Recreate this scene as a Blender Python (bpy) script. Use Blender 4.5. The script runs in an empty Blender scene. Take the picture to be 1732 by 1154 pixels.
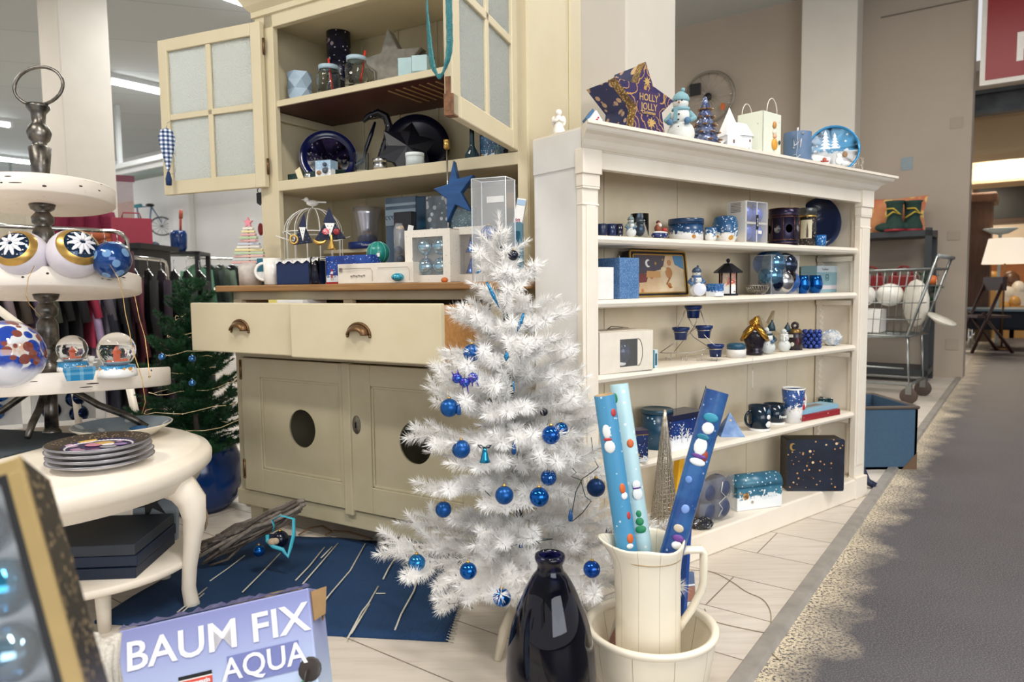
import bpy, bmesh, math, random
from mathutils import Vector, Matrix, Euler
R = math.radians
rnd = random.Random(7)
COL = bpy.context.scene.collection
# ------------------------------------------------------------------ camera
F, CX, CY, CH = 1200., 866., 577., 0.90
PIT = math.atan(92/1200); ROL = R(0.68)
def ray(px, py):
    x = (px-CX)/F; y = -(py-CY)/F
    c, s = math.cos(ROL), math.sin(ROL)
    xr = x*c+y*s; yr = -x*s+y*c
    return (xr, math.cos(PIT)+yr*math.sin(PIT), -math.sin(PIT)+yr*math.cos(PIT))
def onz(px, py, z=0.):
    r = ray(px, py); t = (z-CH)/r[2]; return Vector((r[0]*t, r[1]*t, z))
def at(px, py, Y):
    r = ray(px, py); t = Y/r[1]; return Vector((r[0]*t, Y, CH+r[2]*t))
class Frame:
    "a local frame standing on the floor: x along a front, y towards its back"
    def __init__(s, ox, oy, az):
        s.o = Vector((ox, oy, 0)); a = R(az)
        s.u = Vector((math.sin(a), math.cos(a), 0)); s.v = Vector((-s.u.y, s.u.x, 0))
        s.rz = math.atan2(s.u.y, s.u.x)
    def w(s, u, v, z=0): return s.o+s.u*u+s.v*v+Vector((0, 0, z))
    def uz(s, px, py, v):
        r = ray(px, py); p = s.o+s.v*v
        t = (p.x*s.v.x+p.y*s.v.y)/(r[0]*s.v.x+r[1]*s.v.y)
        q = Vector((r[0]*t, r[1]*t, 0))-s.o
        return q.dot(s.u), CH+r[2]*t
    def spot(s, px, py, v, z):
        u, _ = s.uz(px, py, v); p = s.w(u, v, z); return p, p.y/F
CAB = Frame(-1.055, 2.705, 120.5)
BKC = Frame(0.21, 1.971, 52.3)
BLD = Frame(4.189, 6.554, 126.0)      # back wall: x towards the aisle, y through the wall
# ------------------------------------------------------------------ materials
def lin(h):
    h = h.lstrip('#'); o = []
    for i in (0, 2, 4):
        c = int(h[i:i+2], 16)/255; o.append(c/12.92 if c <= .04045 else ((c+.055)/1.055)**2.4)
    return (*o, 1)
MATS = {}
class NT:
    def __init__(s, name):
        s.m = bpy.data.materials.new(name); s.m.use_nodes = True
        s.t = s.m.node_tree; s.b = s.t.nodes['Principled BSDF']
    def n(s, typ, **kw):
        n = s.t.nodes.new(typ)
        for k, v in kw.items():
            if k.startswith('i_'): n.inputs[k[2:].replace('_', ' ')].default_value = v
            else: setattr(n, k, v)
        return n
    def l(s, a, b): s.t.links.new(a, b)
    def coord(s, scale=(1, 1, 1), rot=(0, 0, 0), loc=(0, 0, 0)):
        c = s.n('ShaderNodeTexCoord'); m = s.n('ShaderNodeMapping')
        m.inputs['Scale'].default_value = scale; m.inputs['Rotation'].default_value = rot; m.inputs['Location'].default_value = loc
        s.l(c.outputs['Object'], m.inputs['Vector']); return m.outputs['Vector']
    def noise(s, vec, scale, detail=3, rough=.55):
        n = s.n('ShaderNodeTexNoise'); n.inputs['Scale'].default_value = scale; n.inputs['Detail'].default_value = detail
        n.inputs['Roughness'].default_value = rough; s.l(vec, n.inputs['Vector']); return n.outputs['Fac']
    def vor(s, vec, scale, out='Distance', rnd=1.):
        n = s.n('ShaderNodeTexVoronoi'); n.inputs['Scale'].default_value = scale; n.inputs['Randomness'].default_value = rnd
        s.l(vec, n.inputs['Vector']); return n.outputs[out]
    def ramp(s, fac, *st, const=False):
        n = s.n('ShaderNodeValToRGB'); e = n.color_ramp.elements
        if const: n.color_ramp.interpolation = 'CONSTANT'
        while len(e) < len(st): e.new(.5)
        for i, (p, c) in enumerate(st):
            e[i].position = p; e[i].color = lin(c) if isinstance(c, str) else (c, c, c, 1)
        s.l(fac, n.inputs['Fac']); return n.outputs['Color']
    def mix(s, fac, a, b, mode='MIX'):
        n = s.n('ShaderNodeMix', data_type='RGBA', blend_type=mode)
        for k, v in ((0, fac), (6, a), (7, b)):
            if isinstance(v, (int, float)): n.inputs[k].default_value = v
            elif isinstance(v, str): n.inputs[k].default_value = lin(v)
            else: s.l(v, n.inputs[k])
        return n.outputs[2]
    def math(s, op, a, b=0.):
        n = s.n('ShaderNodeMath', operation=op)
        for k, v in ((0, a), (1, b)):
            if isinstance(v, (int, float)): n.inputs[k].default_value = v
            else: s.l(v, n.inputs[k])
        return n.outputs[0]
    def sep(s, vec):
        n = s.n('ShaderNodeSeparateXYZ'); s.l(vec, n.inputs[0]); return n.outputs
    def col(s, c):
        if isinstance(c, str): s.b.inputs['Base Color'].default_value = lin(c)
        else: s.l(c, s.b.inputs['Base Color'])
    def bump(s, h, st=.3, dist=.002):
        n = s.n('ShaderNodeBump'); n.inputs['Strength'].default_value = st; n.inputs['Distance'].default_value = dist
        s.l(h, n.inputs['Height']); s.l(n.outputs['Normal'], s.b.inputs['Normal'])
    def fin(s, rough=.5, metal=0., **kw):
        s.b.inputs['Roughness'].default_value = rough; s.b.inputs['Metallic'].default_value = metal
        for k, v in kw.items(): s.b.inputs[k.replace('_', ' ')].default_value = v
        return s.m
def mat(name, c, rough=.5, metal=0., var=.06, scale=30, bump=0., **kw):
    if name in MATS: return MATS[name]
    t = NT(name)
    v = t.coord(); f = t.noise(v, scale)
    m = t.ramp(f, (.25, 1-var*1.6), (.75, 1.)); t.col(t.mix(1., c, m, 'MULTIPLY'))
    if bump: t.bump(f, bump)
    MATS[name] = t.fin(rough, metal, **kw); return MATS[name]
def wood(name, a, b, rough=.6, scale=(2, 30, 30), bump=.1):
    if name in MATS: return MATS[name]
    t = NT(name); v = t.coord(scale); f = t.noise(v, 3, 5)
    t.col(t.ramp(f, (.3, a), (.7, b))); t.bump(f, bump); MATS[name] = t.fin(rough); return MATS[name]
def chalk(name, c, wear='#6b6152', rough=.55, amt=.70, streak=(3, 3, 1), dirt='#b9ab8c', dz=.25):
    "aged paint: slight mottling, thin scuffs of another colour"
    if name in MATS: return MATS[name]
    t = NT(name); v = t.coord(); f = t.noise(v, 7, 4)
    base = t.mix(t.ramp(f, (.42, 0.), (.8, dz)), c, dirt)
    v2 = t.coord(streak); g = t.noise(v2, 22, 6, .7)
    t.col(t.mix(t.ramp(g, (amt, 0.), (amt+.03, .75)), base, wear))
    t.bump(t.noise(v, 90, 3), .08); MATS[name] = t.fin(rough); return MATS[name]
def dots(name, base, dot, scale=60, r=.18, rough=.35, metal=0., base2=None, r2=None, dot2=None):
    "a printed pattern of round specks"
    if name in MATS: return MATS[name]
    t = NT(name); v = t.coord()
    b = base if base2 is None else t.mix(t.ramp(t.noise(v, scale*.25, 4), (.42, 0.), (.58, 1.)), base, base2)
    d = t.vor(v, scale); c = t.mix(t.ramp(d, (r, 1.), (r+.05, 0.)), b, dot)
    if dot2:
        d2 = t.vor(v, scale*.45); c = t.mix(t.ramp(d2, (r2 or r*.8, 1.), ((r2 or r*.8)+.05, 0.)), c, dot2)
    t.col(c); MATS[name] = t.fin(rough, metal); return MATS[name]
def winter(name, z0, h, sky='#1d3f77', sky2='#3f78b5', snow='#e8eef2', fig='#b4552f', rough=.3, amp=.35, scale=40, figs=True):
    "a printed winter picture: night sky with flakes, snowy hills at the bottom, small coloured figures"
    if name in MATS: return MATS[name]
    t = NT(name); v = t.coord(); x, y, z = t.sep(v)
    zz = t.math('DIVIDE', t.math('SUBTRACT', z, z0), h)
    s = t.mix(t.ramp(t.noise(v, scale*.4, 4), (.35, 0.), (.65, 1.)), sky, sky2)
    s = t.mix(t.ramp(t.vor(v, scale*2.2), (.16, 1.), (.22, 0.)), s, '#dfe9f4')
    e = t.math('ADD', zz, t.math('MULTIPLY', t.math('SUBTRACT', t.noise(v, scale*.5, 2), .5), amp*1.6))
    c = t.mix(t.ramp(e, (.34, 1.), (.40, 0.)), s, snow)
    e2 = t.math('ADD', zz, t.math('MULTIPLY', t.math('SUBTRACT', t.noise(v, scale*2.2, 1), .5), amp*2.6))
    c = t.mix(t.ramp(e2, (.40, .8), (.44, 0.)), c, '#f1f3f4')
    if figs:
        g = t.math('MULTIPLY', t.ramp(t.vor(v, scale*.55), (.22, 1.), (.26, 0.)), t.ramp(t.math('ABSOLUTE', t.math('SUBTRACT', zz, .3)), (.22, 1.), (.26, 0.)))
        fc = t.mix(t.ramp(t.noise(v, scale*3, 3), (.45, 0.), (.55, 1.)), fig, '#c99a55')
        c = t.mix(g, c, fc)
    t.col(c); MATS[name] = t.fin(rough); return MATS[name]
def glass(name, c='#ffffff', rough=.02, ior=1.45, alpha=1., bump=None, **kw):
    if name in MATS: return MATS[name]
    t = NT(name); t.col(c)
    if bump: v = t.coord(); t.bump(t.vor(v, bump[0]) if bump[0] > 0 else t.noise(v, -bump[0]), bump[1], .004)
    MATS[name] = t.fin(rough, 0, IOR=ior, Transmission_Weight=1., Alpha=alpha, **kw); return MATS[name]
def frosted(name, c='#eef3f3'):
    "patterned window glass: scatters light through, sparkling relief"
    t = NT(name); t.col(c); v = t.coord(); h = t.vor(v, 170)
    bp = t.n('ShaderNodeBump'); bp.inputs['Strength'].default_value = .9; bp.inputs['Distance'].default_value = .004; t.l(h, bp.inputs['Height']); t.l(bp.outputs[0], t.b.inputs['Normal'])
    tl = t.n('ShaderNodeBsdfTranslucent'); tl.inputs[0].default_value = lin(c); t.l(bp.outputs[0], tl.inputs['Normal'])
    m = t.n('ShaderNodeMixShader'); m.inputs[0].default_value = .75; t.l(t.b.outputs[0], m.inputs[1]); t.l(tl.outputs[0], m.inputs[2])
    t.l(m.outputs[0], t.t.nodes['Material Output'].inputs['Surface']); MATS[name] = t.fin(.25, 0, IOR=1.3, Transmission_Weight=1.); return MATS[name]
def film(name, c='#ffffff', alpha=.16, rough=.08):
    "thin clear plastic: mostly see-through with gloss"
    if name in MATS: return MATS[name]
    t = NT(name); t.b.inputs['Base Color'].default_value = lin(c)
    tr = t.n('ShaderNodeBsdfTransparent'); gl = t.n('ShaderNodeBsdfGlossy'); gl.inputs['Roughness'].default_value = rough
    lw = t.n('ShaderNodeLayerWeight'); lw.inputs['Blend'].default_value = .5
    fr = t.math('ADD', t.math('MULTIPLY', t.math('POWER', lw.outputs['Facing'], 4.), .55), .035)
    m1 = t.n('ShaderNodeMixShader'); m2 = t.n('ShaderNodeMixShader'); m1.inputs[0].default_value = alpha
    t.l(tr.outputs[0], m1.inputs[1]); t.l(t.b.outputs[0], m1.inputs[2])
    t.l(fr, m2.inputs[0]); t.l(m1.outputs[0], m2.inputs[1]); t.l(gl.outputs[0], m2.inputs[2])
    t.l(m2.outputs[0], t.t.nodes['Material Output'].inputs['Surface']); MATS[name] = t.fin(.2); return MATS[name]
def emit(name, c, s):
    if name in MATS: return MATS[name]
    t = NT(name); t.b.inputs['Emission Color'].default_value = lin(c); t.b.inputs['Emission Strength'].default_value = s
    t.col(c); MATS[name] = t.fin(.5); return MATS[name]
# ------------------------------------------------------------------ mesh builder
class MB:
    def __init__(s, T=None): s.V = []; s.Fc = []; s.mi = []; s.sm = []; s.T = T or Matrix()
    def add(s, vs, fs, mi=0, sm=False, T=None):
        T = s.T @ T if T is not None else s.T
        o = len(s.V); s.V += [tuple(T @ Vector(v)) for v in vs]
        for f in fs: s.Fc.append(tuple(o+i for i in f)); s.mi.append(mi); s.sm.append(sm)
        return s
    def box(s, x0, x1, y0, y1, z0, z1, mi=0, T=None):
        v = [(x, y, z) for z in (z0, z1) for y in (y0, y1) for x in (x0, x1)]
        return s.add(v, [(0, 2, 3, 1), (4, 5, 7, 6), (0, 1, 5, 4), (2, 6, 7, 3), (0, 4, 6, 2), (1, 3, 7, 5)], mi, False, T)
    def lathe(s, prof, n=24, mi=0, c=(0, 0, 0), T=None, sm=True, ang=math.tau, cap=True):
        vs = []; fs = []; full = ang > 6.28
        m = n if full else n+1
        for r, z in prof:
            for i in range(m):
                a = ang*i/n; vs.append((c[0]+r*math.cos(a), c[1]+r*math.sin(a), c[2]+z))
        for j in range(len(prof)-1):
            for i in range(n):
                i2 = (i+1) % m if full else i+1
                fs.append((j*m+i, j*m+i2, (j+1)*m+i2, (j+1)*m+i))
        if full and cap:
            if prof[0][0] > 1e-6: fs.append(tuple(reversed(range(m))))
            if prof[-1][0] > 1e-6: fs.append(tuple((len(prof)-1)*m+i for i in range(m)))
        return s.add(vs, fs, mi, sm, T)
    def cyl(s, c, r, h, n=20, mi=0, r2=None, T=None, sm=True): return s.lathe([(r, 0), (r if r2 is None else r2, h)], n, mi, c, T, sm)
    def sph(s, c, r, n=20, mi=0, sc=(1, 1, 1), T=None):
        m = max(6, n//2); vs = []; fs = []
        for j in range(m+1):
            th = math.pi*j/m
            for i in range(n):
                a = math.tau*i/n; vs.append((c[0]+r*sc[0]*math.sin(th)*math.cos(a), c[1]+r*sc[1]*math.sin(th)*math.sin(a), c[2]-r*sc[2]*math.cos(th)))
        for j in range(m):
            for i in range(n): fs.append((j*n+i, j*n+(i+1) % n, (j+1)*n+(i+1) % n, (j+1)*n+i))
        return s.add(vs, fs, mi, True, T)
    def tube(s, pts, r, n=8, mi=0, closed=False, T=None, flat=1.):
        pts = [Vector(p) for p in pts]; m = len(pts); rs = r if isinstance(r, (list, tuple)) else [r]*m
        vs = []; fs = []; up = None
        for k in range(m):
            a = pts[(k-1) % m] if (closed or k > 0) else pts[k]; b = pts[(k+1) % m] if (closed or k < m-1) else pts[k]
            d = (b-a)
            if d.length < 1e-9: d = Vector((0, 0, 1))
            d.normalize()
            if up is None: up = Vector((0, 0, 1)) if abs(d.z) < .9 else Vector((1, 0, 0))
            x = d.cross(up)
            if x.length < 1e-5: x = d.orthogonal()
            x.normalize(); y = x.cross(d); up = y
            for i in range(n):
                t = math.tau*i/n; vs.append(tuple(pts[k]+x*(rs[k]*math.cos(t))+y*(rs[k]*flat*math.sin(t))))
        for k in range(m if closed else m-1):
            k2 = (k+1) % m
            for i in range(n): fs.append((k*n+i, k*n+(i+1) % n, k2*n+(i+1) % n, k2*n+i))
        if not closed: fs.append(tuple(reversed(range(n)))); fs.append(tuple((m-1)*n+i for i in range(n)))
        return s.add(vs, fs, mi, True, T)
    def prism(s, poly, y0, y1, mi=0, T=None, sm=False):
        "polygon in x,z pushed along y"
        n = len(poly); vs = [(x, y0, z) for x, z in poly]+[(x, y1, z) for x, z in poly]
        fs = [tuple(range(n)), tuple(reversed(range(n, 2*n)))]
        fs += [((i+1) % n, i, n+i, n+(i+1) % n) for i in range(n)]
        return s.add(vs, fs, mi, sm, T)
    def slab(s, poly, z0, z1, mi=0, T=None, sm=False):
        "polygon in x,y pushed along z"
        n = len(poly); vs = [(x, y, z0) for x, y in poly]+[(x, y, z1) for x, y in poly]
        fs = [tuple(reversed(range(n))), tuple(range(n, 2*n))]+[(i, (i+1) % n, n+(i+1) % n, n+i) for i in range(n)]
        return s.add(vs, fs, mi, sm, T)
    def build(s, name, mats, parent=None, loc=None, rz=0, rot=None, bev=0., tri=False, wn=False):
        me = bpy.data.meshes.new(name); me.from_pydata(s.V, [], s.Fc)
        for m in (mats if isinstance(mats, (list, tuple)) else [mats]): me.materials.append(m)
        me.polygons.foreach_set('material_index', s.mi); me.polygons.foreach_set('use_smooth', s.sm)
        me.update(); o = bpy.data.objects.new(name, me); COL.objects.link(o)
        if parent: o.parent = parent
        if loc is not None: o.location = loc
        o.rotation_euler = rot if rot is not None else (0, 0, rz)
        if bev:
            b = o.modifiers.new('bevel', 'BEVEL'); b.width = bev; b.segments = 2; b.limit_method = 'ANGLE'; b.angle_limit = R(40)
        return o
def tag(o, label, cat, group=None, kind=None):
    if label: o['label'] = label
    if cat: o['category'] = cat
    if group: o['group'] = group
    if kind: o['kind'] = kind
    return o
def struct(o): o['kind'] = 'structure'; return o
def thing(name, label, cat, loc=(0, 0, 0), rz=0., group=None, rot=None):
    o = bpy.data.objects.new(name, None); COL.objects.link(o); o.empty_display_size = .05
    o.location = loc; o.rotation_euler = rot or (0, 0, rz); return tag(o, label, cat, group)
def copy_tree(o, parent=None):
    c = o.copy(); COL.objects.link(c); c.parent = parent
    for ch in [x for x in bpy.data.objects if x.parent == o]: copy_tree(ch, c)
    return c
def text(s, size, m, parent, loc, rot=(R(90), 0, 0), ext=.0004, align='CENTER', bold=0., name='lettering', shear=0., sx=1.):
    cu = bpy.data.curves.new(name, 'FONT'); cu.body = s; cu.size = size; cu.extrude = ext; cu.align_x = align; cu.align_y = 'CENTER'
    cu.offset = bold; cu.shear = shear; cu.resolution_u = 3
    tmp = bpy.data.objects.new('tmp', cu); COL.objects.link(tmp)
    bpy.context.view_layer.update()
    me = bpy.data.meshes.new_from_object(tmp.evaluated_get(bpy.context.evaluated_depsgraph_get()))
    bpy.data.objects.remove(tmp); bpy.data.curves.remove(cu)
    me.materials.clear(); me.materials.append(m); me.name = name
    o = bpy.data.objects.new(name, me); COL.objects.link(o); o.parent = parent; o.location = loc; o.rotation_euler = rot; o.scale = (sx, 1, 1)
    return o
def starpoly(Ro, ri, n=5, a0=90, cx=0, cz=0):
    return [(cx+(Ro if k % 2 == 0 else ri)*math.cos(R(a0+180*k/n)), cz+(Ro if k % 2 == 0 else ri)*math.sin(R(a0+180*k/n))) for k in range(2*n)]
def rrect(x0, x1, z0, z1, r, n=4):
    p = []
    for cx, cz, a in ((x1-r, z1-r, 0), (x0+r, z1-r, 90), (x0+r, z0+r, 180), (x1-r, z0+r, 270)):
        for k in range(n+1): p.append((cx+r*math.cos(R(a+90*k/n)), cz+r*math.sin(R(a+90*k/n))))
    return p
def arc(c, r, a0, a1, n=10, plane='xz', y=0.):
    o = []
    for k in range(n+1):
        a = R(a0+(a1-a0)*k/n); p, q = c[0]+r*math.cos(a), c[1]+r*math.sin(a)
        o.append((p, y, q) if plane == 'xz' else (p, q, y))
    return o
# common materials
cream = chalk('cream_paint', '#cfc3a4', '#7d6a4a', .5, .73, dirt='#b8a980')
cream_d = chalk('cream_paint_doors', '#bdb396', '#7d6a4a', .5, .72, dirt='#a3976f', dz=.45)
white = chalk('white_furniture_paint', '#ece3d4', '#8f7d62', .45, .76, dirt='#ddd0ba', dz=.5)
sidew = chalk('pale_grey_side_paint', '#e2e0dc', '#9b968e', .5, .78, dirt='#d3d0c8', dz=.5)
rustic = chalk('distressed_white_wood', '#ece3d8', '#4b4036', .55, .655, streak=(2, 2, 16), dirt='#ddcfbd', dz=.5)
brownw = wood('brown_board', '#8a6238', '#a77e4e', .55)
raww = wood('raw_drawer_wood', '#a8733c', '#c08d52', .6)
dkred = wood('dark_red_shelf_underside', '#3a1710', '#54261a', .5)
dark = mat('dark_interior', '#15110d', .8)
brass = mat('antique_brass', '#6f5338', .4, .8, bump=.2)
gold = mat('gold_metal', '#c9a25a', .3, .85)
goldm = mat('muted_gold_card', '#b39763', .45, .4)
silver = mat('silver_metal', '#c9c9c9', .22, 1.)
chrome = mat('chrome_tube', '#d4d4d0', .12, 1.)
blk = mat('black_paint', '#131316', .45)
wht = mat('plain_white', '#efeeea', .5)
wht_gl = mat('white_glazed_ceramic', '#efece4', .15)
ivory = mat('ivory_glaze', '#efe6d2', .18, var=.03, scale=8)
mblue = mat('matte_blue_bauble', '#0b4f93', .32, .55, var=.03)
gblue = mat('glossy_blue_bauble', '#0f58a6', .06, .8, var=.03)
navy = mat('navy_card', '#0c1f44', .4, var=.08)
navyg = mat('navy_gloss', '#070d24', .2, var=.03)
teal = mat('teal_card', '#1d6a83', .45)
lblue = mat('light_blue_ceramic', '#a6bbcd', .4)
iceb = mat('icy_blue_glass', '#5d86a6', .08, .75, var=.05)
clear = film('clear_plastic', alpha=.05)
clear2 = film('clear_plastic_hazy', '#e9edf2', .18, .15)
red = mat('red_print', '#b8202a', .4)
orange = mat('orange_print', '#d06a2c', .45)
paperw = mat('white_paper', '#f0eee9', .7)
# ================================================================== THE SETTING
def floor_build():
    d = Vector((math.sin(R(36)), math.cos(R(36)), 0)); n = Vector((d.y, -d.x, 0)); e = Vector((0.492, 1.544, 0))
    A = lambda s, t: tuple(e+d*s+n*t)
    t = NT('whitewashed_planks'); v = t.coord((1, 1, 1), (0, 0, R(-(90-126)))) 
    br = t.n('ShaderNodeTexBrick'); br.offset = .37; br.squash = 1
    for k, q in dict(Scale=1., Mortar_Size=.0022, Mortar_Smooth=.1, Bias=0., Brick_Width=1.9, Row_Height=.235).items(): br.inputs[k.replace('_', ' ')].default_value = q
    br.inputs['Color1'].default_value = lin('#d6cec3'); br.inputs['Color2'].default_value = lin('#cdc3b6'); br.inputs['Mortar'].default_value = lin('#7d7265')
    t.l(v, br.inputs['Vector'])
    v2 = t.coord((1.4, 16, 1), (0, 0, R(36))); g = t.noise(v2, 3, 6, .65)
    c = t.mix(t.ramp(g, (.45, 0.), (.75, .55)), br.outputs['Color'], '#b1a594')
    c = t.mix(t.ramp(t.noise(v2, 9, 4, .7), (.715, 0.), (.735, .8)), c, '#6d5f4f')
    c = t.mix(t.ramp(t.noise(t.coord(), 55, 3, .8), (.74, 0.), (.76, .9)), c, '#57483a')
    t.col(c); t.bump(br.outputs['Fac'], .4, -.002); planks = t.fin(.5)
    t = NT('speckled_grey_floor'); v = t.coord(); x, y, z = t.sep(t.coord((1, 1, 1), (0, 0, R(36)), ))
    f = t.noise(v, 260, 2, .7); c = t.ramp(f, (.42, '#343236'), (.52, '#4a484d'), (.64, '#6e6c70'))
    c = t.mix(t.ramp(t.noise(v, 3, 3), (.4, 0.), (.7, .35)), c, '#59575d')
    # sand and plaster grit lying in a band along the metal edge
    dist = t.math('SUBTRACT', x, (e.x*math.cos(R(36))-e.y*math.sin(R(36)))+.045)
    band = t.ramp(t.math('ADD', t.math('MULTIPLY', dist, 3.2), t.math('MULTIPLY', t.math('SUBTRACT', t.noise(v, 5, 3), .5), .9)), (.0, 1.), (.42, 0.), (1., 0.))
    c = t.mix(t.math('MULTIPLY', band, t.ramp(t.noise(v, 120, 3, .75), (.42, 0.), (.52, 1.))), c, '#d6c8ad')
    c = t.mix(t.ramp(t.noise(v, 40, 4, .8), (.73, 0.), (.745, .9)), c, '#c9bda8')
    t.col(c); t.bump(f, .25, .002); aisle = t.fin(.55)
    b = MB(); b.add([A(-6, 0), A(-6, -16), A(20, -16), A(20, 0)], [(0, 3, 2, 1)], 0)
    b.add([A(-6, .0), A(-6, 9), A(22, 9), A(22, 0)], [(0, 1, 2, 3)], 1)
    o = struct(b.build('floor', [planks, aisle]))
    for p in o.data.polygons:
        if p.normal.z < 0: p.flip()
    bm = MB(); bm.add([A(-6, -.012), A(-6, -.004), A(-6, .03), A(-6, .038), A(6.22, -.012), A(6.22, -.004), A(6.22, .03), A(6.22, .038)], [], 0)
    vs = [Vector(q) for q in bm.V]
    for i in (1, 2, 5, 6): vs[i].z = .012
    for i in (0, 4): vs[i].z = .0005
    for i in (3, 7): vs[i].z = -.0
    bm = MB(); bm.add([tuple(q) for q in vs], [(0, 4, 5, 1), (1, 5, 6, 2), (2, 6, 7, 3), (0, 1, 2, 3), (4, 7, 6, 5)], 0)
    struct(bm.build('trim_1', mat('worn_steel_edge', '#a8a29b', .5, .25, var=.2, scale=14)))
floor_build()
wall_b = mat('beige_wall_paint', '#a99c8d', .8, var=.05, scale=2)
wall_w = mat('white_wall_paint', '#dcdad6', .8, var=.04, scale=2)
col_w = mat('column_paint', '#d6cfc3', .7, var=.05, scale=3)
W = Matrix.Translation(BLD.o) @ Matrix.Rotation(BLD.rz, 4, 'Z')
def lbox(name, m, x0, x1, y0, y1, z0, z1, bev=0, T=W):
    b = MB(); b.box(x0, x1, y0, y1, z0, z1); o = b.build(name, m, bev=bev); o.matrix_world = T; return o
CEIL = 3.77
struct(lbox('wall_back', wall_b, -6.2, 0, 0, .28, 0, CEIL))
struct(lbox('wall_rear', wall_w, -24, -6.2, 0, .28, 0, CEIL))
t = NT('ceiling_plaster'); v = t.coord((1, 1, 1), (0, 0, R(36)))
br = t.n('ShaderNodeTexBrick')
for k, q in dict(Scale=1., Mortar_Size=.008, Brick_Width=1.25, Row_Height=6.2, Mortar_Smooth=.3).items(): br.inputs[k.replace('_', ' ')].default_value = q
br.inputs['Color1'].default_value = lin('#b4b7b4'); br.inputs['Color2'].default_value = lin('#aeb1ae'); br.inputs['Mortar'].default_value = lin('#8f918f')
t.l(v, br.inputs['Vector']); t.col(br.outputs['Color']); ceil_m = t.fin(.8)
b = MB(); b.box(-25, 12, -14, .28, CEIL, CEIL+.2); o = struct(b.build('ceiling', ceil_m)); o.matrix_world = W
# columns
def column(name, px, Y, w, d, label=None):
    p = at(px, 300, Y)
    T = Matrix.Translation((p.x, p.y, 0)) @ Matrix.Rotation(BLD.rz, 4, 'Z')
    return struct(lbox(name, col_w, -w, 0, 0, d, 0, CEIL, .008, T))
column('trim_2', 113, 6.3, .40, .42)
column('trim_3', 1060, 3.0, .5, .5)
struct(lbox('trim_4', col_w, -1.42, -.92, -.29, 0, 0, CEIL, .01))
struct(lbox('trim_5', wall_w, -13.45, -12.85, -.12, 0, 0, CEIL, .01))
# pipe duct and beam at left under the ceiling
b = MB(); b.tube([(-24, -1.3, 2.95), (-8.5, -1.3, 2.95)], .09, 12, 0)
for x in (-18, -14, -11): b.box(x-.02, x+.02, -1.32, -1.28, 3.0, CEIL-.005)
o = tag(b.build('ceiling_pipe', mat('green_grey_pipe', '#7e8a84', .5)), 'long grey-green pipe hung under the ceiling behind the left column', 'pipe'); o.matrix_world = W
b = MB(); b.box(-24, -8.5, -2.35, -2.2, 2.78, 2.85); b.box(-24, -8.5, -2.3, -2.25, 2.7, 2.78)
for x in (-17, -13.2, -11): b.box(x-.03, x+.03, -2.3, -2.24, 2.85, CEIL-.005)
o = tag(b.build('cable_tray', mat('pale_metal_tray', '#c9ccca', .5)), 'pale metal cable tray hung under the ceiling below the grey-green pipe', 'cable tray'); o.matrix_world = W
# wall details: shallow outlines of old openings, crack, blue tape mark
lb = mat('beige_wall_paint_patch', '#a09384', .8, var=.03, scale=2)
for (px, py, w, h) in ((1618, 208, .1, .1), (1613, 399, .1, .08), (1610, 583, .1, .1)):
    u, z = BLD.uz(px, py, 0)
    b = MB(); T0 = [(-w/2, -h/2), (w/2, -h/2), (w/2, h/2), (-w/2, h/2)]
    b.box(-w/2, w/2, -.004, 0, -h/2, h/2); o = struct(b.build('trim_6', lb, bev=.002)); o.matrix_world = W @ Matrix.Translation((u, -.0015, z))
u, z = BLD.uz(1534, 277, 0); b = MB(); b.box(-.05, .05, -.004, 0, -.06, .06)
o = tag(b.build('wall_note', mat('pale_blue_note', '#8d9aa0', .8)), 'small pale blue paper square stuck high on the beige wall', 'note'); o.matrix_world = W @ Matrix.Translation((u, -.001, z))
u0, z0 = BLD.uz(1490, 30, 0); u1, z1 = BLD.uz(1648, 8, 0)
b = MB(); b.box(u0, u1, -.006, 0, z0-.006, z0+.006); o = struct(b.build('trim_7', mat('joint_line', '#6e6459', .8))); o.matrix_world = W
# ------------------------------------------------------------------ corridor beyond the opening
cor_w = mat('corridor_wall', '#d9c9b0', .8, var=.05, scale=2)
struct(lbox('wall_corridor', cor_w, -3, 9, 10, 10.2, 0, CEIL))
b = MB(); b.box(-3, 9, .9, 10.2, 3.0, 3.1); o = struct(b.build('ceiling', mat('corridor_ceiling', '#d5cabd', .8, var=.03, scale=2))); o.matrix_world = W
b = MB(); b.box(-3, 9, 3.2, 3.9, 2.5, 3.0); b.box(-3, 9, 5.6, 6.3, 2.4, 3.0); o = struct(b.build('trim_8', mat('warm_beam', '#d9c19b', .8, var=.04, scale=2), bev=.06)); o.matrix_world = W
p = at(1651, 300, 6.45)
b = MB(); b.box(-.0, 1.6, -.03, .03, 0, 1.1, 0); b.box(.04, 1.56, -.034, -.03, .04, 1.05, 1)
sg = tag(b.build('hanging_sign', [mat('sign_white_edge', '#e3ddd4', .5), mat('sign_red', '#8c0a10', .4)]), 'large red sign with white border hanging over the aisle, first letter K', 'sign')
zb = at(1650, 147, 6.45).z; sg.location = (p.x, p.y, zb); sg.rotation_euler = (0, 0, BLD.rz)
text('K', .33, mat('sign_letter_white', '#efe9e0', .5), sg, (.245, -.036, .27), bold=.008, align='LEFT')
b = MB(); b.box(-.05, 4, .0, .16, 0, .04); b.box(-.05, 4, .0, .16, .2, .24); b.box(-.05, 4, .05, .09, .03, .21)
bl = at(1650, 196, 7.4); bo = tag(b.build('steel_beam', mat('blue_grey_steel', '#5f6468', .5, .4, var=.3, scale=6)), 'blue-grey steel beam crossing the aisle below the red sign', 'beam'); bo.location = (bl.x-.1, bl.y, bl.z); bo.rotation_euler = (0, 0, BLD.rz)
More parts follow.
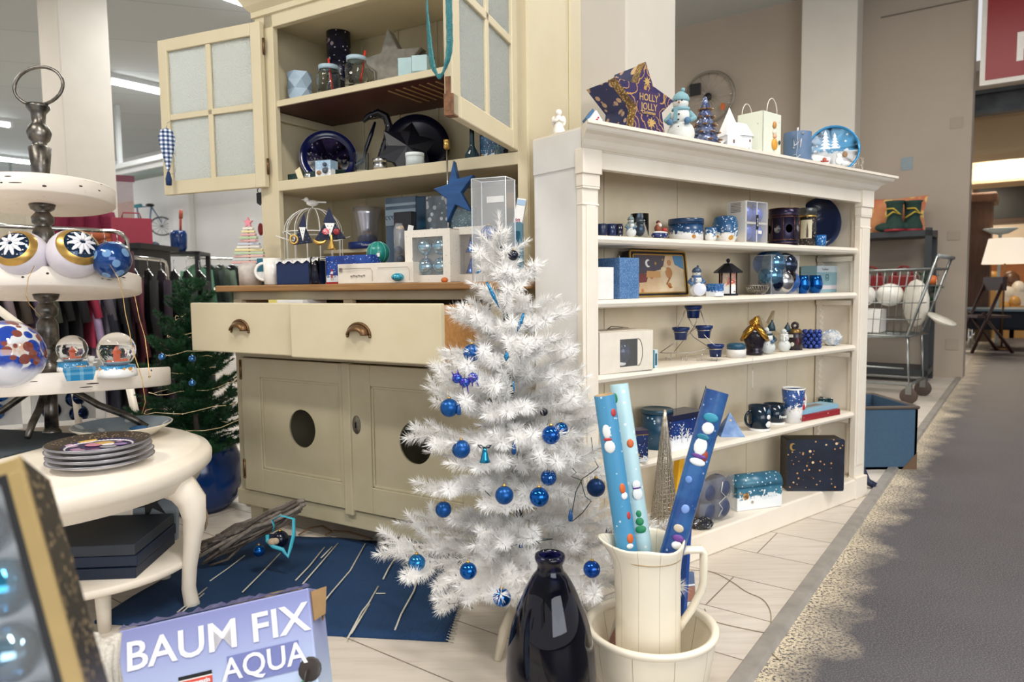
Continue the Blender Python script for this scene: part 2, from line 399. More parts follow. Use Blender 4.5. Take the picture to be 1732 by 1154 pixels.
# ------------------------------------------------------------------ ceiling lamps
lamp_e = emit('fluorescent_tube', '#f4f8ff', 9.)
lamp_b = mat('lamp_housing', '#d9dcdc', .5)
def lamp(px, py, label, dirrz=None, L=1.3):
    p = onz(px, py, CEIL-.09)
    T = thing('ceiling_lamp', label, 'lamp', (p.x, p.y, CEIL-.1), BLD.rz+R(90) if dirrz is None else dirrz, 'fluorescent ceiling lamps')
    b = MB(); b.box(-L/2, L/2, -.06, .06, .04, .1); b.box(-L/2, -L/2+.04, -.07, .07, -.03, .06); b.box(L/2-.04, L/2, -.07, .07, -.03, .06); b.build('housing', lamp_b, T)
    b = MB(); b.tube([(-L/2+.04, 0, 0), (L/2-.04, 0, 0)], .03, 10); b.build('tube', lamp_e, T)
    li = bpy.data.lights.new('lamp_light', 'AREA'); li.shape = 'RECTANGLE'; li.size = L; li.size_y = .1; li.energy = 40; li.color = (.95, .98, 1)
    lo = bpy.data.objects.new('lamp_light', li); COL.objects.link(lo); lo.parent = T; lo.location = (0, 0, -.05)
    return T
lamp(262, 153, 'lit fluorescent tube on the ceiling just left of the open glass door')
lamp(418, 6, 'lit fluorescent tube at the top edge beside the cabinet cornice')
lamp(28, 272, 'lit fluorescent tube far away behind the tiered stand finial')
lamp(-60, 200, 'lit fluorescent tube at the far left edge')
# rows of shop lamps over the display, above the frame
def area(name, loc, sx, sy, e, col, rot):
    li = bpy.data.lights.new(name, 'AREA'); li.shape = 'RECTANGLE'; li.size = sx; li.size_y = sy; li.energy = e; li.color = col
    o = bpy.data.objects.new(name, li); COL.objects.link(o); o.location = loc; o.rotation_euler = rot; return o
for i, (x, y) in enumerate(((-2.6, .6), (.4, .2), (3.0, 1.2), (-1.2, 4.6), (2.6, 4.4), (-5.5, 5.5), (-6, 9))):
    area('shop_lamp', (x, y, 3.6), 1.6, .35, 60 if i < 3 else 42, (1., .95, .88), (0, 0, BLD.rz))
area('shop_window', (2.5, -3.6, 2.0), 4.5, 2.4, 120, (.93, .96, 1.), (R(80), 0, R(20)))
for x, y in ((7.2, 10.5), (8.6, 13.5)): area('corridor_lamp', (x, y, 2.9), .8, .8, 60, (1, .85, .66), (0, 0, 0))
w = bpy.data.worlds.new('shop_daylight'); bpy.context.scene.world = w; w.use_nodes = True
w.node_tree.nodes['Background'].inputs[0].default_value = (.97, .97, 1, 1); w.node_tree.nodes['Background'].inputs[1].default_value = .55
sc = bpy.context.scene
sc.view_settings.view_transform = 'Standard'; sc.view_settings.look = 'None'; sc.view_settings.gamma = 1; sc.view_settings.use_curve_mapping = False
sc.view_settings.exposure = 0.5
cd = bpy.data.cameras.new('camera'); cam = bpy.data.objects.new('camera', cd); COL.objects.link(cam); sc.camera = cam
cd.sensor_width = 36; cd.lens = 36*F/1732; cd.clip_start = .02
cam.matrix_world = Matrix.Translation((0, 0, CH)) @ Matrix.Rotation(R(90)-PIT, 4, 'X') @ Matrix.Rotation(-ROL, 4, 'Z')
cd.dof.use_dof = True; cd.dof.focus_distance = 2.0; cd.dof.aperture_fstop = 4.5
# ================================================================== THE KITCHEN CABINET
def cabinet():
    T = thing('kitchen_cabinet', 'tall cream kitchen cabinet with open glass doors and pulled-out drawers', 'cabinet', CAB.o, CAB.rz)
    # base
    b = MB(); W_, D, z0, z1 = 1.2, .54, .085, .893
    b.box(0, .02, 0, D, z0, z1); b.box(W_-.02, W_, 0, D, z0, z1); b.box(0, W_, D-.015, D, z0, z1); b.box(0, W_, 0, D, z0, z0+.02)
    b.box(.02, W_-.02, .01, D, .665, .68)
    b.build('base_carcass', [cream_d], T)
    b = MB(); b.box(0, .045, -.004, .02, z0, z1); b.box(W_-.045, W_, -.004, .02, z0, z1); b.box(0, W_, -.004, .02, .862, z1); b.box(0, W_, -.006, .02, .648, .684)
    b.box(.56, .60, -.002, .02, .684, .862); b.build('face_frame', cream_d, T, bev=.002)
    b = MB(); b.box(-.012, W_+.012, -.012, D, .075, .135); b.build('base_rail', cream_d, T, bev=.004)
    for x in (.02, W_-.09):
        for y in (.02, D-.09):
            b = MB(); b.box(x, x+.07, y, y+.07, 0, .076); b.build('foot', brownw if y > .1 else cream_d, T, bev=.003)
    b = MB(); b.box(-.05, W_+.045, -.045, D+.01, .893, .916); b.build('worktop', brownw, T, bev=.004)
    b = MB(); b.box(-.075, -.066, -.04, -.01, .897, .912)
    # lower doors: frame around a panel with a round opening
    def door(x0, x1, cx, cz, r, sideL, sideR):
        d = bpy.data.objects.new('door', None); COL.objects.link(d); d.parent = T
        y0, y1 = -.02, -.004; zb, zt = .14, .645
        b = MB(); b.box(x0, x0+sideL, y0, y1, zb, zt); b.box(x1-sideR, x1, y0, y1, zb, zt); b.box(x0+sideL, x1-sideR, y0, y1, zt-.07, zt); b.box(x0+sideL, x1-sideR, y0, y1, zb, zb+.09)
        xi0, xi1, zi0, zi1 = x0+sideL, x1-sideR, zb+.09, zt-.07
        for q in ((xi0, xi0+.009, zi0, zi1), (xi1-.009, xi1, zi0, zi1), (xi0, xi1, zi0, zi0+.009), (xi0, xi1, zi1-.009, zi1)): b.box(q[0], q[1], y0+.004, y1, q[2], q[3])
        b.build('door_frame', cream_d, d, bev=.0022)
        N = 32; vs = []; fs = []
        for k in range(N):
            a = math.tau*(k+.5)/N; c, s = math.cos(a), math.sin(a)
            vs.append((cx+r*c, y0+.009, cz+r*s*1.05))
            tx = (xi1-cx)/c if c > 0 else (xi0-cx)/c; tz = (zi1-cz)/s if s > 0 else (zi0-cz)/s
            t_ = min(abs(tx), abs(tz)); vs.append((cx+t_*c, y0+.009, cz+t_*s))
        for k in range(N):
            k2 = (k+1) % N; fs.append((2*k, 2*k+1, 2*k2+1, 2*k2))
        n0 = len(vs)
        vs += [(v[0], y0+.015, v[2]) for v in vs[0::2]]
        for k in range(N): fs.append((2*k, 2*((k+1) % N), n0+(k+1) % N, n0+k))
        # corners
        for (qx, qz) in ((xi0, zi0), (xi1, zi0), (xi1, zi1), (xi0, zi1)):
            best = sorted(range(1, 2*N, 2), key=lambda i: (vs[i][0]-qx)**2+(vs[i][2]-qz)**2)[:2]
            vs.append((qx, y0+.009, qz)); fs.append((best[0], best[1], len(vs)-1))
        b = MB(); b.add(vs, fs); b.build('panel', cream_d, d)
        return d
    dl = door(.045, .575, .352, .40, .066, .10, .03)
    dr = door(.58, 1.155, .865, .40, .066, .105, .10)
    b = MB(); b.box(.56, .60, -.026, -.004, .12, .648); b.build('centre_strip', cream_d, T, bev=.006)
    b = MB(); b.lathe([(0, -.002), (.019, -.002), (.017, .002), (0, .0035)], 24, 0, T=Matrix.Translation((.622, -.021, .44)) @ Matrix.Rotation(R(90), 4, 'X') @ Matrix.Diagonal((1, 1.75, 1, 1)))
    b.build('escutcheon', mat('aged_steel', '#8d8778', .4, .7, var=.3), dr)
    b = MB(); b.box(.620, .624, -.0275, -.02, .43, .446); b.sph((.622, -.025, .447), .004, 8); b.build('keyhole', blk, dr)
    for d_, x, z in ((dl, .047, .60), (dl, .047, .22)):
        b = MB(); b.tube([(x, -.022, z-.03), (x, -.022, z+.03)], .005, 8); b.sph((x, -.022, z+.032), .006, 8); b.sph((x, -.022, z-.032), .006, 8); b.build('hinge', brass, d_)
    # drawers
    for x0, x1, v in ((-.005, .535, .185), (.535, 1.125, .215)):
        d = bpy.data.objects.new('drawer', None); COL.objects.link(d); d.parent = T; d.location = (x0, -v, .684)
        w = x1-x0; h = .172
        b = MB(); b.box(0, w, 0, .02, 0, h); b.build('drawer_front', cream, d, bev=.004)
        b = MB(); b.box(.012, .026, .02, .44, .012, h-.014); b.box(w-.016, w-.002, .02, .44, .004, h-.005); b.box(.026, w-.016, .42, .435, .012, h-.02); b.box(.02, w-.01, .02, .43, .012, .022)
        b.build('drawer_box', raww, d, bev=.001)
        hx = w/2-.005; hm = MB(); N = 14; vs = []; fs = []
        for j in range(7):
            ph = R(90*j/6)
            for i in range(N+1):
                a = math.pi*i/N; rr = .041*(1 if j == 0 else math.cos(ph*.55))
                vs.append((hx+rr*math.cos(a), -.0005-.024*math.sin(ph), .078+rr*.80*math.sin(a)*(math.cos(ph)*.35+.65)))
        for j in range(6):
            for i in range(N): fs.append((j*(N+1)+i, j*(N+1)+i+1, (j+1)*(N+1)+i+1, (j+1)*(N+1)+i))
        hm.add(vs, fs, 0, True); hm.tube([(hx+.044*math.cos(math.pi*i/12), -.002, .076+.037*math.sin(math.pi*i/12)) for i in range(13)], .003, 6)
        hm.sph((hx+.044, -.003, .074), .0045, 8); hm.sph((hx-.044, -.003, .074), .0045, 8)
        o = hm.build('cup_handle', brass, d); m = o.modifiers.new('s', 'SOLIDIFY'); m.thickness = .0015
    # ---- upper cabinet, set back
    y0, y1, zt = .15, .53, 1.96
    b = MB(); b.box(0, .022, y0, y1, .916, zt); b.box(W_-.022, W_, y0, y1, .916, zt); b.box(0, W_, y0, y1, zt-.03, zt)
    b.box(W_-.0, W_+.006, y1-.09, y1, .916, zt)
    b.box(W_-.0, W_+.005, y0, y0+.03, .916, zt); b.build('upper_carcass', cream, T, bev=.002)
    b = MB(); b.box(.022, W_-.022, y1-.02, y1-.008, .916, zt-.03)
    for k in range(1, 6): b.box(.022+(W_-.044)*k/6-.005, .022+(W_-.044)*k/6+.005, y1-.026, y1-.02, .916, zt-.03)
    b.build('back_board', cream_d, T, bev=.002)
    b = MB(); b.box(.0, .098, y0-.004, y0+.02, .916, 1.98); b.build('left_stile', cream, T, bev=.002)
    b = MB(); b.box(W_-.034, W_+.002, y0-.004, y0+.02, .916, 1.98); b.build('right_stile', cream, T, bev=.002)
    b = MB(); b.box(.05, W_-.03, y0-.004, y0+.022, 1.895, 1.98); b.build('top_rail', cream, T, bev=.002)
    b = MB(); b.box(.022, W_-.022, y0+.004, y1-.02, 1.60, 1.622, 0); 
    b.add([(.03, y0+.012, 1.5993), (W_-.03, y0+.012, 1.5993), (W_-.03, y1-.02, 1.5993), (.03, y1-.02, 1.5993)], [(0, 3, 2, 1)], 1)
    for k in range(7): b.box(.60+.035*k, .607+.035*k, y0+.06, y0+.25, 1.597, 1.5995, 2)
    b.build('upper_shelf', [cream, dkred, mat('shelf_slot', '#a5835a', .6)], T)
    b = MB(); b.box(.022, W_-.02, y0-.002, y1-.02, 1.279, 1.318); b.build('middle_shelf', cream, T, bev=.003)
    b = MB(); b.box(.10, .75, y1-.16, y1-.02, 1.045, 1.060); b.build('small_shelf', cream, T, bev=.002)
    b = MB(); b.box(.02, .045, y0+.02, y1-.02, 1.565, 1.598); b.build('shelf_cleat', cream, T, bev=.003)
    # cornice, profile swept along three sides
    prof = [(0, 1.94), (.012, 1.945), (.012, 1.965), (.03, 1.985), (.045, 2.01), (.05, 2.03), (.062, 2.035), (.062, 2.06), (0, 2.06)]
    b = MB(); vs = []; n = len(prof)
    for k, (cx, cy, sx, sy) in enumerate(((0, y1, -1, 0), (0, y0, -1, -1), (W_, y0, 1, -1), (W_, y1, 1, 0))):
        for o_, z in prof: vs.append((cx+sx*o_, cy+sy*o_, z))
    fs = [(k*n+i, (k+1)*n+i, (k+1)*n+i+1, k*n+i+1) for k in range(3) for i in range(n-1)]
    b.add(vs, fs); b.build('cornice', cream, T)
    # ---- glazed doors
    ribbed = frosted('frosted_pane')
    def gdoor(hinge, dirv, w, h, z0, name, back):
        a = math.atan2(dirv[1], dirv[0])
        d = bpy.data.objects.new(name, None); COL.objects.link(d); d.parent = T
        loc = CAB.w(hinge[0], hinge[1], z0); M_ = (Matrix.Translation(CAB.o) @ Matrix.Rotation(CAB.rz, 4, 'Z')).inverted() @ Matrix.Translation(loc) @ Matrix.Rotation(a, 4, 'Z')
        d.matrix_local = M_
        st = .048; th = .012; b = MB()
        b.box(0, st, -th, th, 0, h); b.box(w-st, w, -th, th, 0, h); b.box(st, w-st, -th, th, 0, st*1.15); b.box(st, w-st, -th, th, h-st, h)
        b.box(w/2-.012, w/2+.012, -th*.8, th*.8, st, h-st)
        b.box(st, w-st, -th*.8, th*.8, h/2-.012, h/2+.012); b.build('door_frame', cream, d, bev=.003)
        for i in range(2):
            for j in range(2):
                xa = st if i == 0 else w/2+.012; xb = w/2-.012 if i == 0 else w-st
                za = st*1.15 if j == 0 else h/2+.012; zb = h/2-.012 if j == 0 else h-st
                b = MB(); b.box(xa, xb, -.002, .002, za, zb); b.build('pane', ribbed, d)
        for z in (.05, h-.12):
            b = MB(); b.tube([(-.004, -.004, z), (-.004, -.004, z+.06)], .005, 8); b.box(-.002, .03, -th-.001, -th, z, z+.06); b.build('hinge', brass, d)
        return d
    gl = gdoor((.058, .128), (-.489, .205), .53, .622, 1.295, 'door', 0)
    gr = gdoor((1.168, .125), (-.32, -.947), .50, .63, 1.315, 'door', 1)
    b = MB(); b.box(.493, .502, -.008, .006, .01, .09); b.box(.47, .5015, -.0125, .012, -.001, .05); b.build('lock_edge', mat('worn_bare_wood', '#8b5f3e', .7, var=.4, scale=60), gr)
    return T
cabinet()
# ================================================================== THE WHITE BOOKCASE
def bookcase():
    T = thing('bookcase', 'long low white bookcase with moulded cornice standing across the corner', 'bookcase', BKC.o, BKC.rz)
    W_, D = 1.6, .205
    b = MB(); b.box(-.018, .0, .01, D, 0.0, 1.30); b.build('side_panel', sidew, T, bev=.002)
    b = MB(); b.box(1.56, 1.60, .01, D, 0, 1.27); b.build('side_panel', white, T, bev=.002)
    b = MB(); b.box(-.021, -.018, .0, D, 1.225, 1.325); b.build('side_top_strip', sidew, T, bev=.001)
    b = MB()
    for k, u in enumerate((0, .26, .62, 1.05, 1.33, 1.58)):
        if k: b.box(up+.0015, u-.0015, D-.012, D, .06, 1.27)
        up = u
    b.box(0, 1.58, D-.002, D+.001, .06, 1.27); b.build('back_board', chalk('warm_back_paint', '#e0d3b9', '#8f7d62', .5, .76, dirt='#cbbb98', dz=.6), T, bev=.001)
    for z in (.085, .365, .644, .860, 1.042):
        if z == .085:
            b = MB(); b.box(0, 1.6, -.012, D-.012, 0, z); b.build('plinth', white, T, bev=.006); continue
        b = MB(); prof = [(D-.014, z), (.016, z), (.008, z-.003), (.004, z-.012), (.008, z-.021), (.016, z-.025), (D-.014, z-.025)]
        n = len(prof); b.add([(x, y, zz) for x in (.002, 1.545) for y, zz in prof], [(i, n+i, n+(i+1) % n, (i+1) % n) for i in range(n)]+[tuple(range(n)), tuple(reversed(range(n, 2*n)))])
        b.build('shelf', white, T)
    for x0, x1 in ((-.02, .04), (1.523, 1.605)):
        b = MB(); b.box(x0, x1, -.004, .02, .09, 1.17); b.box(x0+.012, x1-.012, -.008, -.004, .14, 1.12); b.box(x0-.002, x1+.002, -.009, .02, 1.165, 1.171)
        b.box(x0-.001, x1+.001, -.007, .02, 1.12, 1.126)
        b.box(x0-.006, x1+.006, -.014, .02, 1.205, 1.272); b.box(x0-.003, x1+.003, -.009, .02, 1.171, 1.205); b.box(x0-.006, x1+.006, -.016, .02, .0, .09); b.build('pilaster', white, T, bev=.002)
    b = MB(); b.box(.034, 1.53, -.004, .02, 1.222, 1.275); b.box(.0, 1.6, -.008, .02, 1.268, 1.274); b.build('frieze', white, T, bev=.002)
    # cornice: mitred at the right end, sawn flush at the left
    prof = [(.006, 1.270), (.014, 1.272), (.022, 1.279), (.03, 1.292), (.045, 1.303), (.062, 1.308), (.066, 1.312), (.069, 1.32), (.078, 1.321), (.078, 1.33), (0, 1.33)]
    n = len(prof); vs = []
    for (cx, cy, sx, sy) in ((-.021, 0, -.62, -1), (1.6, 0, 1, -1), (1.6, D, 1, 0)):
        for o_, z in prof: vs.append((cx+sx*o_, cy+sy*o_, z))
    b = MB(); b.add(vs, [(k*n+i, (k+1)*n+i, (k+1)*n+i+1, k*n+i+1) for k in range(2) for i in range(n-1)]+[tuple(range(n)), tuple(reversed(range(2*n, 3*n)))])
    b.box(-.02, 1.6, 0, D, 1.30, 1.3299); b.build('cornice', white, T)
    # saw-tooth racks carrying the shelves
    for x0, y in ((1.548, .03), (1.548, D-.03)):
        poly = []
        zz = .10
        while zz < 1.2: poly += [(y-.012, zz), (y-.002, zz+.012), (y-.012, zz+.026)]; zz += .026
        poly += [(y+.012, 1.2), (y+.012, .10)]
        m = len(poly); b = MB(); b.add([(x, p, q) for x in (x0-.006, x0+.012) for p, q in poly], [tuple(range(m)), tuple(reversed(range(m, 2*m)))]+[(i, (i+1) % m, m+(i+1) % m, m+i) for i in range(m)])
        b.build('shelf_rack', white, T)
    for z in (.335, .612, .828, 1.01):
        b = MB(); b.box(1.53, 1.56, .03, D-.02, z-.022, z-.001); b.build('shelf_cleat', white, T, bev=.003)
bookcase()
# ================================================================== placing helpers
def proj(p):
    x, y, z = p[0], p[1], p[2]-CH
    fw = y*math.cos(PIT)-z*math.sin(PIT); up = y*math.sin(PIT)+z*math.cos(PIT)
    a, b = x/fw, up/fw; c, s = math.cos(ROL), math.sin(ROL)
    return CX+F*(a*c-b*s), CY-F*(a*s+b*c)
def spot(fr, px, v, z, ytop=None, w=None):
    "point on a shelf at depth v seen at column px; height and width in metres from pixel sizes there"
    py = 500
    for _ in range(3):
        u, _z = fr.uz(px, py, v); p = fr.w(u, v, z); py = proj(p)[1]
    k = p.y/F; h = (fr.uz(px, ytop, v)[1]-z) if ytop is not None else None
    return p, k, h, (w*k if w else None)
def span(fr, x0, x1, v, z, ytop):
    a = spot(fr, x0, v, z)[0]; b = spot(fr, x1, v, z)[0]; h = spot(fr, (x0+x1)/2, v, z, ytop)[2]
    return a, (b-a).length, h
def face_cam(p): return math.atan2(p[1], p[0])-R(90)
def solo(b, name, mats, label, cat, loc, rz=0, group=None, bev=0., rot=None):
    return tag(b.build(name, mats, None, loc, rz, rot, bev), label, cat, group)
def rbox(T, name, mats, w, d, h, r=.004, z0=0., x0=None, y0=0., bev=0.):
    x0 = -w/2 if x0 is None else x0
    b = MB(); b.slab(rrect(x0, x0+w, y0, y0+d, r), z0, z0+h); return b.build(name, mats, T, bev=bev)
def snowman(T, h, body='#ecebe6', hat=None, scarf=None, hatshape='cap', arms=True, nose=True):
    m = mat('snow_body', body, .6); r = h*.24; hat = hat or teal; scarf = scarf or hat
    b = MB(); b.sph((0, 0, r*.9), r, 20, sc=(1, .85, .95)); b.sph((0, 0, r*2.1), r*.72, 18, sc=(1, .85, .95)); b.build('body', m, T)
    b = MB(); b.sph((0, -.01*h, r*3.05), r*.56, 16); b.build('head', m, T)
    b = MB()
    if hatshape == 'cap': b.lathe([(r*.60, r*3.15), (r*.62, r*3.35), (r*.5, r*3.62), (r*.2, r*3.85), (0, r*3.9)], 16); b.sph((r*.15, 0, r*3.98), r*.16, 8)
    else: b.lathe([(r*.60, r*3.1), (r*.5, r*3.6), (r*.28, r*4.1), (r*.05, r*4.45), (0, r*4.5)], 16, T=Matrix.Shear('XY', 4, (.12, 0))); b.sph((r*.5, 0, r*4.45), r*.13, 8)
    b.build('hat', hat, T)
    b = MB(); b.tube([(r*.52*math.cos(math.tau*i/14), r*.46*math.sin(math.tau*i/14), r*2.62) for i in range(14)], r*.15, 8, closed=True)
    b.box(-r*.35, -r*.1, -r*.68, -r*.55, r*1.7, r*2.6); b.build('scarf', scarf, T)
    if arms:
        for sx in (-1, 1):
            b = MB(); b.tube([(sx*r*.62, 0, r*2.35), (sx*r*.98, -r*.15, r*1.9), (sx*r*.72, -r*.6, r*1.7)], [r*.2, r*.22, r*.16], 8); b.build('arm', scarf, T)
            b = MB(); b.sph((sx*r*.62, -r*.7, r*1.68), r*.24, 10); b.build('mitten', mat('mitten_blue', '#51789c', .7), T)
    b = MB(); 
    for sx in (-1, 1): b.sph((sx*r*.2, -r*.52-.01*h, r*3.15), r*.06, 6)
    for q in (1.3, 1.8, 2.2): b.sph((0, -r*(.62 if q > 2 else .72), r*q), r*.07, 6)
    b.build('coal', blk, T)
    if nose: b = MB(); b.lathe([(r*.09, 0), (0, r*.42)], 8, T=Matrix.Translation((0, -r*.5, r*3.02)) @ Matrix.Rotation(R(90), 4, 'X')); b.build('nose', orange, T)
def bauble(loc, r, m, label, group=None, hook=True, capm=None, string=.0, name='bauble'):
    T = thing(name, label, 'bauble', loc, rnd.uniform(0, 3), group)
    b = MB(); b.sph((0, 0, 0), r, 28); b.build('ball', m, T)
    b = MB(); b.cyl((0, 0, r*.97), r*.2, r*.2, 12); b.build('cap', capm or gold, T)
    if hook: b = MB(); b.tube(arc((0, r*1.24), r*.12, 0, 360, 10), r*.02, 5); b.tube([(0, 0, r*1.34), (0, 0, r*1.6+string)], r*.015, 4); b.build('hook', capm or gold, T)
    return T
def mug(T, w, h, m, band=None, taper=.85, hs=1, hm=None):
    r = w/2; b = MB(); b.lathe([(r*taper*.8, 0), (r*taper, .004), (r, h), (r*.93, h), (r*taper*.9, .008), (0, .008)], 28); b.build('cup', m, T)
    b = MB(); a = h*.30; b.tube([(hs*(r*.93+a*math.sin(R(t))*1.), 0, h*.5+a*math.cos(R(t))*1.05) for t in range(0, 181, 15)], h*.055, 8); b.build('handle', hm or m, T)
def tealight(T, w, h, m, mi=None):
    r = w/2; b = MB(); b.lathe([(r*.8, 0), (r, h*.2), (r, h), (r*.88, h), (r*.85, h*.3), (0, h*.25)], 24); b.build('holder', m, T)
# ================================================================== ON THE CABINET: upper shelf
z = 1.622
p, k, h, w_ = spot(CAB, 508, .27, z, 124, 42)
b = MB(); N = 6
for j in range(3):
    pass
ring = lambda r, zz, off: [(r*math.cos(math.tau*(i+off)/N), r*math.sin(math.tau*(i+off)/N), zz) for i in range(N)]
R0 = w_/2; vs = ring(R0*.85, 0, 0)+ring(R0*1.03, h*.25, .5)+ring(R0*.92, h*.5, 0)+ring(R0*1.03, h*.75, .5)+ring(R0*.97, h, 0)
fs = []
for j in range(4):
    for i in range(N):
        a, a2 = j*N+i, j*N+(i+1) % N; c, c2 = (j+1)*N+i, (j+1)*N+(i+1) % N
        if j % 2 == 0: fs += [(a, a2, c), (a2, c2, c)]
        else: fs += [(a, c2, c), (a, a2, c2)]
fs.append(tuple(reversed(range(N)))); b.add(vs, fs)
solo(b, 'faceted_vase', lblue, 'pale blue faceted ceramic vase at left end of upper cabinet shelf', 'vase', p, .4)
p, k, h, w_ = spot(CAB, 576, .40, z, 24, 39)
T = thing('star_canister', 'tall black-blue cylinder printed with stars behind the jar mugs', 'canister', p)
b = MB(); b.cyl((0, 0, 0), w_/2, h*.9, 28); b.build('body', dots('night_cylinder', '#0b1026', '#e8e6f0', 55, .12, .2, base2='#1a1c40', dot2='#b7a9b8', r2=.16), T)
b = MB(); b.cyl((0, 0, h*.9), w_/2*1.02, h*.1, 28); b.build('lid', navyg, T)
jarg = glass('jar_glass', '#f2f7f7', .03, 1.25, bump=(60, .5)); strawm = mat('red_straw', '#d4372a', .35); lidb = mat('pale_blue_lid', '#a3bcc8', .4)
for i, (px, yt, v, lab, tilt) in enumerate(((557, 111, .24, 'clear glass jar mug with pale blue lid and red straw, left and smaller-looking of two', .16), (604, 96, .20, 'clear glass jar mug with pale blue lid and red straw, right and taller of two', -.3))):
    p, k, h, w_ = spot(CAB, px, v, z, yt, 38); r = w_/2
    T = thing('jar_mug', lab, 'mug', p, R(20), 'jar mugs with straws')
    b = MB(); b.lathe([(0, 0), (r*.85, 0), (r*.95, .006), (r, .02), (r, h*.72), (r*.82, h*.82), (r*.82, h*.86), (r*.76, h*.86), (r*.76, h*.8), (r*.93, h*.70), (r*.93, .012), (0, .01)], 24); b.build('jar', jarg, T)
    b = MB(); b.cyl((0, 0, h*.86), r*.86, h*.13, 24); b.build('lid', lidb, T)
    b = MB(); b.tube([(r*.3, 0, .02), (r*.3-tilt*h*1.2*.5, 0, h*1.22)], .0038, 8); b.build('straw', strawm, T)
    b = MB(); b.tube([(r, 0, h*.68), (r*1.45, 0, h*.6), (r*1.5, 0, h*.35), (r*1.02, 0, h*.2)], .005, 8); b.build('handle', jarg, T)
felt = mat('grey_felt', '#98948a', .95, var=.22, scale=40, bump=.4); feltd = mat('grey_felt_edge', '#4c4a43', .95, var=.1)
p, k, h, w_ = spot(CAB, 668, .34, z, 50)
b = MB(); b.prism(starpoly(h*.56, h*.26, 5, 95, 0, h*.44), -.03, .03, 0)
solo(b, 'felt_star', felt, 'large grey felt star standing behind the aqua dishes', 'decoration', p, CAB.rz+R(14), bev=.006)
p, k, h, w_ = spot(CAB, 712, .38, z, 82)
b = MB(); b.prism([(-.07, h*.35), (.02, h*.9), (.05, h*.8), (.0, h*.5), (.03, h*.1), (-.05, 0)], -.02, .03)
solo(b, 'felt_piece', feltd, 'dark felt piece jutting out right of the large felt star', 'decoration', p, CAB.rz, bev=.004)
aqua = mat('aqua_glass_dish', '#b3cdd0', .15, var=.08)
for px, yt, v, s, lab in ((690, 101, .25, 26, 'pale aqua square tealight dish, the left one beside the felt star'), (714, 97, .21, 28, 'pale aqua square tealight dish, the right one nearest the glass door')):
    p, k, h, w_ = spot(CAB, px, v, z, yt, s)
    b = MB(); a = w_/2
    b.box(-a, a, -a, a, 0, h*.25); b.box(-a, a, -a, -a+.006, 0, h); b.box(-a, a, a-.006, a, 0, h); b.box(-a, -a+.006, -a, a, 0, h); b.box(a-.006, a, -a, a, 0, h)
    solo(b, 'tealight_dish', aqua, lab, 'dish', p, CAB.rz+.35, 'aqua tealight dishes', bev=.003)
# garland of beads over the right glass door
bead = mat('teal_beads', '#237f86', .25, .1, var=.45, scale=260, bump=.9)
b = MB()
for i in range(8):
    o = i*.0016; L = at(728+i*1.2, 20, 1.83); pts = []
    for (px, py, Y) in ((722, 0, 1.76), (723+i*.6, 50, 1.75), (726+i, 100, 1.73), (733+i, 122+i*1.3, 1.70), (745, 129+i*1.2, 1.69), (756-i*.5, 113+i, 1.685), (765-i, 85, 1.69), (764-i, 40, 1.69), (763-i, 0, 1.69)):
        pts.append(at(px, py, Y)+Vector((0, -o, 0)))
    pts.append(pts[-1]+Vector((0, 0, .25))); pts[0] = pts[0]
    pts.insert(0, pts[0]+Vector((0, 0, .25))); pts.append((pts[-1]+pts[0])/2+Vector((0, 0, .012)))
    # smooth
    q = pts
    for _ in range(2):
        n_ = [q[0]]
        for a, c in zip(q, q[1:]): n_ += [a*.75+c*.25, a*.25+c*.75]
        q = n_+[q[-1]]
    b.tube(q, [.0021+.0008*(j % 2) for j in range(len(q))], 6, closed=True)
solo(b, 'bead_garland', bead, 'strands of small teal beads looped over the corner of the right glass door', 'garland', (0, 0, 0))
# gingham heart hanging on the left door
t = NT('gingham_cloth'); v = t.coord(); ck = t.n('ShaderNodeTexChecker'); ck.inputs['Scale'].default_value = 105; t.l(v, ck.inputs['Vector'])
wv = t.sep(v); g1 = t.math('LESS_THAN', t.math('FRACT', t.math('MULTIPLY', wv[0], 60)), .5); g2 = t.math('LESS_THAN', t.math('FRACT', t.math('MULTIPLY', wv[2], 60)), .5)
t.col(t.ramp(t.math('MULTIPLY', t.math('ADD', g1, g2), .5), (.2, '#e6e8ec'), (.5, '#7488a8'), (.9, '#1c2f57'))); ging = t.fin(.9)
p = at(281, 212, 2.93); k = p.y/F
T = thing('gingham_ornament', 'blue and white checked cloth ornament with tassel hanging on the left door', 'ornament', p, face_cam(p))
b = MB(); b.lathe([(0, -4*k), (9*k, -8*k), (13*k, -20*k), (11*k, -36*k), (6*k, -56*k), (2.5*k, -72*k), (0, -76*k)][::-1], 16, T=Matrix.Diagonal((1, .55, 1, 1))); b.build('cloth_body', ging, T)
b = MB(); b.lathe([(4.5*k, -98*k), (5*k, -88*k), (2*k, -76*k), (0, -74*k)], 10); b.build('tassel', mat('tassel_navy', '#12305c', .8), T)
b = MB(); b.tube([(0, 0, -5*k), (2*k, .0, 4*k), (8*k, .02, 10*k)], .0012, 5); b.tube([(6*k, 0, -20*k), (13*k, 0, -50*k), (10*k, 0, -78*k), (2*k, 0, -80*k)], .001, 5); b.build('cord', silver, T)
p = at(438, 315, 2.86); k = p.y/F
b = MB(); b.tube([(0, 0, 2*k), (-3*k, 0, -8*k), (0, 0, -14*k)], .002, 6); b.prism([(-4*k, -12*k), (4*k, -10*k), (5*k, -22*k), (1*k, -32*k), (-4*k, -28*k)], -.006, .006)
solo(b, 'hanging_clip', blk, 'small black clip hanging under the hinge of the left glass door', 'clip', p)
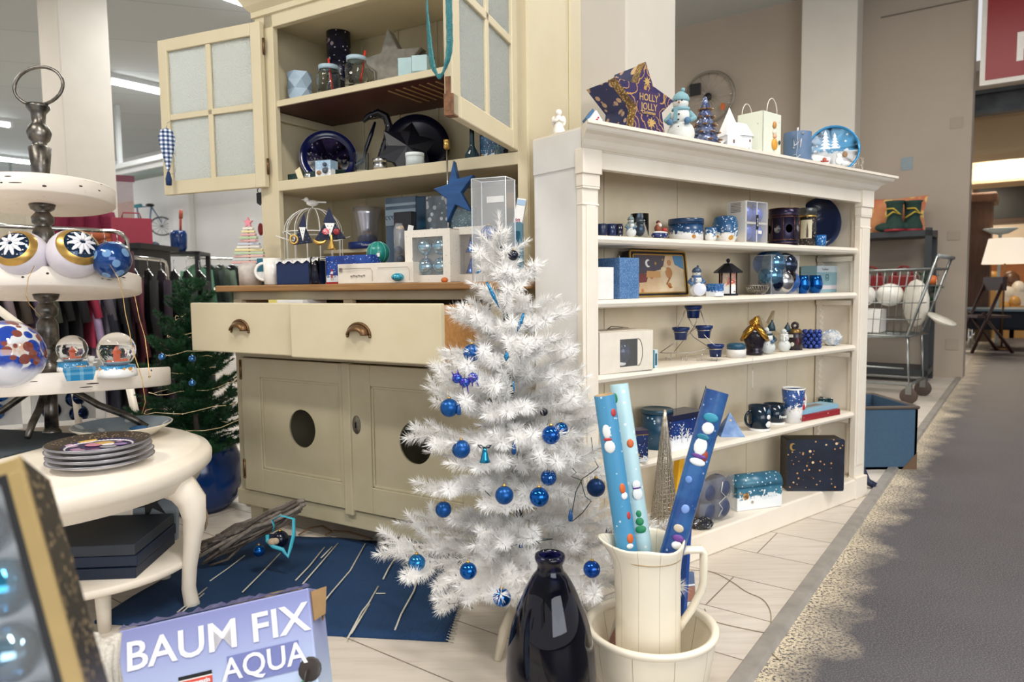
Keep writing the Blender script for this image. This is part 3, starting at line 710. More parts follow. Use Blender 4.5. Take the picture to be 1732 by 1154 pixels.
# ---- middle shelf
z = 1.318
p, k, h, w_ = spot(CAB, 557, .36, z, 218, 97)
T = thing('picture_plate', 'navy plate with a snowy house picture at left of middle shelf', 'plate', (p.x, p.y, z+h*.5), face_cam(p), rot=(R(-12), 0, face_cam(p)))
r = h*.5; b = MB(); M_ = Matrix.Rotation(R(90), 4, 'X')
b.lathe([(0, -.004), (r*.9, -.002), (r, .006), (r, .009), (r*.98, .010), (r*.8, .003), (r*.76, 0), (0, 0)], 48, T=M_); b.build('dish', mat('plate_cobalt', '#121b52', .15), T)
b = MB(); b.lathe([(r*.975, .0095), (r*1.0, .0095), (r*1.005, .0075)], 48, T=M_, cap=False); b.build('rim', mat('plate_rim_pale', '#b9b5cf', .2), T)
b = MB(); b.lathe([(0, .0008), (r*.74, .0008)], 40, T=M_); b.build('picture', winter('plate_scene', -r*.75, r*1.5, '#2a2c63', '#6a567f', '#d5cbdc', '#b96a3a', .12, .3, 28), T)
a, L, h = span(CAB, 487, 563, .19, z, 287)
T = thing('flat_green_box', 'shallow dark green open box holding small things, left end of middle shelf', 'box', a, CAB.rz)
b = MB(); d = .07; b.box(0, L, 0, d, 0, .006); b.box(0, L, 0, .003, 0, h*.8); b.box(0, L, d-.003, d, 0, h); b.box(0, .003, 0, d, 0, h*.8); b.box(L-.003, L, 0, d, 0, h*.8); b.build('tray', mat('dark_green_card', '#15312f', .5), T)
p2, k, h2, w2 = spot(CAB, 510, .185, z, 283, 12)
b = MB(); b.box(-w2/2, w2/2, -.001, .001, 0, h2, T=Matrix.Rotation(R(-24), 4, 'Y')); solo(b, 'price_tag', mat('cream_tag', '#e8dcb8', .7), 'slanting cream price tag stuck in the flat green box', 'tag', p2, CAB.rz)
p2, k, h2, w2 = spot(CAB, 523, .20, z, 292, 16)
b = MB(); b.lathe([(w2*.5, 0), (w2*.5, h2*.7), (w2*.3, h2), (0, h2)], 20); solo(b, 'small_tealight', silver, 'tiny silver tealight in the flat green box', 'candle', p2)
p, k, h, w_ = spot(CAB, 546, .165, z, 271, 30)
T = thing('penguin_cup', 'small pale blue square cup with a penguin figure at front of middle shelf', 'cup', p, CAB.rz+.2)
rbox(T, 'cup', winter('penguin_cup_print', 0, h, '#8fb0cb', '#a9c3d8', '#cfdde8', '#3a3f4a', .3, .3, 60), w_, w_*.8, h, .004)
b = MB(); b.sph((w_*.2, -.004, h*.35), w_*.17, 10); b.sph((w_*.2, -.006, h*.72), w_*.12, 10); b.build('penguin', mat('penguin_grey', '#4b5663', .5), T)
b = MB(); b.sph((-w_*.22, -.003, h*.25), w_*.16, 10, sc=(1, .4, .8)); b.build('dog', mat('print_tan', '#8e6a45', .5), T)
tumb = glass('tumbler_glass', '#f4f8fa', .02, 1.3)
p, k, h, w_ = spot(CAB, 612, .19, z, 259, 25); r = w_/2
b = MB(); b.lathe([(0, 0), (r*.9, 0), (r, h), (r*.9, h), (r*.8, .01), (0, .01)], 8, sm=False); solo(b, 'glass_tumbler', tumb, 'clear faceted glass tumbler on middle shelf beside the silver tin', 'glass', p)
p, k, h, w_ = spot(CAB, 643, .19, z, 269, 24); r = w_/2
T = thing('silver_tin', 'small round silver candle tin on middle shelf right of tumbler', 'tin', p)
b = MB(); b.cyl((0, 0, 0), r*.95, h*.7, 24); b.build('tin_body', silver, T); b = MB(); b.cyl((0, 0, h*.7), r, h*.3, 24); b.build('lid', silver, T)
starc = dots('star_cloth', '#0b0d1c', '#e8e8f0', 70, .14, .35)
p, k, h, w_ = spot(CAB, 632, .33, z, 186)
T = thing('star_skate', 'black boot-shaped ornament speckled with white stars leaning in the middle shelf', 'decoration', p, face_cam(p))
P = lambda x, y: ((x-632)*k, 0, z+h-z+0 - (y-186)*k)
b = MB(); b.tube([P(618, 205), P(626, 196), P(642, 190), P(655, 196), P(660, 212), P(656, 232), P(648, 255), P(640, 284)], [5*k, 9*k, 11*k, 11*k, 11*k, 11*k, 11*k, 10*k], 12, flat=.6); b.build('boot', starc, T)
b = MB(); b.tube([P(637, 205), P(630, 225), P(622, 246), P(616, 268)], [2*k, 3.5*k, 3.5*k, 2*k], 8); b.tube([P(616, 268), P(606, 276), P(598, 290)], 4*k, 8); b.build('blade', navyg, T)
p, k, h, w_ = spot(CAB, 708, .40, z, 191, 92)
T = thing('dark_plate', 'round black-blue glass plate standing at the back of the middle shelf', 'plate', (p.x, p.y, z+h*.5), rot=(R(-10), 0, face_cam(p)))
r = h*.5; b = MB(); b.lathe([(0, -.004), (r*.9, -.002), (r, .008), (r*.98, .012), (r*.75, .002), (0, .0)], 48, T=M_); b.build('dish', navyg, T)
p, k, h, w_ = spot(CAB, 690, .31, z, 202)
T = thing('star_bowl', 'black-blue star-shaped glass dish leaning before the round dark plate', 'dish', (p.x, p.y, z+h*.47), rot=(R(-18), 0, face_cam(p)))
b = MB(); pol = starpoly(h*.56, h*.36, 6, 80); vs = [(x, 0, q) for x, q in pol]+[(0, -.022, 0)]+[(x, .01, q) for x, q in pol]; n = len(pol)
b.add(vs, [(i, (i+1) % n, n) for i in range(n)]+[((i+1) % n, i, n+1+i, n+1+(i+1) % n) for i in range(n)]+[tuple(range(n+1, 2*n+1))]); b.build('relief_star', mat('soft_black_blue', '#0a0c18', .42), T)
p, k, h, w_ = spot(CAB, 702, .19, z, 259, 31); r = w_/2
T = thing('white_candle_tin', 'low white candle jar with pale lid in front of the star dish', 'candle', p)
b = MB(); b.cyl((0, 0, 0), r, h*.72, 24); b.build('jar', mat('pale_grey_glass', '#c9d2d4', .15), T); b = MB(); b.cyl((0, 0, h*.7), r*1.02, h*.28, 24); b.build('lid', mat('pale_lid', '#e6eef0', .4), T)
p, k, h, w_ = spot(CAB, 799, .27, z, 222, 24); r = w_/2
b = MB(); b.lathe([(0, 0), (r, 0), (r, h*.3), (r*.35, h*.55), (r*.3, h*1.2), (r*.4, h*1.2), (0, h*1.2)], 20); solo(b, 'blue_bottle', glass('blue_glass', '#6f9fd0', .03, 1.3), 'small blue glass bottle under the right glass door', 'bottle', p)
a, L, h = span(CAB, 812, 852, .30, z, 226)
b = MB(); b.box(0, L, 0, .03, 0, h, 0); b.box(L*.05, L*.8, -.002, 0, h*.15, h*.95, 1); solo(b, 'blue_print_box', [navy, winter('dark_print', 0, .08, '#1a3353', '#3d6684', '#5d7f99', '#8b5a3c', .3, .3, 60)], 'dark blue printed box on middle shelf behind the right glass door', 'box', a, CAB.rz)
b = MB(); p, k, h, w_ = spot(CAB, 846, .2, z, 246)
for i in range(9): b.tube([(rnd.uniform(-.02, .02), rnd.uniform(-.01, .01), 0), (rnd.uniform(-.03, .03), rnd.uniform(-.02, .02), .03), (rnd.uniform(-.03, .03), rnd.uniform(-.02, .02), rnd.uniform(.02, .045))], .0012, 4)
solo(b, 'tinsel_sprig', mat('tinsel_teal', '#6d949b', .3, .5), 'small blue-grey tinsel sprig at right end of middle shelf', 'decoration', p)
# ---- worktop
z = .9165
p, k, h, w_ = spot(CAB, 424, .04, z, 378)
T = thing('slat_tree', 'little tree of stacked pastel wooden slats with pink star on top', 'decoration', p, CAB.rz+R(20))
b = MB(); b.lathe([(18*k, 0), (19*k, 30*k), (12*k, 38*k), (0, 38*k)], 18); b.build('stump', mat('white_pot', '#cfc6bd', .6, var=.25), T)
b = MB(); b.cyl((0, 0, 30*k), 1.5*k, h-36*k, 8); b.build('rod', raww, T)
sl = ['#d9a6a0', '#c8cfc9', '#e0b3ac', '#b7c9a6', '#e6d699', '#e3ddd2', '#c5c9d6', '#e0b0ad', '#b3c99f', '#dba9a3', '#e6d9a5', '#e6dfcf']
for i, c in enumerate(sl):
    zz = 37*k+i*5.1*k; L = (31-i*2.05)*k; b = MB(); b.box(-L, L, -4*k, 4*k, zz, zz+3.6*k, T=Matrix.Rotation(R(rnd.uniform(-14, 14)), 4, 'Z')); b.build('slat', mat('slat_'+str(i), c, .6), T, bev=.001)
b = MB(); b.prism(starpoly(9*k, 4*k, 5, 90, 0, 105*k), -2*k, 2*k); b.build('star', mat('pink_star', '#e58f9b', .5), T)
p, k, h, w_ = spot(CAB, 462, .03, z, 437, 30)
T = thing('picture_mug', 'white mug with small blue house picture between slat tree and navy box', 'mug', p, face_cam(p)); mug(T, w_, h, wht_gl, hs=-1, taper=.95)
a, L, h = span(CAB, 436, 456, .01, z, 437)
b = MB(); b.box(0, L, 0, .004, h*.2, h, 0); b.box(0, L, -.001, 0, h*.25, h*.5, 1); solo(b, 'house_card', [teal, wht], 'small teal and white card with a snowy house leaning on the white mug', 'card', a, CAB.rz)
a, L, h = span(CAB, 468, 523, -.01, z, 441)
T = thing('navy_box', 'plain navy blue box with white lace edging on its top', 'box', a, CAB.rz)
b = MB(); b.box(0, L, 0, .08, 0, h); b.build('box_body', mat('navy_box_card', '#0c2753', .5), T, bev=.002)
b = MB(); m = 24; b.add([(L*1.35*i/m-.006, -.004-.003*(i % 2), h+.003*math.sin(i*1.1)+(.004 if i > 14 else 0)) for i in range(m+1)]+[(L*1.35*i/m-.006, .08, h+.005+.012*(i/m)) for i in range(m+1)]+[(L*1.35*i/m-.006, -.006, h-.006-.005*math.sin(i*1.3)) for i in range(m+1)], [(i, i+1, m+2+i, m+1+i) for i in range(m)]+[(i+1, i, 2*m+2+i, 2*m+3+i) for i in range(m)]); b.build('lace', wht, T)
# bird cage
p, k, h, w_ = spot(CAB, 533, .22, z, 352, 94)
T = thing('bird_cage', 'white wire bird cage with a little white bird on its dome', 'bird cage', p, face_cam(p)); r = w_/2; hz = h-r*.86
wire = mat('white_wire', '#e9e7e0', .4)
b = MB()
for i in range(14):
    a = math.tau*i/14; c, s = math.cos(a), math.sin(a)
    b.tube([(r*c, r*s, 0), (r*c, r*s, hz)]+[(r*math.cos(R(t))*c, r*math.cos(R(t))*s, hz+r*.86*math.sin(R(t))) for t in range(15, 91, 15)], .0014, 5)
b.build('bars', wire, T)
for zz, nm in ((.004, 'ring'), (hz*.48, 'ring'), (hz, 'ring')):
    b = MB(); b.tube([(r*math.cos(math.tau*i/32), r*math.sin(math.tau*i/32), zz) for i in range(32)], .0022, 6, closed=True); b.build(nm, wire, T)
b = MB(); b.lathe([(0, 0), (r, 0), (r, .004), (0, .004)], 32); b.build('base', wire, T)
b = MB()
for sx in (-1, 1): b.tube([(sx*(r*.98+.011*t*math.cos(R(50*t))), -.01, hz*.93+.02*math.sin(R(60*t))) for t in range(0, 7)], .0024, 6)
b.build('scroll', wire, T)
b = MB(); bh = h+.001; b.sph((0, 0, bh+.018), .014, 14, sc=(1.7, .9, .9)); b.sph((-.022, 0, bh+.031), .010, 12); b.lathe([(.004, 0), (0, .012)], 8, T=Matrix.Translation((-.03, 0, bh+.031)) @ Matrix.Rotation(R(-90), 4, 'Y')); b.box(.018, .052, -.004, .004, bh+.02, bh+.025, T=None); b.tube([(0, 0, bh-.004), (0, 0, bh+.01)], .003, 6); b.build('bird', wire, T)
def cloth_elf(px, py, w, hh, Y, lab, flip=1):
    p = at(px, py, Y); k = p.y/F
    T = thing('cloth_elf', lab, 'ornament', p, face_cam(p), 'navy cloth elves on the cage')
    b = MB(); b.prism([(-w*k, -hh*k), (w*k, -hh*k*.9), (.0, 0)], -.006, .006); b.build('coat', dots('elf_cloth', '#171c33', '#8b93ad', 160, .14, .8), T, bev=.002)
    b = MB(); b.prism([(-w*.32*k, -hh*.3*k), (w*.32*k, -hh*.3*k), (0, -hh*.85*k)], -.009, -.0055); b.build('face', mat('elf_face', '#e9e9e6', .7), T)
    b = MB(); b.prism([(-w*.4*k, -hh*.28*k), (w*.4*k, -hh*.28*k), (w*.25*flip*k, hh*.32*k)], -.010, -.004); b.build('hat', mat('elf_hat', '#1b2342', .8), T)
    b = MB()
    for sx in (-1, 1): b.sph((sx*w*.12*k, -.0098, -hh*.42*k), .7*k, 6)
    b.sph((0, -.0098, -hh*.55*k), .7*k, 6); b.build('eyes', blk, T)
cloth_elf(511, 372, 16, 42, 2.36, 'navy cloth elf tilted at left side of the bird cage', 1); cloth_elf(557, 365, 26, 42, 2.33, 'navy cloth elf with white face at right front of bird cage', 0)
for px, py, s, kind, lab in ((497, 405, 6, 'ring', 'gold ring-shaped ornament hanging left on the bird cage'), (541, 404, 9, 'moon', 'gold half-moon ornament hanging on the cage front'), (561, 412, 7, 'bell', 'gold bell ornament hanging below the right cloth elf')):
    p = at(px, py, 2.32); k = p.y/F; b = MB()
    if kind == 'ring': b.tube([(s*k*math.cos(math.tau*i/16), 0, s*k*1.2*math.sin(math.tau*i/16)) for i in range(16)], 1.8*k, 8, closed=True)
    elif kind == 'moon': b.tube([(s*1.1*k*math.cos(R(t)), 0, s*k*.8*math.sin(R(t))) for t in range(180, 361, 20)], [1*k, 2*k, 3*k, 3.6*k, 3.8*k, 3.8*k, 3.4*k, 2.6*k, 1.6*k, .8*k], 8)
    else: b.lathe([(0, 16*k), (2*k, 14*k), (3*k, 4*k), (7*k, -6*k), (7.5*k, -10*k), (0, -11*k)][::-1], 16)
    solo(b, 'gold_ornament', gold, lab, 'ornament', p, face_cam(p), 'gold ornaments on the cage')
for px, dx, lab in ((551, 0, 'pink and white striped sweet ornament on the cage front'), (569, 1, 'dark red round ornament on the cage front')):
    p = at(px, 392, 2.315); k = p.y/F; b = MB(); b.sph((0, 0, 0), 6*k, 12, sc=(1, .5, .9)); solo(b, 'red_ornament', dots('striped_pink', '#cf5a63', '#f1e4e0', 200, .3, .5) if not dx else mat('dark_red', '#8c1f2b', .4), lab, 'ornament', p)
# glass tumbler in the cage / printed packets
p, k, h, w_ = spot(CAB, 533, .0, z, 435, 18)
b = MB(); b.lathe([(w_*.45, 0), (w_*.5, h), (w_*.46, h), (w_*.42, .003), (0, .003)], 20); solo(b, 'clear_tumbler', tumb, 'clear plastic tumbler between the navy box and the snowman packet', 'glass', p)
a, L, h = span(CAB, 552, 628, .02, z, 432)
T = thing('snowman_packet', 'blue printed box with a red snowman on its side behind the white card box', 'box', a, CAB.rz)
b = MB(); b.box(0, L, 0, .05, 0, h); b.build('carton', winter('packet_print', -.01, .09, '#12307c', '#2b55ad', '#e4ebf4', '#c03030', .35, .2, 50, False), T, bev=.001)
b = MB(); b.box(0, L*.3, -.001, .0, 0, .007, 1); b.sph((L*.14, -.001, .022), .009, 10, 0, (1, .15, 1)); b.sph((L*.14, -.001, .038), .0065, 10, 0, (1, .2, 1)); b.box(L*.13, L*.16, -.003, -.001, .02, .034, 1); b.sph((L*.14, -.001, .046), .005, 8, 1, (1, .2, 1)); b.build('print', [wht, red], T)
a, L, h = span(CAB, 572, 699, -.028, z, 445)
T = thing('white_card_box', 'long low white cardboard box with grey printed tab outlines', 'box', a, CAB.rz)
b = MB(); b.slab([(0, 0), (L*.52, -.004), (L, 0), (L, .045), (0, .045)], 0, h); b.build('carton', mat('offwhite_card', '#e9e0d0', .6), T, bev=.001)
gp = mat('grey_print', '#8a8078', .6); b = MB()
for x0, x1 in ((.03, .49), (.55, .97)): b.tube([(L*x0+.004, -.006, h*.75), (L*x1-.006, -.006, h*.75), (L*x1, -.006, h*.6), (L*x1, -.006, h*.1)], .0006, 4)
b.box(L*.03, L*.07, -.0045, -.003, h*.6, h*.8)
for i in range(6): b.box(L*(.19+.035*i), L*(.21+.035*i), -.0058, -.003, h*(.34+.03*(i % 2)), h*(.40+.03*(i % 2)))
b.build('print', gp, T)
p, k, h, w_ = spot(CAB, 673, -.036, z, 459, 22)
b = MB(); b.sph((0, 0, h*.5), w_*.5, 20, sc=(1, 1, .62)); solo(b, 'teal_glitter_candle', dots('teal_glitter', '#1d8fae', '#9de0ea', 300, .3, .25, .3), 'round turquoise glitter tealight at front edge of the worktop', 'candle', p)
p, k, hh_, w_ = spot(CAB, 641, .085, z, 428); p.z = z+hh_
T = thing('green_ball_candle', 'ribbed sea-green ball candle behind the white card box', 'candle', (p.x, p.y, p.z)); 
b = MB(); r = 19*k; b.sph((0, 0, 0), r, 24); b.build('ball', mat('sea_green_wax', '#1f8a7e', .3, var=.12), T)
b = MB()
for i in range(9):
    a = math.tau*i/9; b.tube([(r*1.005*math.cos(R(t))*math.cos(a), r*1.005*math.cos(R(t))*math.sin(a), r*1.005*math.sin(R(t))) for t in range(-50, 91, 14)], .0007, 4)
b.build('ribs', mat('pale_green', '#8fd0c2', .4), T)
b = MB(); b.lathe([(r*.55, -r*.82-.02), (r*.5, -r*.8), (0, -r*.8)], 16); b.box(-.02, .02, -.02, .02, z-p.z, -r*.8); b.build('stand', navy, T)
b = MB(); b.box(-.005, .005, -r-.0005, -r+.002, -.014, -.002); b.build('price_sticker', paperw, T, rot=(0, 0, face_cam(p)))
p, k, h, w_ = spot(CAB, 622, .43, 1.060, 352, 55); r = w_/2
T = thing('silver_gift_set', 'shiny silver and clear plastic gift cup standing on the small inner shelf', 'gift set', p, face_cam(p))
b = MB(); b.lathe([(r*1.15, 0), (r*1.15, h*.16), (0, h*.16)], 28); b.build('base', mat('royal_blue_card', '#16347c', .4), T)
b = MB(); b.lathe([(r*.62, h*.16), (r*.62, h*.5), (r*.8, h*.85), (r*.85, h), (r*.78, h), (r*.6, h*.5), (0, h*.2)], 28); b.build('cup', mat('bright_foil', '#d3d3dc', .22, .85), T)
b = MB(); b.lathe([(r*.9, h*.16), (r*.95, h*1.02), (0, h*1.03)], 16, sm=False); b.build('wrapping', clear, T)
text('Farbenfroh', .011, wht, T, (0, -r*1.155, h*.08))
def packet(px0, px1, v, yt, m, lab, d=.03, zb=None, tilt=0, name='napkin_packet', cat='packet', wrap=True, extra=None):
    a, L, h = span(CAB, px0, px1, v, z, yt)
    T = thing(name, lab, cat, a, CAB.rz, rot=(R(tilt), 0, CAB.rz)); b = MB(); b.box(0, L, 0, d, 0, h); b.build('pack', m, T, bev=.003)
    if wrap: b = MB(); b.box(-.002, L+.002, -.002, d+.002, 0, h+.003); b.build('wrapper', clear, T, bev=.002)
    if extra: extra(T, L, h)
def band(T, L, h):
    b = MB(); b.box(0, L, -.001, 0, h*.68, h*.86, 0); b.box(0, L, -.001, 0, h*.9, h*.93, 0)
    for i in range(9): b.tube([(L*(.06+.11*i)+.007*math.cos(t_), -.0018, h*.77+.007*math.sin(t_)) for t_ in [q*.7 for q in range(8)]], .0012, 4, 1)
    b.build('band', [mat('silver_blue_print', '#9db7c9', .35), mat('print_navy', '#29455e', .4)], T)
packet(655, 706, .33, 333, mat('teal_napkin', '#1d4e70', .4), 'packet of teal napkins with a scroll border standing at the back', extra=band)
packet(706, 722, .31, 332, mat('petrol_candle', '#0e4564', .35), 'tall petrol blue candle pack right of the teal napkins', wrap=False, name='candle_pack')
packet(723, 758, .28, 331, dots('grey_pieces', '#5c7382', '#c5ccd0', 45, .35, .2, base2='#2d3f4b'), 'clear bag of grey and white ornaments beside the petrol pack')
packet(668, 698, .22, 358, mat('black_gift_box', '#14141c', .3), 'black gift box with gold emblem before the teal napkins', name='black_box', cat='box', wrap=False, extra=lambda T, L, h: MB().sph((L*.4, -.001, h*.78), L*.2, 12, sc=(1, .1, .5)).build('emblem', gold, T))
packet(764, 800, .30, 352, winter('blue_pack_back', 0, .15, '#244f63', '#5a7f86', '#8ca4a9', '#39525c', .2, .3, 60), 'blue-green patterned pack half hidden behind the wooden star')
p, k, h, w_ = spot(CAB, 677, .10, z, 378, 24)
T = thing('bauble_tube', 'clear tube of dark blue baubles with silver tag at left of bauble box', 'baubles', p, .3)
b = MB()
for i in range(4):
    zz = .018+i*.031
    b.sph((.004*(-1)**i, 0, zz), .015, 16)
b.build('small_bauble', mat('deep_blue_bauble', '#0c2c52', .12, .7), T)
b = MB(); b.lathe([(.019, 0), (.019, h*.9), (.012, h), (0, h)], 16); b.build('tube', clear2, T)
b = MB(); b.box(-.012, .006, -.0215, -.0195, h*.78, h*.98, T=Matrix.Rotation(R(12), 4, 'Y')); b.build('tag', paperw, T)
def windowbox(a, L, h, d, lab, spots, rr, ballm, rz, bell=False, group='boxed ornaments on the worktop'):
    T = thing('ornament_box', lab, 'box', a, rz, group)
    b = MB(); wx, wz = .17, .14; x0, x1, z0, z1 = L*wx, L*(1-wx*.9), h*wz, h*(1-wz)
    b.box(0, L, .002, d, 0, .003); b.box(0, L, .002, d, h-.003, h); b.box(0, .003, .002, d, 0, h); b.box(L-.003, L, .002, d, 0, h); b.box(0, L, d-.003, d, 0, h)
    b.box(0, x0, 0, .002, 0, h); b.box(x1, L, 0, .002, 0, h); b.box(x0, x1, 0, .002, 0, z0); b.box(x0, x1, 0, .002, z1, h)
    b.build('carton', dots('dotted_white_card', '#e7e0d3', '#8d8f98', 110, .10, .6), T)
    b = MB(); b.box(x0, x1, .0022, .0028, z0, z1); b.build('window', clear, T)
    for fx, fz in spots:
        o = bpy.data.objects.new('bauble', None); COL.objects.link(o); o.parent = T; o.location = (L*fx, d*.5, h*fz)
        b = MB()
        if bell: b.lathe([(0, rr), (rr*.25, rr*.95), (rr*.45, rr*.2), (rr*.8, -rr*.8), (rr*.9, -rr), (0, -rr)][::-1], 20)
        else: b.sph((0, 0, 0), rr, 24)
        b.build('ball' if not bell else 'bell', ballm, o)
        b = MB(); b.cyl((0, 0, rr*.97), rr*.2, rr*.22, 10); b.build('cap', silver if not bell else gold, o)
    return T
a, L, h = span(CAB, 686, 762, .0, z, 388)
windowbox(a, L, h, .06, 'white dotted window box with four pale blue shiny baubles', ((.35, .69), (.70, .69), (.35, .30), (.70, .30)), L*.165, mat('pale_blue_mercury', '#9cc3d6', .06, .95, var=.1), CAB.rz)
a, L, h = span(CAB, 768, 822, .05, z, 383)
windowbox(a, L, h, .06, 'white window box with blue glass bells right of the bauble box', ((.42, .68), (.42, .30)), L*.2, mat('blue_bell_glass', '#1c4fb0', .08, .7), CAB.rz, True)
# star on rod
bw = wood('blue_stained_wood', '#123f70', '#1f5590', .55, (2, 2, 14), .15)
p, k, h, w_ = spot(CAB, 771, .09, z, 272)
T = thing('wooden_star', 'chunky blue stained wooden star standing in front of the middle shelf', 'decoration', p, CAB.rz+R(22))
b = MB(); pol = [((x-771)*k*1.12, -(y-272)*k) for x, y in ((773, 272), (778, 303), (803, 297), (783, 325), (799, 358), (774, 345), (761, 374), (762, 335), (741, 318), (764, 311))]
b.prism([(x, h+q) for x, q in pol][::-1], -.022, .022); b.build('star', bw, T, bev=.003)
b = MB(); b.cyl((-.02, 0, 0), .004, h*.42, 10); b.lathe([(.03, 0), (.03, .006), (0, .006)], 20, c=(-.02, 0, 0)); b.build('foot_rod', silver, T)
p, k, h, w_ = spot(CAB, 760, .125, z, 236)
T = thing('metal_rod_holder', 'thin silver rod with brass socket standing left of the wooden star', 'candle holder', p)
b = MB(); b.cyl((0, 0, .004), .0028, h-.03, 10); b.build('rod', silver, T); b = MB(); b.lathe([(.006, h-.03), (.0105, h-.026), (.0105, h-.012), (.009, h-.01), (.0105, h-.008), (.0105, h), (0, h)], 18); b.build('socket', gold, T)
b = MB(); b.lathe([(.035, 0), (.035, .004), (0, .004)], 24); b.build('base', silver, T)
a, L, h = span(CAB, 800, 853, -.038, z, 300)
T = thing('clear_plastic_box', 'tall empty clear plastic box standing at the right of the worktop', 'box', a, CAB.rz+R(8))
cl3 = film('clear_plastic_sheet', '#f2f6fa', .10, .05)
b = MB()
for q in ((0, L, 0, .0012), (0, L, .07, .0712), (0, .0012, 0, .07), (L-.0012, L, 0, .07)): b.box(q[0], q[1], q[2], q[3], 0, h)
b.build('walls', cl3, T)
b = MB(); e = .0014
for x in (0, L):
    for y in (0, .07): b.tube([(x, y, 0), (x, y, h)], e, 6)
b.tube([(0, 0, h), (L, 0, h), (L, .07, h), (0, .07, h)], e, 6, closed=True); b.build('edges', mat('plastic_edge', '#dfe6ea', .1, var=.02), T)
b = MB(); b.box(L*.45, L*.95, -.001, 0, h*.76, h*.82); b.build('sticker', mat('pale_sticker', '#cfd0cd', .5), T)
p = at(866, 430, 2.18); k = p.y/F
T = thing('narrow_white_pack', 'narrow white packet with red writing leaning against the right stile', 'packet', p, rot=(0, R(11), CAB.rz+R(20)))
b = MB(); b.box(-.014, .014, 0, .02, -.04, .17); b.build('pack', paperw, T, bev=.001)
text('CANDLES', .018, mat('pink_red_print', '#b1576b', .5), T, (0, -.001, .07), rot=(R(90), R(-90), 0), bold=.0004)
b = MB(); b.box(-.013, .013, -.001, 0, .15, .166); b.build('label', mat('pale_blue_label', '#a8c3dd', .5), T)
p, k, h, w_ = spot(CAB, 873, .07, z, 376)
b = MB(); b.prism(rrect(-.022, .022, 0, h, .006), 0, .01, 0); b.prism(rrect(-.016, .016, h*.15, h*.85, .005), -.001, 0, 1); solo(b, 'framed_tile', [mat('blue_grey_frame', '#5f8596', .4), mat('petrol_picture', '#14536c', .3)], 'small blue-grey framed tile behind the narrow white packet', 'picture', p, CAB.rz)
b = MB(); p, k, h, w_ = spot(CAB, 752, -.03, z, 458); b.sph((0, 0, .006), .011, 10, sc=(1, .6, .8)); solo(b, 'orange_ribbon_bit', orange, 'little orange piece lying before the pale blue bauble box', 'decoration', p)
p = at(826, 395, 2.15); bauble(p, .024, dots('blue_glitter', '#1b3f86', '#b9cbe8', 260, .3, .2, .3), 'blue glitter bauble inside the clear plastic box near the tree tip', hook=False)
p = CAB.w(.26, -.06, .845); T = thing('paperback', 'white book with yellow spine lying in the left drawer', 'book', p, CAB.rz+.05)
b = MB(); b.box(0, .16, 0, .12, 0, .018); b.build('pages', paperw, T, bev=.001); b = MB(); b.box(0, .04, -.001, .12, .0, .0185); b.build('spine', mat('yellow_print', '#e7d77a', .5), T)
b = MB(); b.box(-.0035, .0035, -.001, .001, -.005, .005); solo(b, 'price_sticker', paperw, 'tiny white price sticker on the left end of the brown worktop', 'sticker', CAB.w(-.05, -.047, .905), CAB.rz)
# ================================================================== ON THE BOOKCASE
B_ = BKC
def bput(px, v, z, yt, w): return spot(B_, px, v, z, yt, w)
def lidtin(T, r, h, body, lid, lh=.22, n=36, sc=None):
    b = MB(); b.lathe([(0, 0), (r*.97, 0), (r*.97, h*(1-lh)), (0, h*(1-lh))], n); b.build('body', body, T)
    b = MB(); b.lathe([(r, h*(1-lh)), (r, h*.98), (r*.97, h), (r*.9, h*1.0), (r*.85, h*.985), (0, h*.985)], n); b.build('lid', lid, T)
# ---- first shelf
z = 1.0425
tl_g = 'tealights in a row on the first bookcase shelf'
for px, w, m, lab in ((1018, 17, navy, 'navy tealight at the very left of the first bookcase shelf'), (1034, 16, mat('tealight_navy', '#16244d', .25), 'navy tealight, second from left on the first bookcase shelf'), (1047, 14, dots('tealight_black', '#1a1c2c', '#b6bac4', 90, .2, .1), 'black and silver tealight before the clear snowman jar')):
    p, k, h, w_ = bput(px, .05, z, 379, w); T = thing('tealight', lab, 'candle', p, 0, tl_g); tealight(T, w_, h, m)
    b = MB(); b.cyl((0, 0, h*.3), w_*.4, h*.35, 16); b.build('wax', wht, T)
p, k, h, w_ = bput(1082, .07, z, 362, 30)
T = thing('clear_jar', 'clear round pot holding grey baubles behind the grey snowman', 'jar', p)
b = MB(); b.lathe([(0, 0), (w_*.5, 0), (w_*.5, h), (w_*.48, h), (w_*.48, .003), (0, .003)], 28); b.build('pot', tumb, T)
b = MB(); b.sph((0, 0, h*.3), w_*.3, 14); b.sph((w_*.14, 0, h*.62), w_*.25, 14); b.sph((-w_*.14, .0, h*.66), w_*.22, 14); b.build('bauble', mat('slate_bauble', '#4c6178', .15, .5), T)
p, k, h, w_ = bput(1067, .035, z, 363, 18)
T = thing('snowman_figurine', 'grey and white snowman with grey hat on the first shelf by the clear pot', 'snowman', p, face_cam(p)); gh = mat('grey_green_hat', '#7c8c8c', .5); snowman(T, h, '#d9dcd8', gh, gh)
p, k, h, w_ = bput(1116, .06, z, 389, 36)
T = thing('snow_mound', 'low oval navy and snow-white base carrying the little santa figure', 'decoration', p, B_.rz)
b = MB(); b.sph((0, 0, h*.42), w_*.5, 22, sc=(1, .6, h*.8/w_)); b.build('foot', dots('navy_snowy', '#1b2c62', '#d6dbea', 90, .2, .2), T)
b = MB(); b.sph((0, 0, h*.7), w_*.46, 22, sc=(1, .58, .16)); b.build('snow', wht, T)
p2 = Vector((p.x, p.y, z+h*.75)); k2 = k
T = thing('santa_figurine', 'tiny santa with brown sack sitting on the navy snow base', 'figurine', p2+B_.u*(-.008), B_.rz)
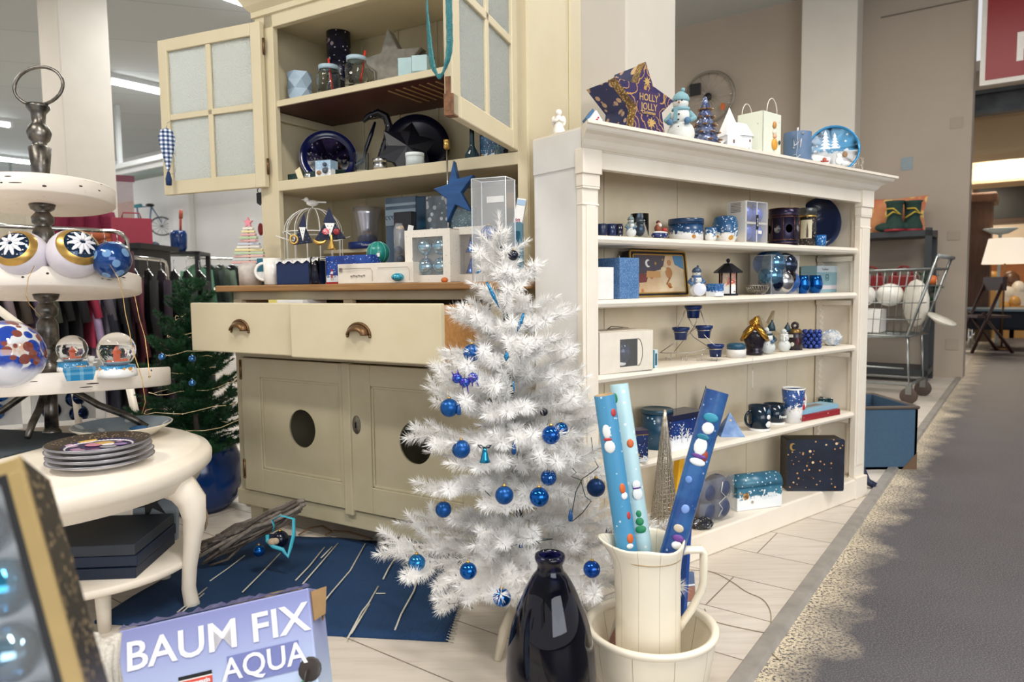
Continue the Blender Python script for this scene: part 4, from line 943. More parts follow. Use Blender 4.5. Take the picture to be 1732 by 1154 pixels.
b = MB(); b.sph((0, 0, 6*k), 7*k, 12, sc=(1, .9, 1)); b.build('body', mat('santa_brown', '#8c4b32', .5), T)
b = MB(); b.sph((0, -.002, 13*k), 4*k, 10); b.build('face', mat('skin_clay', '#d8a78a', .5), T)
b = MB(); b.lathe([(4*k, 15*k), (3*k, 18*k), (0, 20*k)], 10); b.build('hat', mat('hat_dark_red', '#5b1f24', .5), T)
b = MB(); b.sph((0, -4*k, 11*k), 3*k, 8); b.build('beard', wht, T)
p3 = p2+B_.u*.022; b = MB(); b.sph((0, 0, 4*k), 5*k, 12, sc=(1.2, 1, .9)); solo(b, 'small_sack', mat('sack_red', '#a5372f', .5), 'small red sack beside the tiny santa on the first shelf', 'figurine', p3)
p, k, h, w_ = bput(1160, .09, z, 371, 59)
T = thing('round_tin', 'round dark blue cake tin with snowy village print on first shelf', 'tin', p)
lidtin(T, w_/2, h, winter('round_tin_print', -.002, h*.9, '#12345c', '#1d4a75', '#e8e6e0', '#c47a3d', .3, .25, 55), mat('tin_lid_blue', '#1c3a5e', .25), .25)
wt = winter('village_glaze', -.003, .06, '#27527c', '#3a6c94', '#ece6d6', '#caa04c', .2, .55, 60)
p, k, h, w_ = bput(1202, .03, z, 385, 19); T = thing('village_tealight', 'small glazed tealight glass with snowy houses before the rounded village bowl', 'candle', p); tealight(T, w_, h, wt)
p, k, h, w_ = bput(1226, .07, z, 366, 43); r = w_/2
T = thing('village_bowl', 'rounded blue lantern pot painted with a snowy lit village', 'pot', p)
b = MB(); b.lathe([(0, 0), (r*.72, 0), (r*.96, h*.25), (r, h*.5), (r*.93, h*.82), (r*.8, h*.96), (r*.6, h), (r*.5, h*.96), (0, h*.95)], 32); b.build('pot', winter('village_pot', 0, .075, '#234d77', '#2f648f', '#efe7d4', '#d19a3c', .2, .6, 45), T)
a, L, h = span(B_, 1261, 1297, .02, z, 341)
T = thing('bauble_carton', 'white and clear carton with four lilac-blue baubles on the first shelf', 'box', a, B_.rz)
d = .075; b = MB(); b.box(-.002, 0, 0, d, 0, h); b.box(0, L, d-.002, d, 0, h); b.box(L-.002, L, 0, d, 0, h); b.box(0, L, 0, d, 0, .002); b.box(0, L, 0, d, h-.002, h)
b.box(0, .004, -.001, 0, 0, h); b.box(L*.48, L*.52, -.001, 0, 0, h); b.box(0, L, -.001, 0, h*.45, h*.5); b.build('carton', mat('pale_grey_card', '#dcd8cf', .5), T)
b = MB(); b.box(0, L, -.0015, -.001, 0, h); b.build('window', clear, T)
li = mat('lilac_bauble', '#5c72c4', .35, .3)
for fx in (.25, .74):
    for fz in (.26, .7): b = MB(); b.sph((L*fx, d*.42, h*fz), L*.24, 20); b.cyl((L*fx, d*.42, h*fz+L*.235), L*.05, L*.05, 10); b.build('bauble', li, T)
b = MB(); b.box(L*.46, L*.56, -.0025, -.0018, h*.32, h*.68); b.build('sticker', blk, T)
text('BAUBLES', .007, wht, T, (L*.51, -.003, h*.5), rot=(R(90), R(-90), 0)); b = MB()
for i in range(7): b.box(-.0028, -.002, d*.25, d*.8, h*(.95-.035*i), h*(.965-.035*i))
b.build('barcode_print', gp, T); b = MB(); b.box(L*.55, L*.72, -.0025, -.0018, h*.22, h*.3); b.build('price_sticker', paperw, T)
copper = mat('copper_tin', '#6c4a3c', .25, .85, var=.2)
p, k, h, w_ = bput(1325, .06, z, 353, 49)
T = thing('copper_tin', 'round copper and navy biscuit tin with oval pictures on first shelf', 'tin', p)
r = w_/2; b = MB(); b.lathe([(0, 0), (r, 0), (r, h*.08), (r*.97, h*.1), (r*.97, h*.76), (r, h*.78), (r, h*.98), (0, h)], 36); b.build('body', mat('tin_navy_metal', '#241f38', .25, .6), T)
b = MB()
for zz in (.03, .12, .74, .80, .97): b.lathe([(r*.99, h*zz), (r*1.015, h*(zz+.012)), (r*.99, h*(zz+.024))], 36, cap=False)
for i in range(8): a_ = math.tau*(i+.5)/8; b.cyl((r*.985*math.cos(a_), r*.985*math.sin(a_), h*.12), r*.03, h*.62, 6)
b.build('bands', copper, T)
b = MB()
for i in range(8): b.lathe([(0, 0), (r*.25, 0)], 16, T=Matrix.Rotation(math.tau*i/8, 4, 'Z') @ Matrix.Translation((r*.975, 0, h*.43)) @ Matrix.Rotation(R(90), 4, 'Y') @ Matrix.Diagonal((1.15, .9, 1, 1)))
b.build('picture', dots('tin_pictures', '#b9b3b5', '#6b563f', 90, .3, .3, base2='#8a8fa6'), T)
p, k, h, w_ = bput(1365, .065, z, 352, 28); r = w_/2
T = thing('tower_tin', 'tall slim patterned tin with a church tower picture beside the copper tin', 'tin', p, face_cam(p))
lidtin(T, r, h, dots('tower_tin_print', '#17151b', '#a99b84', 110, .22, .3, base2='#342d2c'), mat('tin_lid_pewter', '#777a78', .3, .7, var=.3), .2)
b = MB(); b.lathe([(r*1.01, h*.76), (r*1.03, h*.78), (r*1.01, h*.80)], 30, cap=False); b.build('gold_band', gold, T)
b = MB(); b.add([(r*.99*math.sin(R(a_)), -r*.99*math.cos(R(a_)), zz) for zz in (h*.2, h*.68) for a_ in range(-50, 31, 10)], [(i, i+1, 9+i+1, 9+i) for i in range(8)]); b.build('picture', mat('cream_picture', '#d9cfae', .5), T)
b = MB(); 
b.prism([(-r*.12, h*.22), (r*.12, h*.22), (r*.1, h*.42), (0, h*.62), (-r*.1, h*.42)], -r*1.03, -r*1.0); b.build('tower_print', mat('tower_brown', '#5a4a45', .5), T)
p, k, h, w_ = bput(1385, .15, z, 334, 62)
T = thing('oval_dish', 'big oval deep blue dish standing on edge at right end of first shelf', 'dish', (p.x, p.y, z+h*.5), rot=(R(-10), 0, face_cam(p)+R(10)))
r = h*.5; b = MB(); b.lathe([(0, -.006), (r*.8, -.004), (r*.97, .008), (r, .013), (r*.97, .014), (r*.75, .004), (0, .002)], 40, T=M_ @ Matrix.Diagonal((.78, 1, 1, 1))); b.build('dish', mat('deep_blue_glaze', '#0f2145', .1, var=.2, scale=25, bump=.4), T)
p, k, h, w_ = bput(1387, .03, z, 398, 19); T = thing('blue_glass_tealight', 'small bright blue tealight glass at the foot of the oval dish', 'candle', p); tealight(T, w_, h, dots('azure_print', '#1d62a3', '#a9cbe2', 120, .2, .2))
# ---- second shelf
z = .8605
a, L, h = span(B_, 1011, 1038, .012, z, 452)
b = MB(); b.box(0, L, 0, .1, 0, h); solo(b, 'white_carton', paperw, 'plain white carton at the left end of the second bookcase shelf', 'box', a, B_.rz, bev=.001)
wax = dots('blue_wax', '#4f78a8', '#7d9cc0', 260, .3, .6, base2='#446c9c')
for (x0, x1, v, yt, lab) in ((1048, 1081, .02, 436, 'large square mottled blue candle at left of second bookcase shelf, front one'), (1020, 1050, .115, 438, 'square mottled blue candle behind the white carton, rear one')):
    a, L, h = span(B_, x0, x1, v, z, yt)
    T = thing('square_candle', lab, 'candle', a, B_.rz, 'square blue candles'); b = MB(); b.box(0, L, 0, L*1.05, 0, h); b.build('wax', wax, T, bev=.001); b = MB(); b.tube([(L/2, L/2, h), (L/2+.001, L/2, h+.008)], .001, 5); b.build('wick', wht, T)
a, L, h = span(B_, 1070, 1165, .11, z, 423)
T = thing('angel_tray', 'gold and black rimmed picture tin with a cherub and crescent moon', 'tin', a, rot=(R(-7), 0, B_.rz))
b = MB(); b.prism(rrect(0, L, 0, h, .012), 0, .03); b.build('body', blk, T)
def ringp(T, nm, x0, x1, z0, z1, w, y, m, r=.01):
    b = MB(); o_ = rrect(x0, x1, z0, z1, r); i_ = rrect(x0+w, x1-w, z0+w, z1-w, max(.001, r-w)); n = len(o_)
    b.add([(x, yy, q) for yy in (y,) for x, q in o_]+[(x, y, q) for x, q in i_]+[(x, y+.004, q) for x, q in o_]+[(x, y+.004, q) for x, q in i_], [(i, (i+1) % n, n+(i+1) % n, n+i) for i in range(n)]+[(n+i, n+(i+1) % n, 3*n+(i+1) % n, 3*n+i) for i in range(n)]+[((i+1) % n, i, 2*n+i, 2*n+(i+1) % n) for i in range(n)]); b.build(nm, m, T)
ringp(T, 'outer_rim', 0, L, 0, h, .005, -.004, gold, .012); ringp(T, 'inner_rim', .014, L-.014, .012, h-.012, .004, -.003, gold, .008)
b = MB(); b.prism(rrect(.017, L-.017, .015, h-.015, .004), -.0015, 0); b.build('picture', dots('angel_picture', '#c9a983', '#b5763e', 22, .22, .3, base2='#d8c6a6'), T)
b = MB(); b.prism([(.018, h*.45), (.018, h-.016), (L*.62, h-.016), (L*.55, h*.6)], -.0024, -.0016, 0); b.prism([(L*.78, h*.7), (L*.75, h-.016), (L-.018, h-.016), (L-.018, h*.6)], -.0024, -.0016, 1); b.prism([(.018, h*.3), (.018, h*.5), (L*.3, h*.5), (L*.25, h*.32)], -.0026, -.0016, 2)
b.prism([(L*.3+.013*math.cos(R(t)), h*.72+.013*math.sin(R(t))) for t in range(60, 301, 20)]+[(L*.3+.005+.009*math.cos(R(t)), h*.72+.009*math.sin(R(t))) for t in range(290, 69, -20)], -.0032, -.0025, 3)
b.prism(starpoly(.007, .003, 8, 0, L*.43, h*.72), -.0032, -.0025, 4); b.prism(starpoly(.005, .002, 8, 0, L*.56, h*.8), -.0032, -.0025, 4)
b.prism([(L*.25, h*.42), (L*.5, h*.42), (L*.5, h*.55), (L*.27, h*.56)], -.0034, -.002, 5)
b.build('print', [mat('print_night', '#4c4550', .3), mat('print_azure', '#4a7fa5', .3), mat('print_maroon', '#7c3a34', .3), wht, gold, mat('print_ochre', '#c99b62', .4)], T)
b = MB(); b.sph((L*.66, -.002, h*.52), .017, 14, 0, (1, .12, 1.1)); b.sph((L*.68, -.002, h*.74), .010, 12, 0, (1, .15, 1)); b.tube([(L*.66, -.003, h*.4), (L*.6, -.003, h*.28), (L*.68, -.003, h*.2)], .005, 6, 0, flat=.3); b.sph((L*.57, -.002, h*.6), .012, 10, 1, (1.3, .12, .7)); b.build('cherub_print', [mat('cherub_tan', '#b98252', .5), mat('wing_cream', '#dfcba4', .5)], T)
p, k, h, w_ = bput(1065, .15, z, 427, 12); b = MB(); b.box(-w_/2, w_/2, 0, .01, 0, h); solo(b, 'dark_board', dark, 'thin dark board edge behind the picture tin', 'board', p, B_.rz)
p, k, h, w_ = bput(1178, .05, z, 448, 26)
T = thing('snowman_figurine', 'glazed snowman leaning over a round white plate beside picture tin', 'snowman', p, face_cam(p)); snowman(T, h, '#e4e6ec', mat('hat_slate', '#3d5169', .3), mat('scarf_blue_check', '#48648f', .4))
b = MB(); b.sph((0, 0, 0), 11*k, 24, sc=(1, .3, 1)); b.build('plate', mat('porcelain_blue_rim', '#dfe3f0', .2), T).location = (5*k, -.02, 12*k)
p, k, h, w_ = bput(1208, .03, z, 480, 23); T = thing('winter_tealight', 'small square blue tealight with snow print beside the black lantern', 'candle', p, B_.rz)
rbox(T, 'glass', winter('tealight_print', -.002, h, '#1c4f8a', '#2d6fae', '#dce6ee', '#8a9bb0', .2, .3, 90, False), w_, w_*.9, h, .003, y0=-w_/2)
p, k, h, w_ = bput(1231, .075, z, 437, 46); r = w_*.5
T = thing('tea_lantern', 'black metal lantern with pointed roof and painted snowman panes', 'lantern', p, R(30))
lm = mat('lantern_black', '#141722', .4, .3); hb = h*.62; rr_ = r*.62
b = MB(); b.lathe([(rr_*1.2, 0), (rr_*1.2, h*.05), (0, h*.05)], 6, sm=False); b.build('base', lm, T)
for i in range(6): a_ = math.tau*i/6; b = MB(); b.tube([(rr_*math.cos(a_), rr_*math.sin(a_), h*.04), (rr_*math.cos(a_), rr_*math.sin(a_), hb)], h*.018, 6); b.build('post', lm, T)
b = MB(); b.lathe([(r*1.05, hb-.002), (r*1.05, hb+.003), (r*.28, h*.86), (0, h*.87)], 6, sm=False); b.build('roof', lm, T)
b = MB(); b.sph((0, 0, h*.94), h*.055, 12); b.tube(arc((0, h*.9), h*.03, 0, 360, 10), .0015, 5); b.build('finial', lm, T)
b = MB(); b.lathe([(rr_*.93, h*.05), (rr_*.93, hb)], 6, sm=False, cap=False); b.build('panes', winter('lantern_panes', h*.05, hb-h*.05, '#c4472c', '#d8c9ae', '#efe7d3', '#1b1c22', .4, .4, 70), T)
p, k, h, w_ = bput(1281, .06, z, 483, 50)
T = thing('lace_basket', 'flat oval silver openwork dish on second bookcase shelf', 'dish', p, B_.rz)
b = MB(); a_ = w_*.5*1.05
for i in range(26):
    t0 = math.tau*i/26; t1 = t0+.28; b.tube([(a_*.45*math.cos(t0), a_*.3*math.sin(t0), .002), (a_*.8*math.cos(t1), a_*.5*math.sin(t1), h*.4), (a_*math.cos(t0+.1), a_*.62*math.sin(t0+.1), h)], .0015, 5)
for s_, zz in ((1, h), (.75, h*.45), (.45, .003)): b.tube([(a_*s_*math.cos(math.tau*i/28), a_*.62*s_*math.sin(math.tau*i/28), zz) for i in range(28)], .0022, 6, closed=True)
b.build('openwork', mat('tarnished_silver', '#a89f90', .3, .8, var=.3), T)
p, k, h, w_ = bput(1290, .04, z, 486, 10); b = MB(); b.box(-w_/2, w_/2, -.001, .001, 0, h*.8); solo(b, 'price_tag', mat('grey_tag', '#6d6a6c', .6), 'small grey tag standing against the openwork dish', 'tag', p, B_.rz)
a, L, h = span(B_, 1304, 1350, .03, z, 432)
T = thing('bauble_box', 'clear plastic box of dark and pale blue baubles on second bookcase shelf', 'baubles', a, B_.rz)
d = .085; b = MB(); 
for q in ((0, L, 0, .001), (0, L, d, d+.001), (0, .001, 0, d), (L-.001, L, 0, d)): b.box(q[0], q[1], q[2], q[3], 0, h)
b.build('clear_box', clear, T, bev=0)
b = MB()
for x in (0, L): b.tube([(x, 0, 0), (x, 0, h)], .0008, 5)
b.tube([(0, 0, 0), (L, 0, 0), (L, d, 0), (0, d, 0)], .0008, 5, closed=True); b.tube([(0, 0, h), (L, 0, h), (L, d, h), (0, d, h)], .0008, 5, closed=True); b.build('box_edges', mat('plastic_edge', '#dfe6ea', .1), T)
rb = L*.25
for fx, fy, fz, m in ((.28, .3, .80, iceb), (.72, .3, .76, mat('smoke_bauble', '#3d475c', .08, .8)), (.2, .3, .47, iceb), (.68, .3, .42, mat('brown_black_bauble', '#2b2127', .1, .7)), (.25, .35, .16, mat('ink_bauble', '#16203a', .1, .7)), (.55, .24, .14, silver), (.82, .3, .15, mat('cornflower_bauble', '#3f6db4', .3, .4)), (.5, .65, .5, iceb), (.3, .7, .8, gblue), (.75, .7, .2, gblue)):
    b = MB(); b.sph((L*fx, d*fy, max(rb, h*fz)), rb, 20); b.build('bauble', m, T)
for i, (px, lab) in enumerate(((1357, 'round shiny blue glass tealight pot, left of the pair by the clear box'), (1378, 'round shiny blue glass tealight pot, right of the pair nearer the glasses box'))):
    p, k, h, w_ = bput(px, .045+.008*i, z, 466, 25); r = w_/2; T = thing('globe_tealight', lab, 'candle', p, 0, 'shiny blue globe tealights')
    b = MB(); b.lathe([(0, 0), (r*.6, 0), (r*.95, h*.28), (r, h*.5), (r*.9, h*.8), (r*.75, h), (r*.7, h), (r*.85, h*.78), (r*.94, h*.5), (r*.8, h*.2), (0, h*.1)], 28); b.build('globe', gblue, T)
    b = MB(); b.lathe([(r*.74, h*.985), (r*.76, h*1.01), (r*.7, h)], 24, cap=False); b.build('rim', navyg, T)
a, L, h = span(B_, 1381, 1431, .11, z, 450)
T = thing('glasses_box', 'pale turquoise box printed with two round flower motifs on second shelf', 'box', a, B_.rz)
b = MB(); b.box(0, L, 0, .07, 0, h, 0); b.box(0, L, -.0006, 0, h*.76, h, 1); b.box(L*.18, L*.7, -.001, 0, h*.12, h*.27, 2); b.prism([(L*.68, 0), (L, h*.2), (L, h*.12), (L*.8, 0)], -.001, 0, 3); b.build('carton', [mat('turquoise_card', '#8ab1bd', .4), mat('silver_blue_card', '#c3d2da', .35), mat('pinkish_strip', '#d9d3d8', .4), mat('blue_strip', '#2b6aa6', .4)], T)
text('Teelichter', .013, mat('grey_print', '#8a8078', .6), T, (L*.27, -.001, h*.87)); text('4x', .012, mat('lilac_print', '#8b6fae', .6), T, (L*.8, -.001, h*.87), bold=.0004)
for cx in (.33, .77):
    b = MB(); b.tube([(L*cx+.012*math.cos(R(t)), -.0012, h*.55+.014*math.sin(R(t))) for t in range(-60, 241, 20)], .0008, 4); b.prism([(L*cx-.006, h*.58), (L*cx, h*.5), (L*cx+.006, h*.58), (L*cx, h*.54)], -.0015, -.0005); b.sph((L*cx-.008, -.001, h*.66), .0035, 8, sc=(1, .3, .6)); b.sph((L*cx+.009, -.001, h*.66), .0035, 8, sc=(1, .3, .6)); b.build('motif_print', mat('dark_teal_print', '#1f4c55', .4), T)
# ---- third shelf
z = .6445
a, L, h = span(B_, 1014, 1100, .015, z, 560)
T = thing('window_carton', 'white carton with arched window showing a dark glass ornament', 'box', a, B_.rz-R(3))
d = .11; xw0, xw1, zw0, zw1 = L*.37, L*.70, h*.13, h*.80; card = mat('offwhite_card', '#e9e0d0', .6)
b = MB(); b.box(0, xw0, 0, .002, 0, h); b.box(xw1+L*.1, L, 0, .002, 0, h); b.box(xw0, xw1+L*.1, 0, .002, 0, zw0); b.box(xw0, xw1+L*.1, 0, .002, zw1, h); b.box(xw1, xw1+L*.1, 0.0, .002, zw0, zw1)
b.box(0, L, d-.002, d, 0, h); b.box(0, .002, 0, d, 0, h); b.box(L-.002, L, 0, d, 0, h); b.box(0, L, 0, d, h-.002, h); b.build('carton', card, T, bev=.0006)
b = MB(); b.tube([(xw1+L*.04*0+L*.09*math.sin(R(t)), -.0006, h*.465+h*.335*math.cos(R(t))) for t in range(0, 181, 12)], .0009, 5); b.build('arch_crease', blk, T)
b = MB(); b.box(.002, L-.002, d*.6, d*.62, .002, h-.004); b.build('inner_card', dark, T)
b = MB(); b.sph((L*.53, d*.32, h*.46), h*.3, 24, sc=(.85, .85, 1)); b.build('glass_ornament', mat('smoky_navy_glass', '#22324e', .06, .3), T)
b = MB(); b.sph((L*.5, d*.2, h*.18), h*.09, 12, sc=(1.5, .5, .6)); b.build('lace_print', wht, T)
b = MB(); b.box(xw0, xw1, .001, .0015, zw0, zw1); b.build('window', clear, T)
p, k, h, w_ = bput(1045, .05, .6445+h+.002, 556, 50); b = MB(); b.tube([(-w_*.5, 0, .003), (-w_*.2, .01, .010), (w_*.1, .0, .008), (w_*.5, 0, .004)], .0022, 6, flat=.5); b.tube([(-w_*.3, .01, .003), (w_*.1, .02, .003), (w_*.45, .02, .003)], .002, 6, flat=.5)
solo(b, 'brown_stick', mat('dark_brown_stick', '#3a2e24', .6), 'thin dark brown curved sticks lying on the window carton', 'stick', p, B_.rz)
p, k, h, w_ = bput(1108, .02, z, 592, 14); b = MB(); b.box(-w_/2, w_/2, 0, .018, 0, h, 0); b.box(-w_/2, -w_*.1, -.0006, .0, 0, h, 1); b.box(0, w_*.35, -.0006, 0, h*.15, h*.8, 2)
solo(b, 'small_tin_card', [mat('ice_print', '#cfe0e4', .4), mat('petrol_print', '#3f7e8d', .4), mat('teal_letters', '#2f5f76', .4)], 'little pale tin with teal pattern right of the window carton', 'tin', p, B_.rz, bev=.001)
# wire candle stand with four blue pots
p, k, h, w_ = bput(1176, .085, z, 520, 110); Tst = thing('wire_candle_stand', 'silver wire pyramid stand with scroll feet holding four navy cups', 'candle stand', p, face_cam(p))
q = lambda x, y, dy=0.: ((x-1176)*k, dy, h-(y-520)*k)
wm = mat('brushed_wire', '#b3aea6', .3, .9)
cups = ((1172, 517, 29, 0.), (1152, 553, 29, -.03), (1190, 551, 29, .0), (1209, 582, 28, -.012))
b = MB(); b.tube([q(1158, 526), q(1155, 538), q(1146, 554, -.02), q(1143, 566, -.03), q(1145, 577, -.03), q(1118, 596, -.04), q(1130, 596, -.05), q(1170, 596, -.03), q(1196, 590, 0), q(1222, 587, -.01)], .0016, 6)
b.tube([q(1184, 526), q(1190, 543), q(1201, 560), q(1190, 566, -.02), q(1203, 580, -.02), q(1220, 591, -.02)], .0016, 6)
b.tube([q(1163, 536, .02), q(1170, 550, .02), q(1176, 556, .02), q(1167, 563, .02), q(1173, 572, .03), q(1198, 588, .03)], .0016, 6); b.tube([q(1180, 526, .01), q(1177, 545, .01), q(1172, 556, .01), q(1140, 598, .04)], .0014, 6); b.build('frame', wm, Tst)
for x in (1132, 1158, 1183, 1207):
    b = MB(); b.tube([q(x+4, 597, -.03), q(x+4, 608, -.03), q(x, 613, -.03), q(x-4, 610, -.03), q(x-4, 604, -.03)], .0015, 6); b.build('foot', wm, Tst)
for x, y, w, dy in cups:
    c = thing('navy_cup', None, None, q(x, y, dy)); c.parent = Tst
    r = w*k/2; hh = 21*k; b = MB(); b.lathe([(0, -hh), (r*.66, -hh), (r*.78, -hh*.3), (r*.98, -hh*.2), (r, 0), (r*.92, 0), (r*.7, -hh*.3), (0, -hh*.4)], 24); b.build('cup_body', mat('cobalt_cup', '#0e2c66', .35), c)
    b = MB(); b.tube([(r*.86*math.cos(math.tau*i/20), r*.86*math.sin(math.tau*i/20), -hh*.36) for i in range(20)], .0016, 6, closed=True); b.build('holding_ring', wm, c)
p, k, h, w_ = bput(1245, .045, z, 580, 32); r = w_/2
T = thing('lidded_jar', 'frosted white candle jar with dark teal domed lid on third shelf', 'jar', p)
b = MB(); b.cyl((0, 0, 0), r*1.02, h*.56, 26); b.build('jar', mat('frosted_white', '#e3ded6', .3), T); b = MB(); b.lathe([(r*.95, h*.56), (r*.97, h*.86), (r*.7, h*.97), (0, h)], 26); b.build('lid', mat('dark_teal_lid', '#1c4d68', .35), T)
p, k, h, w_ = bput(1276, .05, z, 537, 42); r = w_/2
T = thing('ceramic_lantern', 'gold and plum ceramic candle lantern with star-shaped holes and bobble top', 'lantern', p, face_cam(p))
b = MB(); b.lathe([(0, 0), (r*.62, 0), (r*.72, h*.08), (r*.6, h*.12), (r*.75, h*.3), (r*.95, h*.45), (r*.9, h*.62), (r*.6, h*.74), (r*.35, h*.8), (0, h*.82)], 28); b.build('body', mat('plum_glaze', '#2c2530', .18, .3), T)
for i, s_ in enumerate((-1, 1)):
    b = MB(); b.tube([(0, -r*.35, h*.78), (s_*r*.35, -r*.82, h*.68), (s_*r*.75, -r*.78, h*.52), (s_*r*1.0, -r*.35, h*.4)], [r*.2, r*.26, r*.24, r*.14], 10); b.build('gold_drape', mat('rich_gold', '#b88a3a', .2, .85), T)
b = MB(); b.sph((0, 0, h*.84), r*.42, 14); b.sph((r*.1, 0, h*.94), r*.26, 12); b.sph((-r*.2, -r*.1, h*.86), r*.25, 10); b.build('bobble', mat('rich_gold', '#b88a3a'), T)
b = MB()
for x, zz in ((.1, .48), (-.15, .28), (.35, .62)): b.prism(starpoly(r*.24, r*.13, 4, 0, x*r, h*zz), -r*.97, -r*.80)
b.build('star_hole', dark, T)
ds = mat('dark_green_hat', '#1d3a44', .4)
for px, v, yt, w, lab in ((1298, .035, 546, 24, 'small snowman in dark teal hat between the gold lantern and driftwood star'), (1326, .045, 550, 27, 'small white snowman with tall dark teal hat left of the bell lantern')):
    p, k, h, w_ = bput(px, v, z, yt, w); T = thing('snowman_figurine', lab, 'snowman', p, face_cam(p)+R(20 if px > 1300 else 0)); snowman(T, h, '#e9e6de', ds, ds if px < 1300 else wht, 'tall', arms=px < 1300)
p, k, h, w_ = bput(1297, .13, z, 522, 40); b = MB(); b.prism(starpoly(h*.56, h*.17, 5, 62, 0, h*.45), -.008, .008)
solo(b, 'driftwood_star', mat('pale_driftwood', '#c9b797', .8, var=.15), 'pale wooden star standing at the back of the third shelf', 'decoration', p, B_.rz, bev=.002)
p, k, h, w_ = bput(1344, .06, z, 543, 25); r = w_/2
T = thing('bell_lantern', 'dark bell-shaped house lantern with ring top on third shelf', 'lantern', p, face_cam(p))
b = MB(); b.lathe([(0, 0), (r, 0), (r*.97, h*.45), (r*.9, h*.62), (r*.5, h*.74), (0, h*.76)], 24); b.build('body', mat('plum_brown_glaze', '#2a1f28', .25), T)
b = MB(); b.lathe([(r*.94, h*.60), (r*.85, h*.68), (r*.6, h*.73)], 24, cap=False); b.build('gold_band', mat('dull_gold', '#7c6232', .35, .6), T)
b = MB(); b.tube(arc((0, h*.84), h*.09, 0, 360, 16), h*.045, 8); b.build('ring_top', mat('plum_brown_glaze', ''), T)
b = MB(); b.box(-r*.75, -r*.2, -r*.99, -r*.9, h*.44, h*.54, 0); b.sph((-r*.3, -r*.93, h*.2), r*.3, 10, 0, (1, .3, 1)); b.sph((r*.35, -r*.93, h*.3), r*.25, 10, 1, (1, .3, 2)); b.build('relief', [mat('relief_cream', '#c9c7b8', .4), mat('relief_wine', '#5a1f2a', .4)], T)
p, k, h, w_ = bput(1373, .05, z, 557, 30); r = w_/2
T = thing('bead_votive', 'round votive holder covered in shiny blue beads on third shelf', 'candle holder', p)
bb = MB(); n_ = 0
for j in range(5):
    for i in range(9):
        a_ = math.tau*(i+.5*(j % 2))/9; bb.sph((r*.85*math.cos(a_), r*.85*math.sin(a_), h*(.12+.19*j)), r*.24, 8)
tag(bb.build('bead', dots('blue_crackle_bead', '#16358c', '#9fb7e8', 300, .22, .08), T), None, None, kind='stuff'); b = MB(); b.cyl((0, 0, 0), r*.7, h*.95, 16); b.build('cup', navy, T)
p, k, h, w_ = bput(1406, .06, z, 556, 36); b = MB(); rr2 = random.Random(3); b.sph((0, 0, h*.45), w_*.5, 18, sc=(1, .7, h/w_*.95))
b.V = [(x+rr2.uniform(-1, 1)*.004, y+rr2.uniform(-1, 1)*.004, max(0, q_+rr2.uniform(-1, 1)*.004)) for x, y, q_ in b.V]; b.sm = [False]*len(b.sm)
solo(b, 'wrapped_parcel', dots('crumpled_foil', '#d6d6d2', '#7b8898', 130, .22, .15, base2='#a9b4c2'), 'crumpled silver and white wrapped parcel at right end of third shelf', 'parcel', p)
p = B_.w(B_.uz(1272, 640, -.004)[0], -.006, .6445-.03); b = MB(); k = p.y/F; b.tube([(0, 0, .03), (.001, 0, -6*k)], .0007, 5); b.prism([(-3*k, -10*k), (2*k, -8*k), (3*k, -34*k), (0, -40*k), (-3*k, -34*k)], -.0006, .0006)
solo(b, 'string_tag', mat('grey_string_tag', '#b5aea0', .6), 'small paper tag on a string hanging from the third shelf edge', 'tag', p, B_.rz)
# ---- fourth shelf
z = .3655
a = onz(1071, 783, z); L = .050; h = .098
T = thing('small_tea_tin', 'small square navy tin with gold lid edge and bear print on fourth shelf', 'tin', a, R(14))
rbox(T, 'body', winter('tea_tin_print', -.03, h*1.1, '#10204c', '#16306a', '#1a2f66', '#c99a55', .3, .2, 70), L, L, h*.84, .004, x0=0, y0=0); rbox(T, 'lid', mat('tin_lid_navy_gold', '#40385a', .25, .5), L*1.03, L*1.03, h*.13, .004, z0=h*.86, x0=-L*.015, y0=-L*.015); rbox(T, 'gold_edge', gold, L*1.03, L*1.03, h*.03, .004, z0=h*.84, x0=-L*.015, y0=-L*.015)
p, k, h, w_ = bput(1111, .11, z, 691, 55)
T = thing('tall_round_tin', 'tall round dark teal tin with snowflakes behind the wire cone', 'tin', p); lidtin(T, w_/2, h, dots('teal_tin_print', '#17405a', '#c9dce6', 45, .10, .3, base2='#1d4c68'), mat('tin_lid_teal', '#345468', .3, .3), .10)
a, L, h = span(B_, 1137, 1192, .03, z, 699)
T = thing('winter_wood_tin', 'square navy tin printed with white trees and snow behind the rolls', 'tin', a, B_.rz)
rbox(T, 'body', winter('winter_wood_print', 0, h*.85, '#122a66', '#1d4086', '#dfe6f4', '#93a7cc', .25, .35, 45, False), L, .085, h*.84, .004, x0=0); rbox(T, 'lid', mat('tin_lid_starry', '#272b4a', .2, .4), L*1.03, .088, h*.15, .004, z0=h*.85, x0=-L*.015, y0=-.0015)
b = MB()
for x0, s_ in ((.28, 1.), (.45, .7)):
    b.tube([(L*x0, -.001, h*.2), (L*x0, -.001, h*(.2+.4*s_))], .0014, 5)
    for g in (-1, 1):
        for zz in (.3, .42, .52): b.tube([(L*x0, -.001, h*(.1+zz*s_)), (L*x0+g*.011*s_, -.001, h*(.2+zz*s_))], .0009, 4)
b.build('tree_print', wht, T)
p, k, h, w_ = bput(1193, .13, z, 652, 50); b = MB(); b.lathe([(w_*.6, 0), (0, h)], 4, sm=False); solo(b, 'dark_pyramid', dots('violet_night', '#2c3152', '#8f95b8', 80, .12, .4), 'tall dark violet pyramid box behind the dark blue wrapping roll', 'box', p, .4)
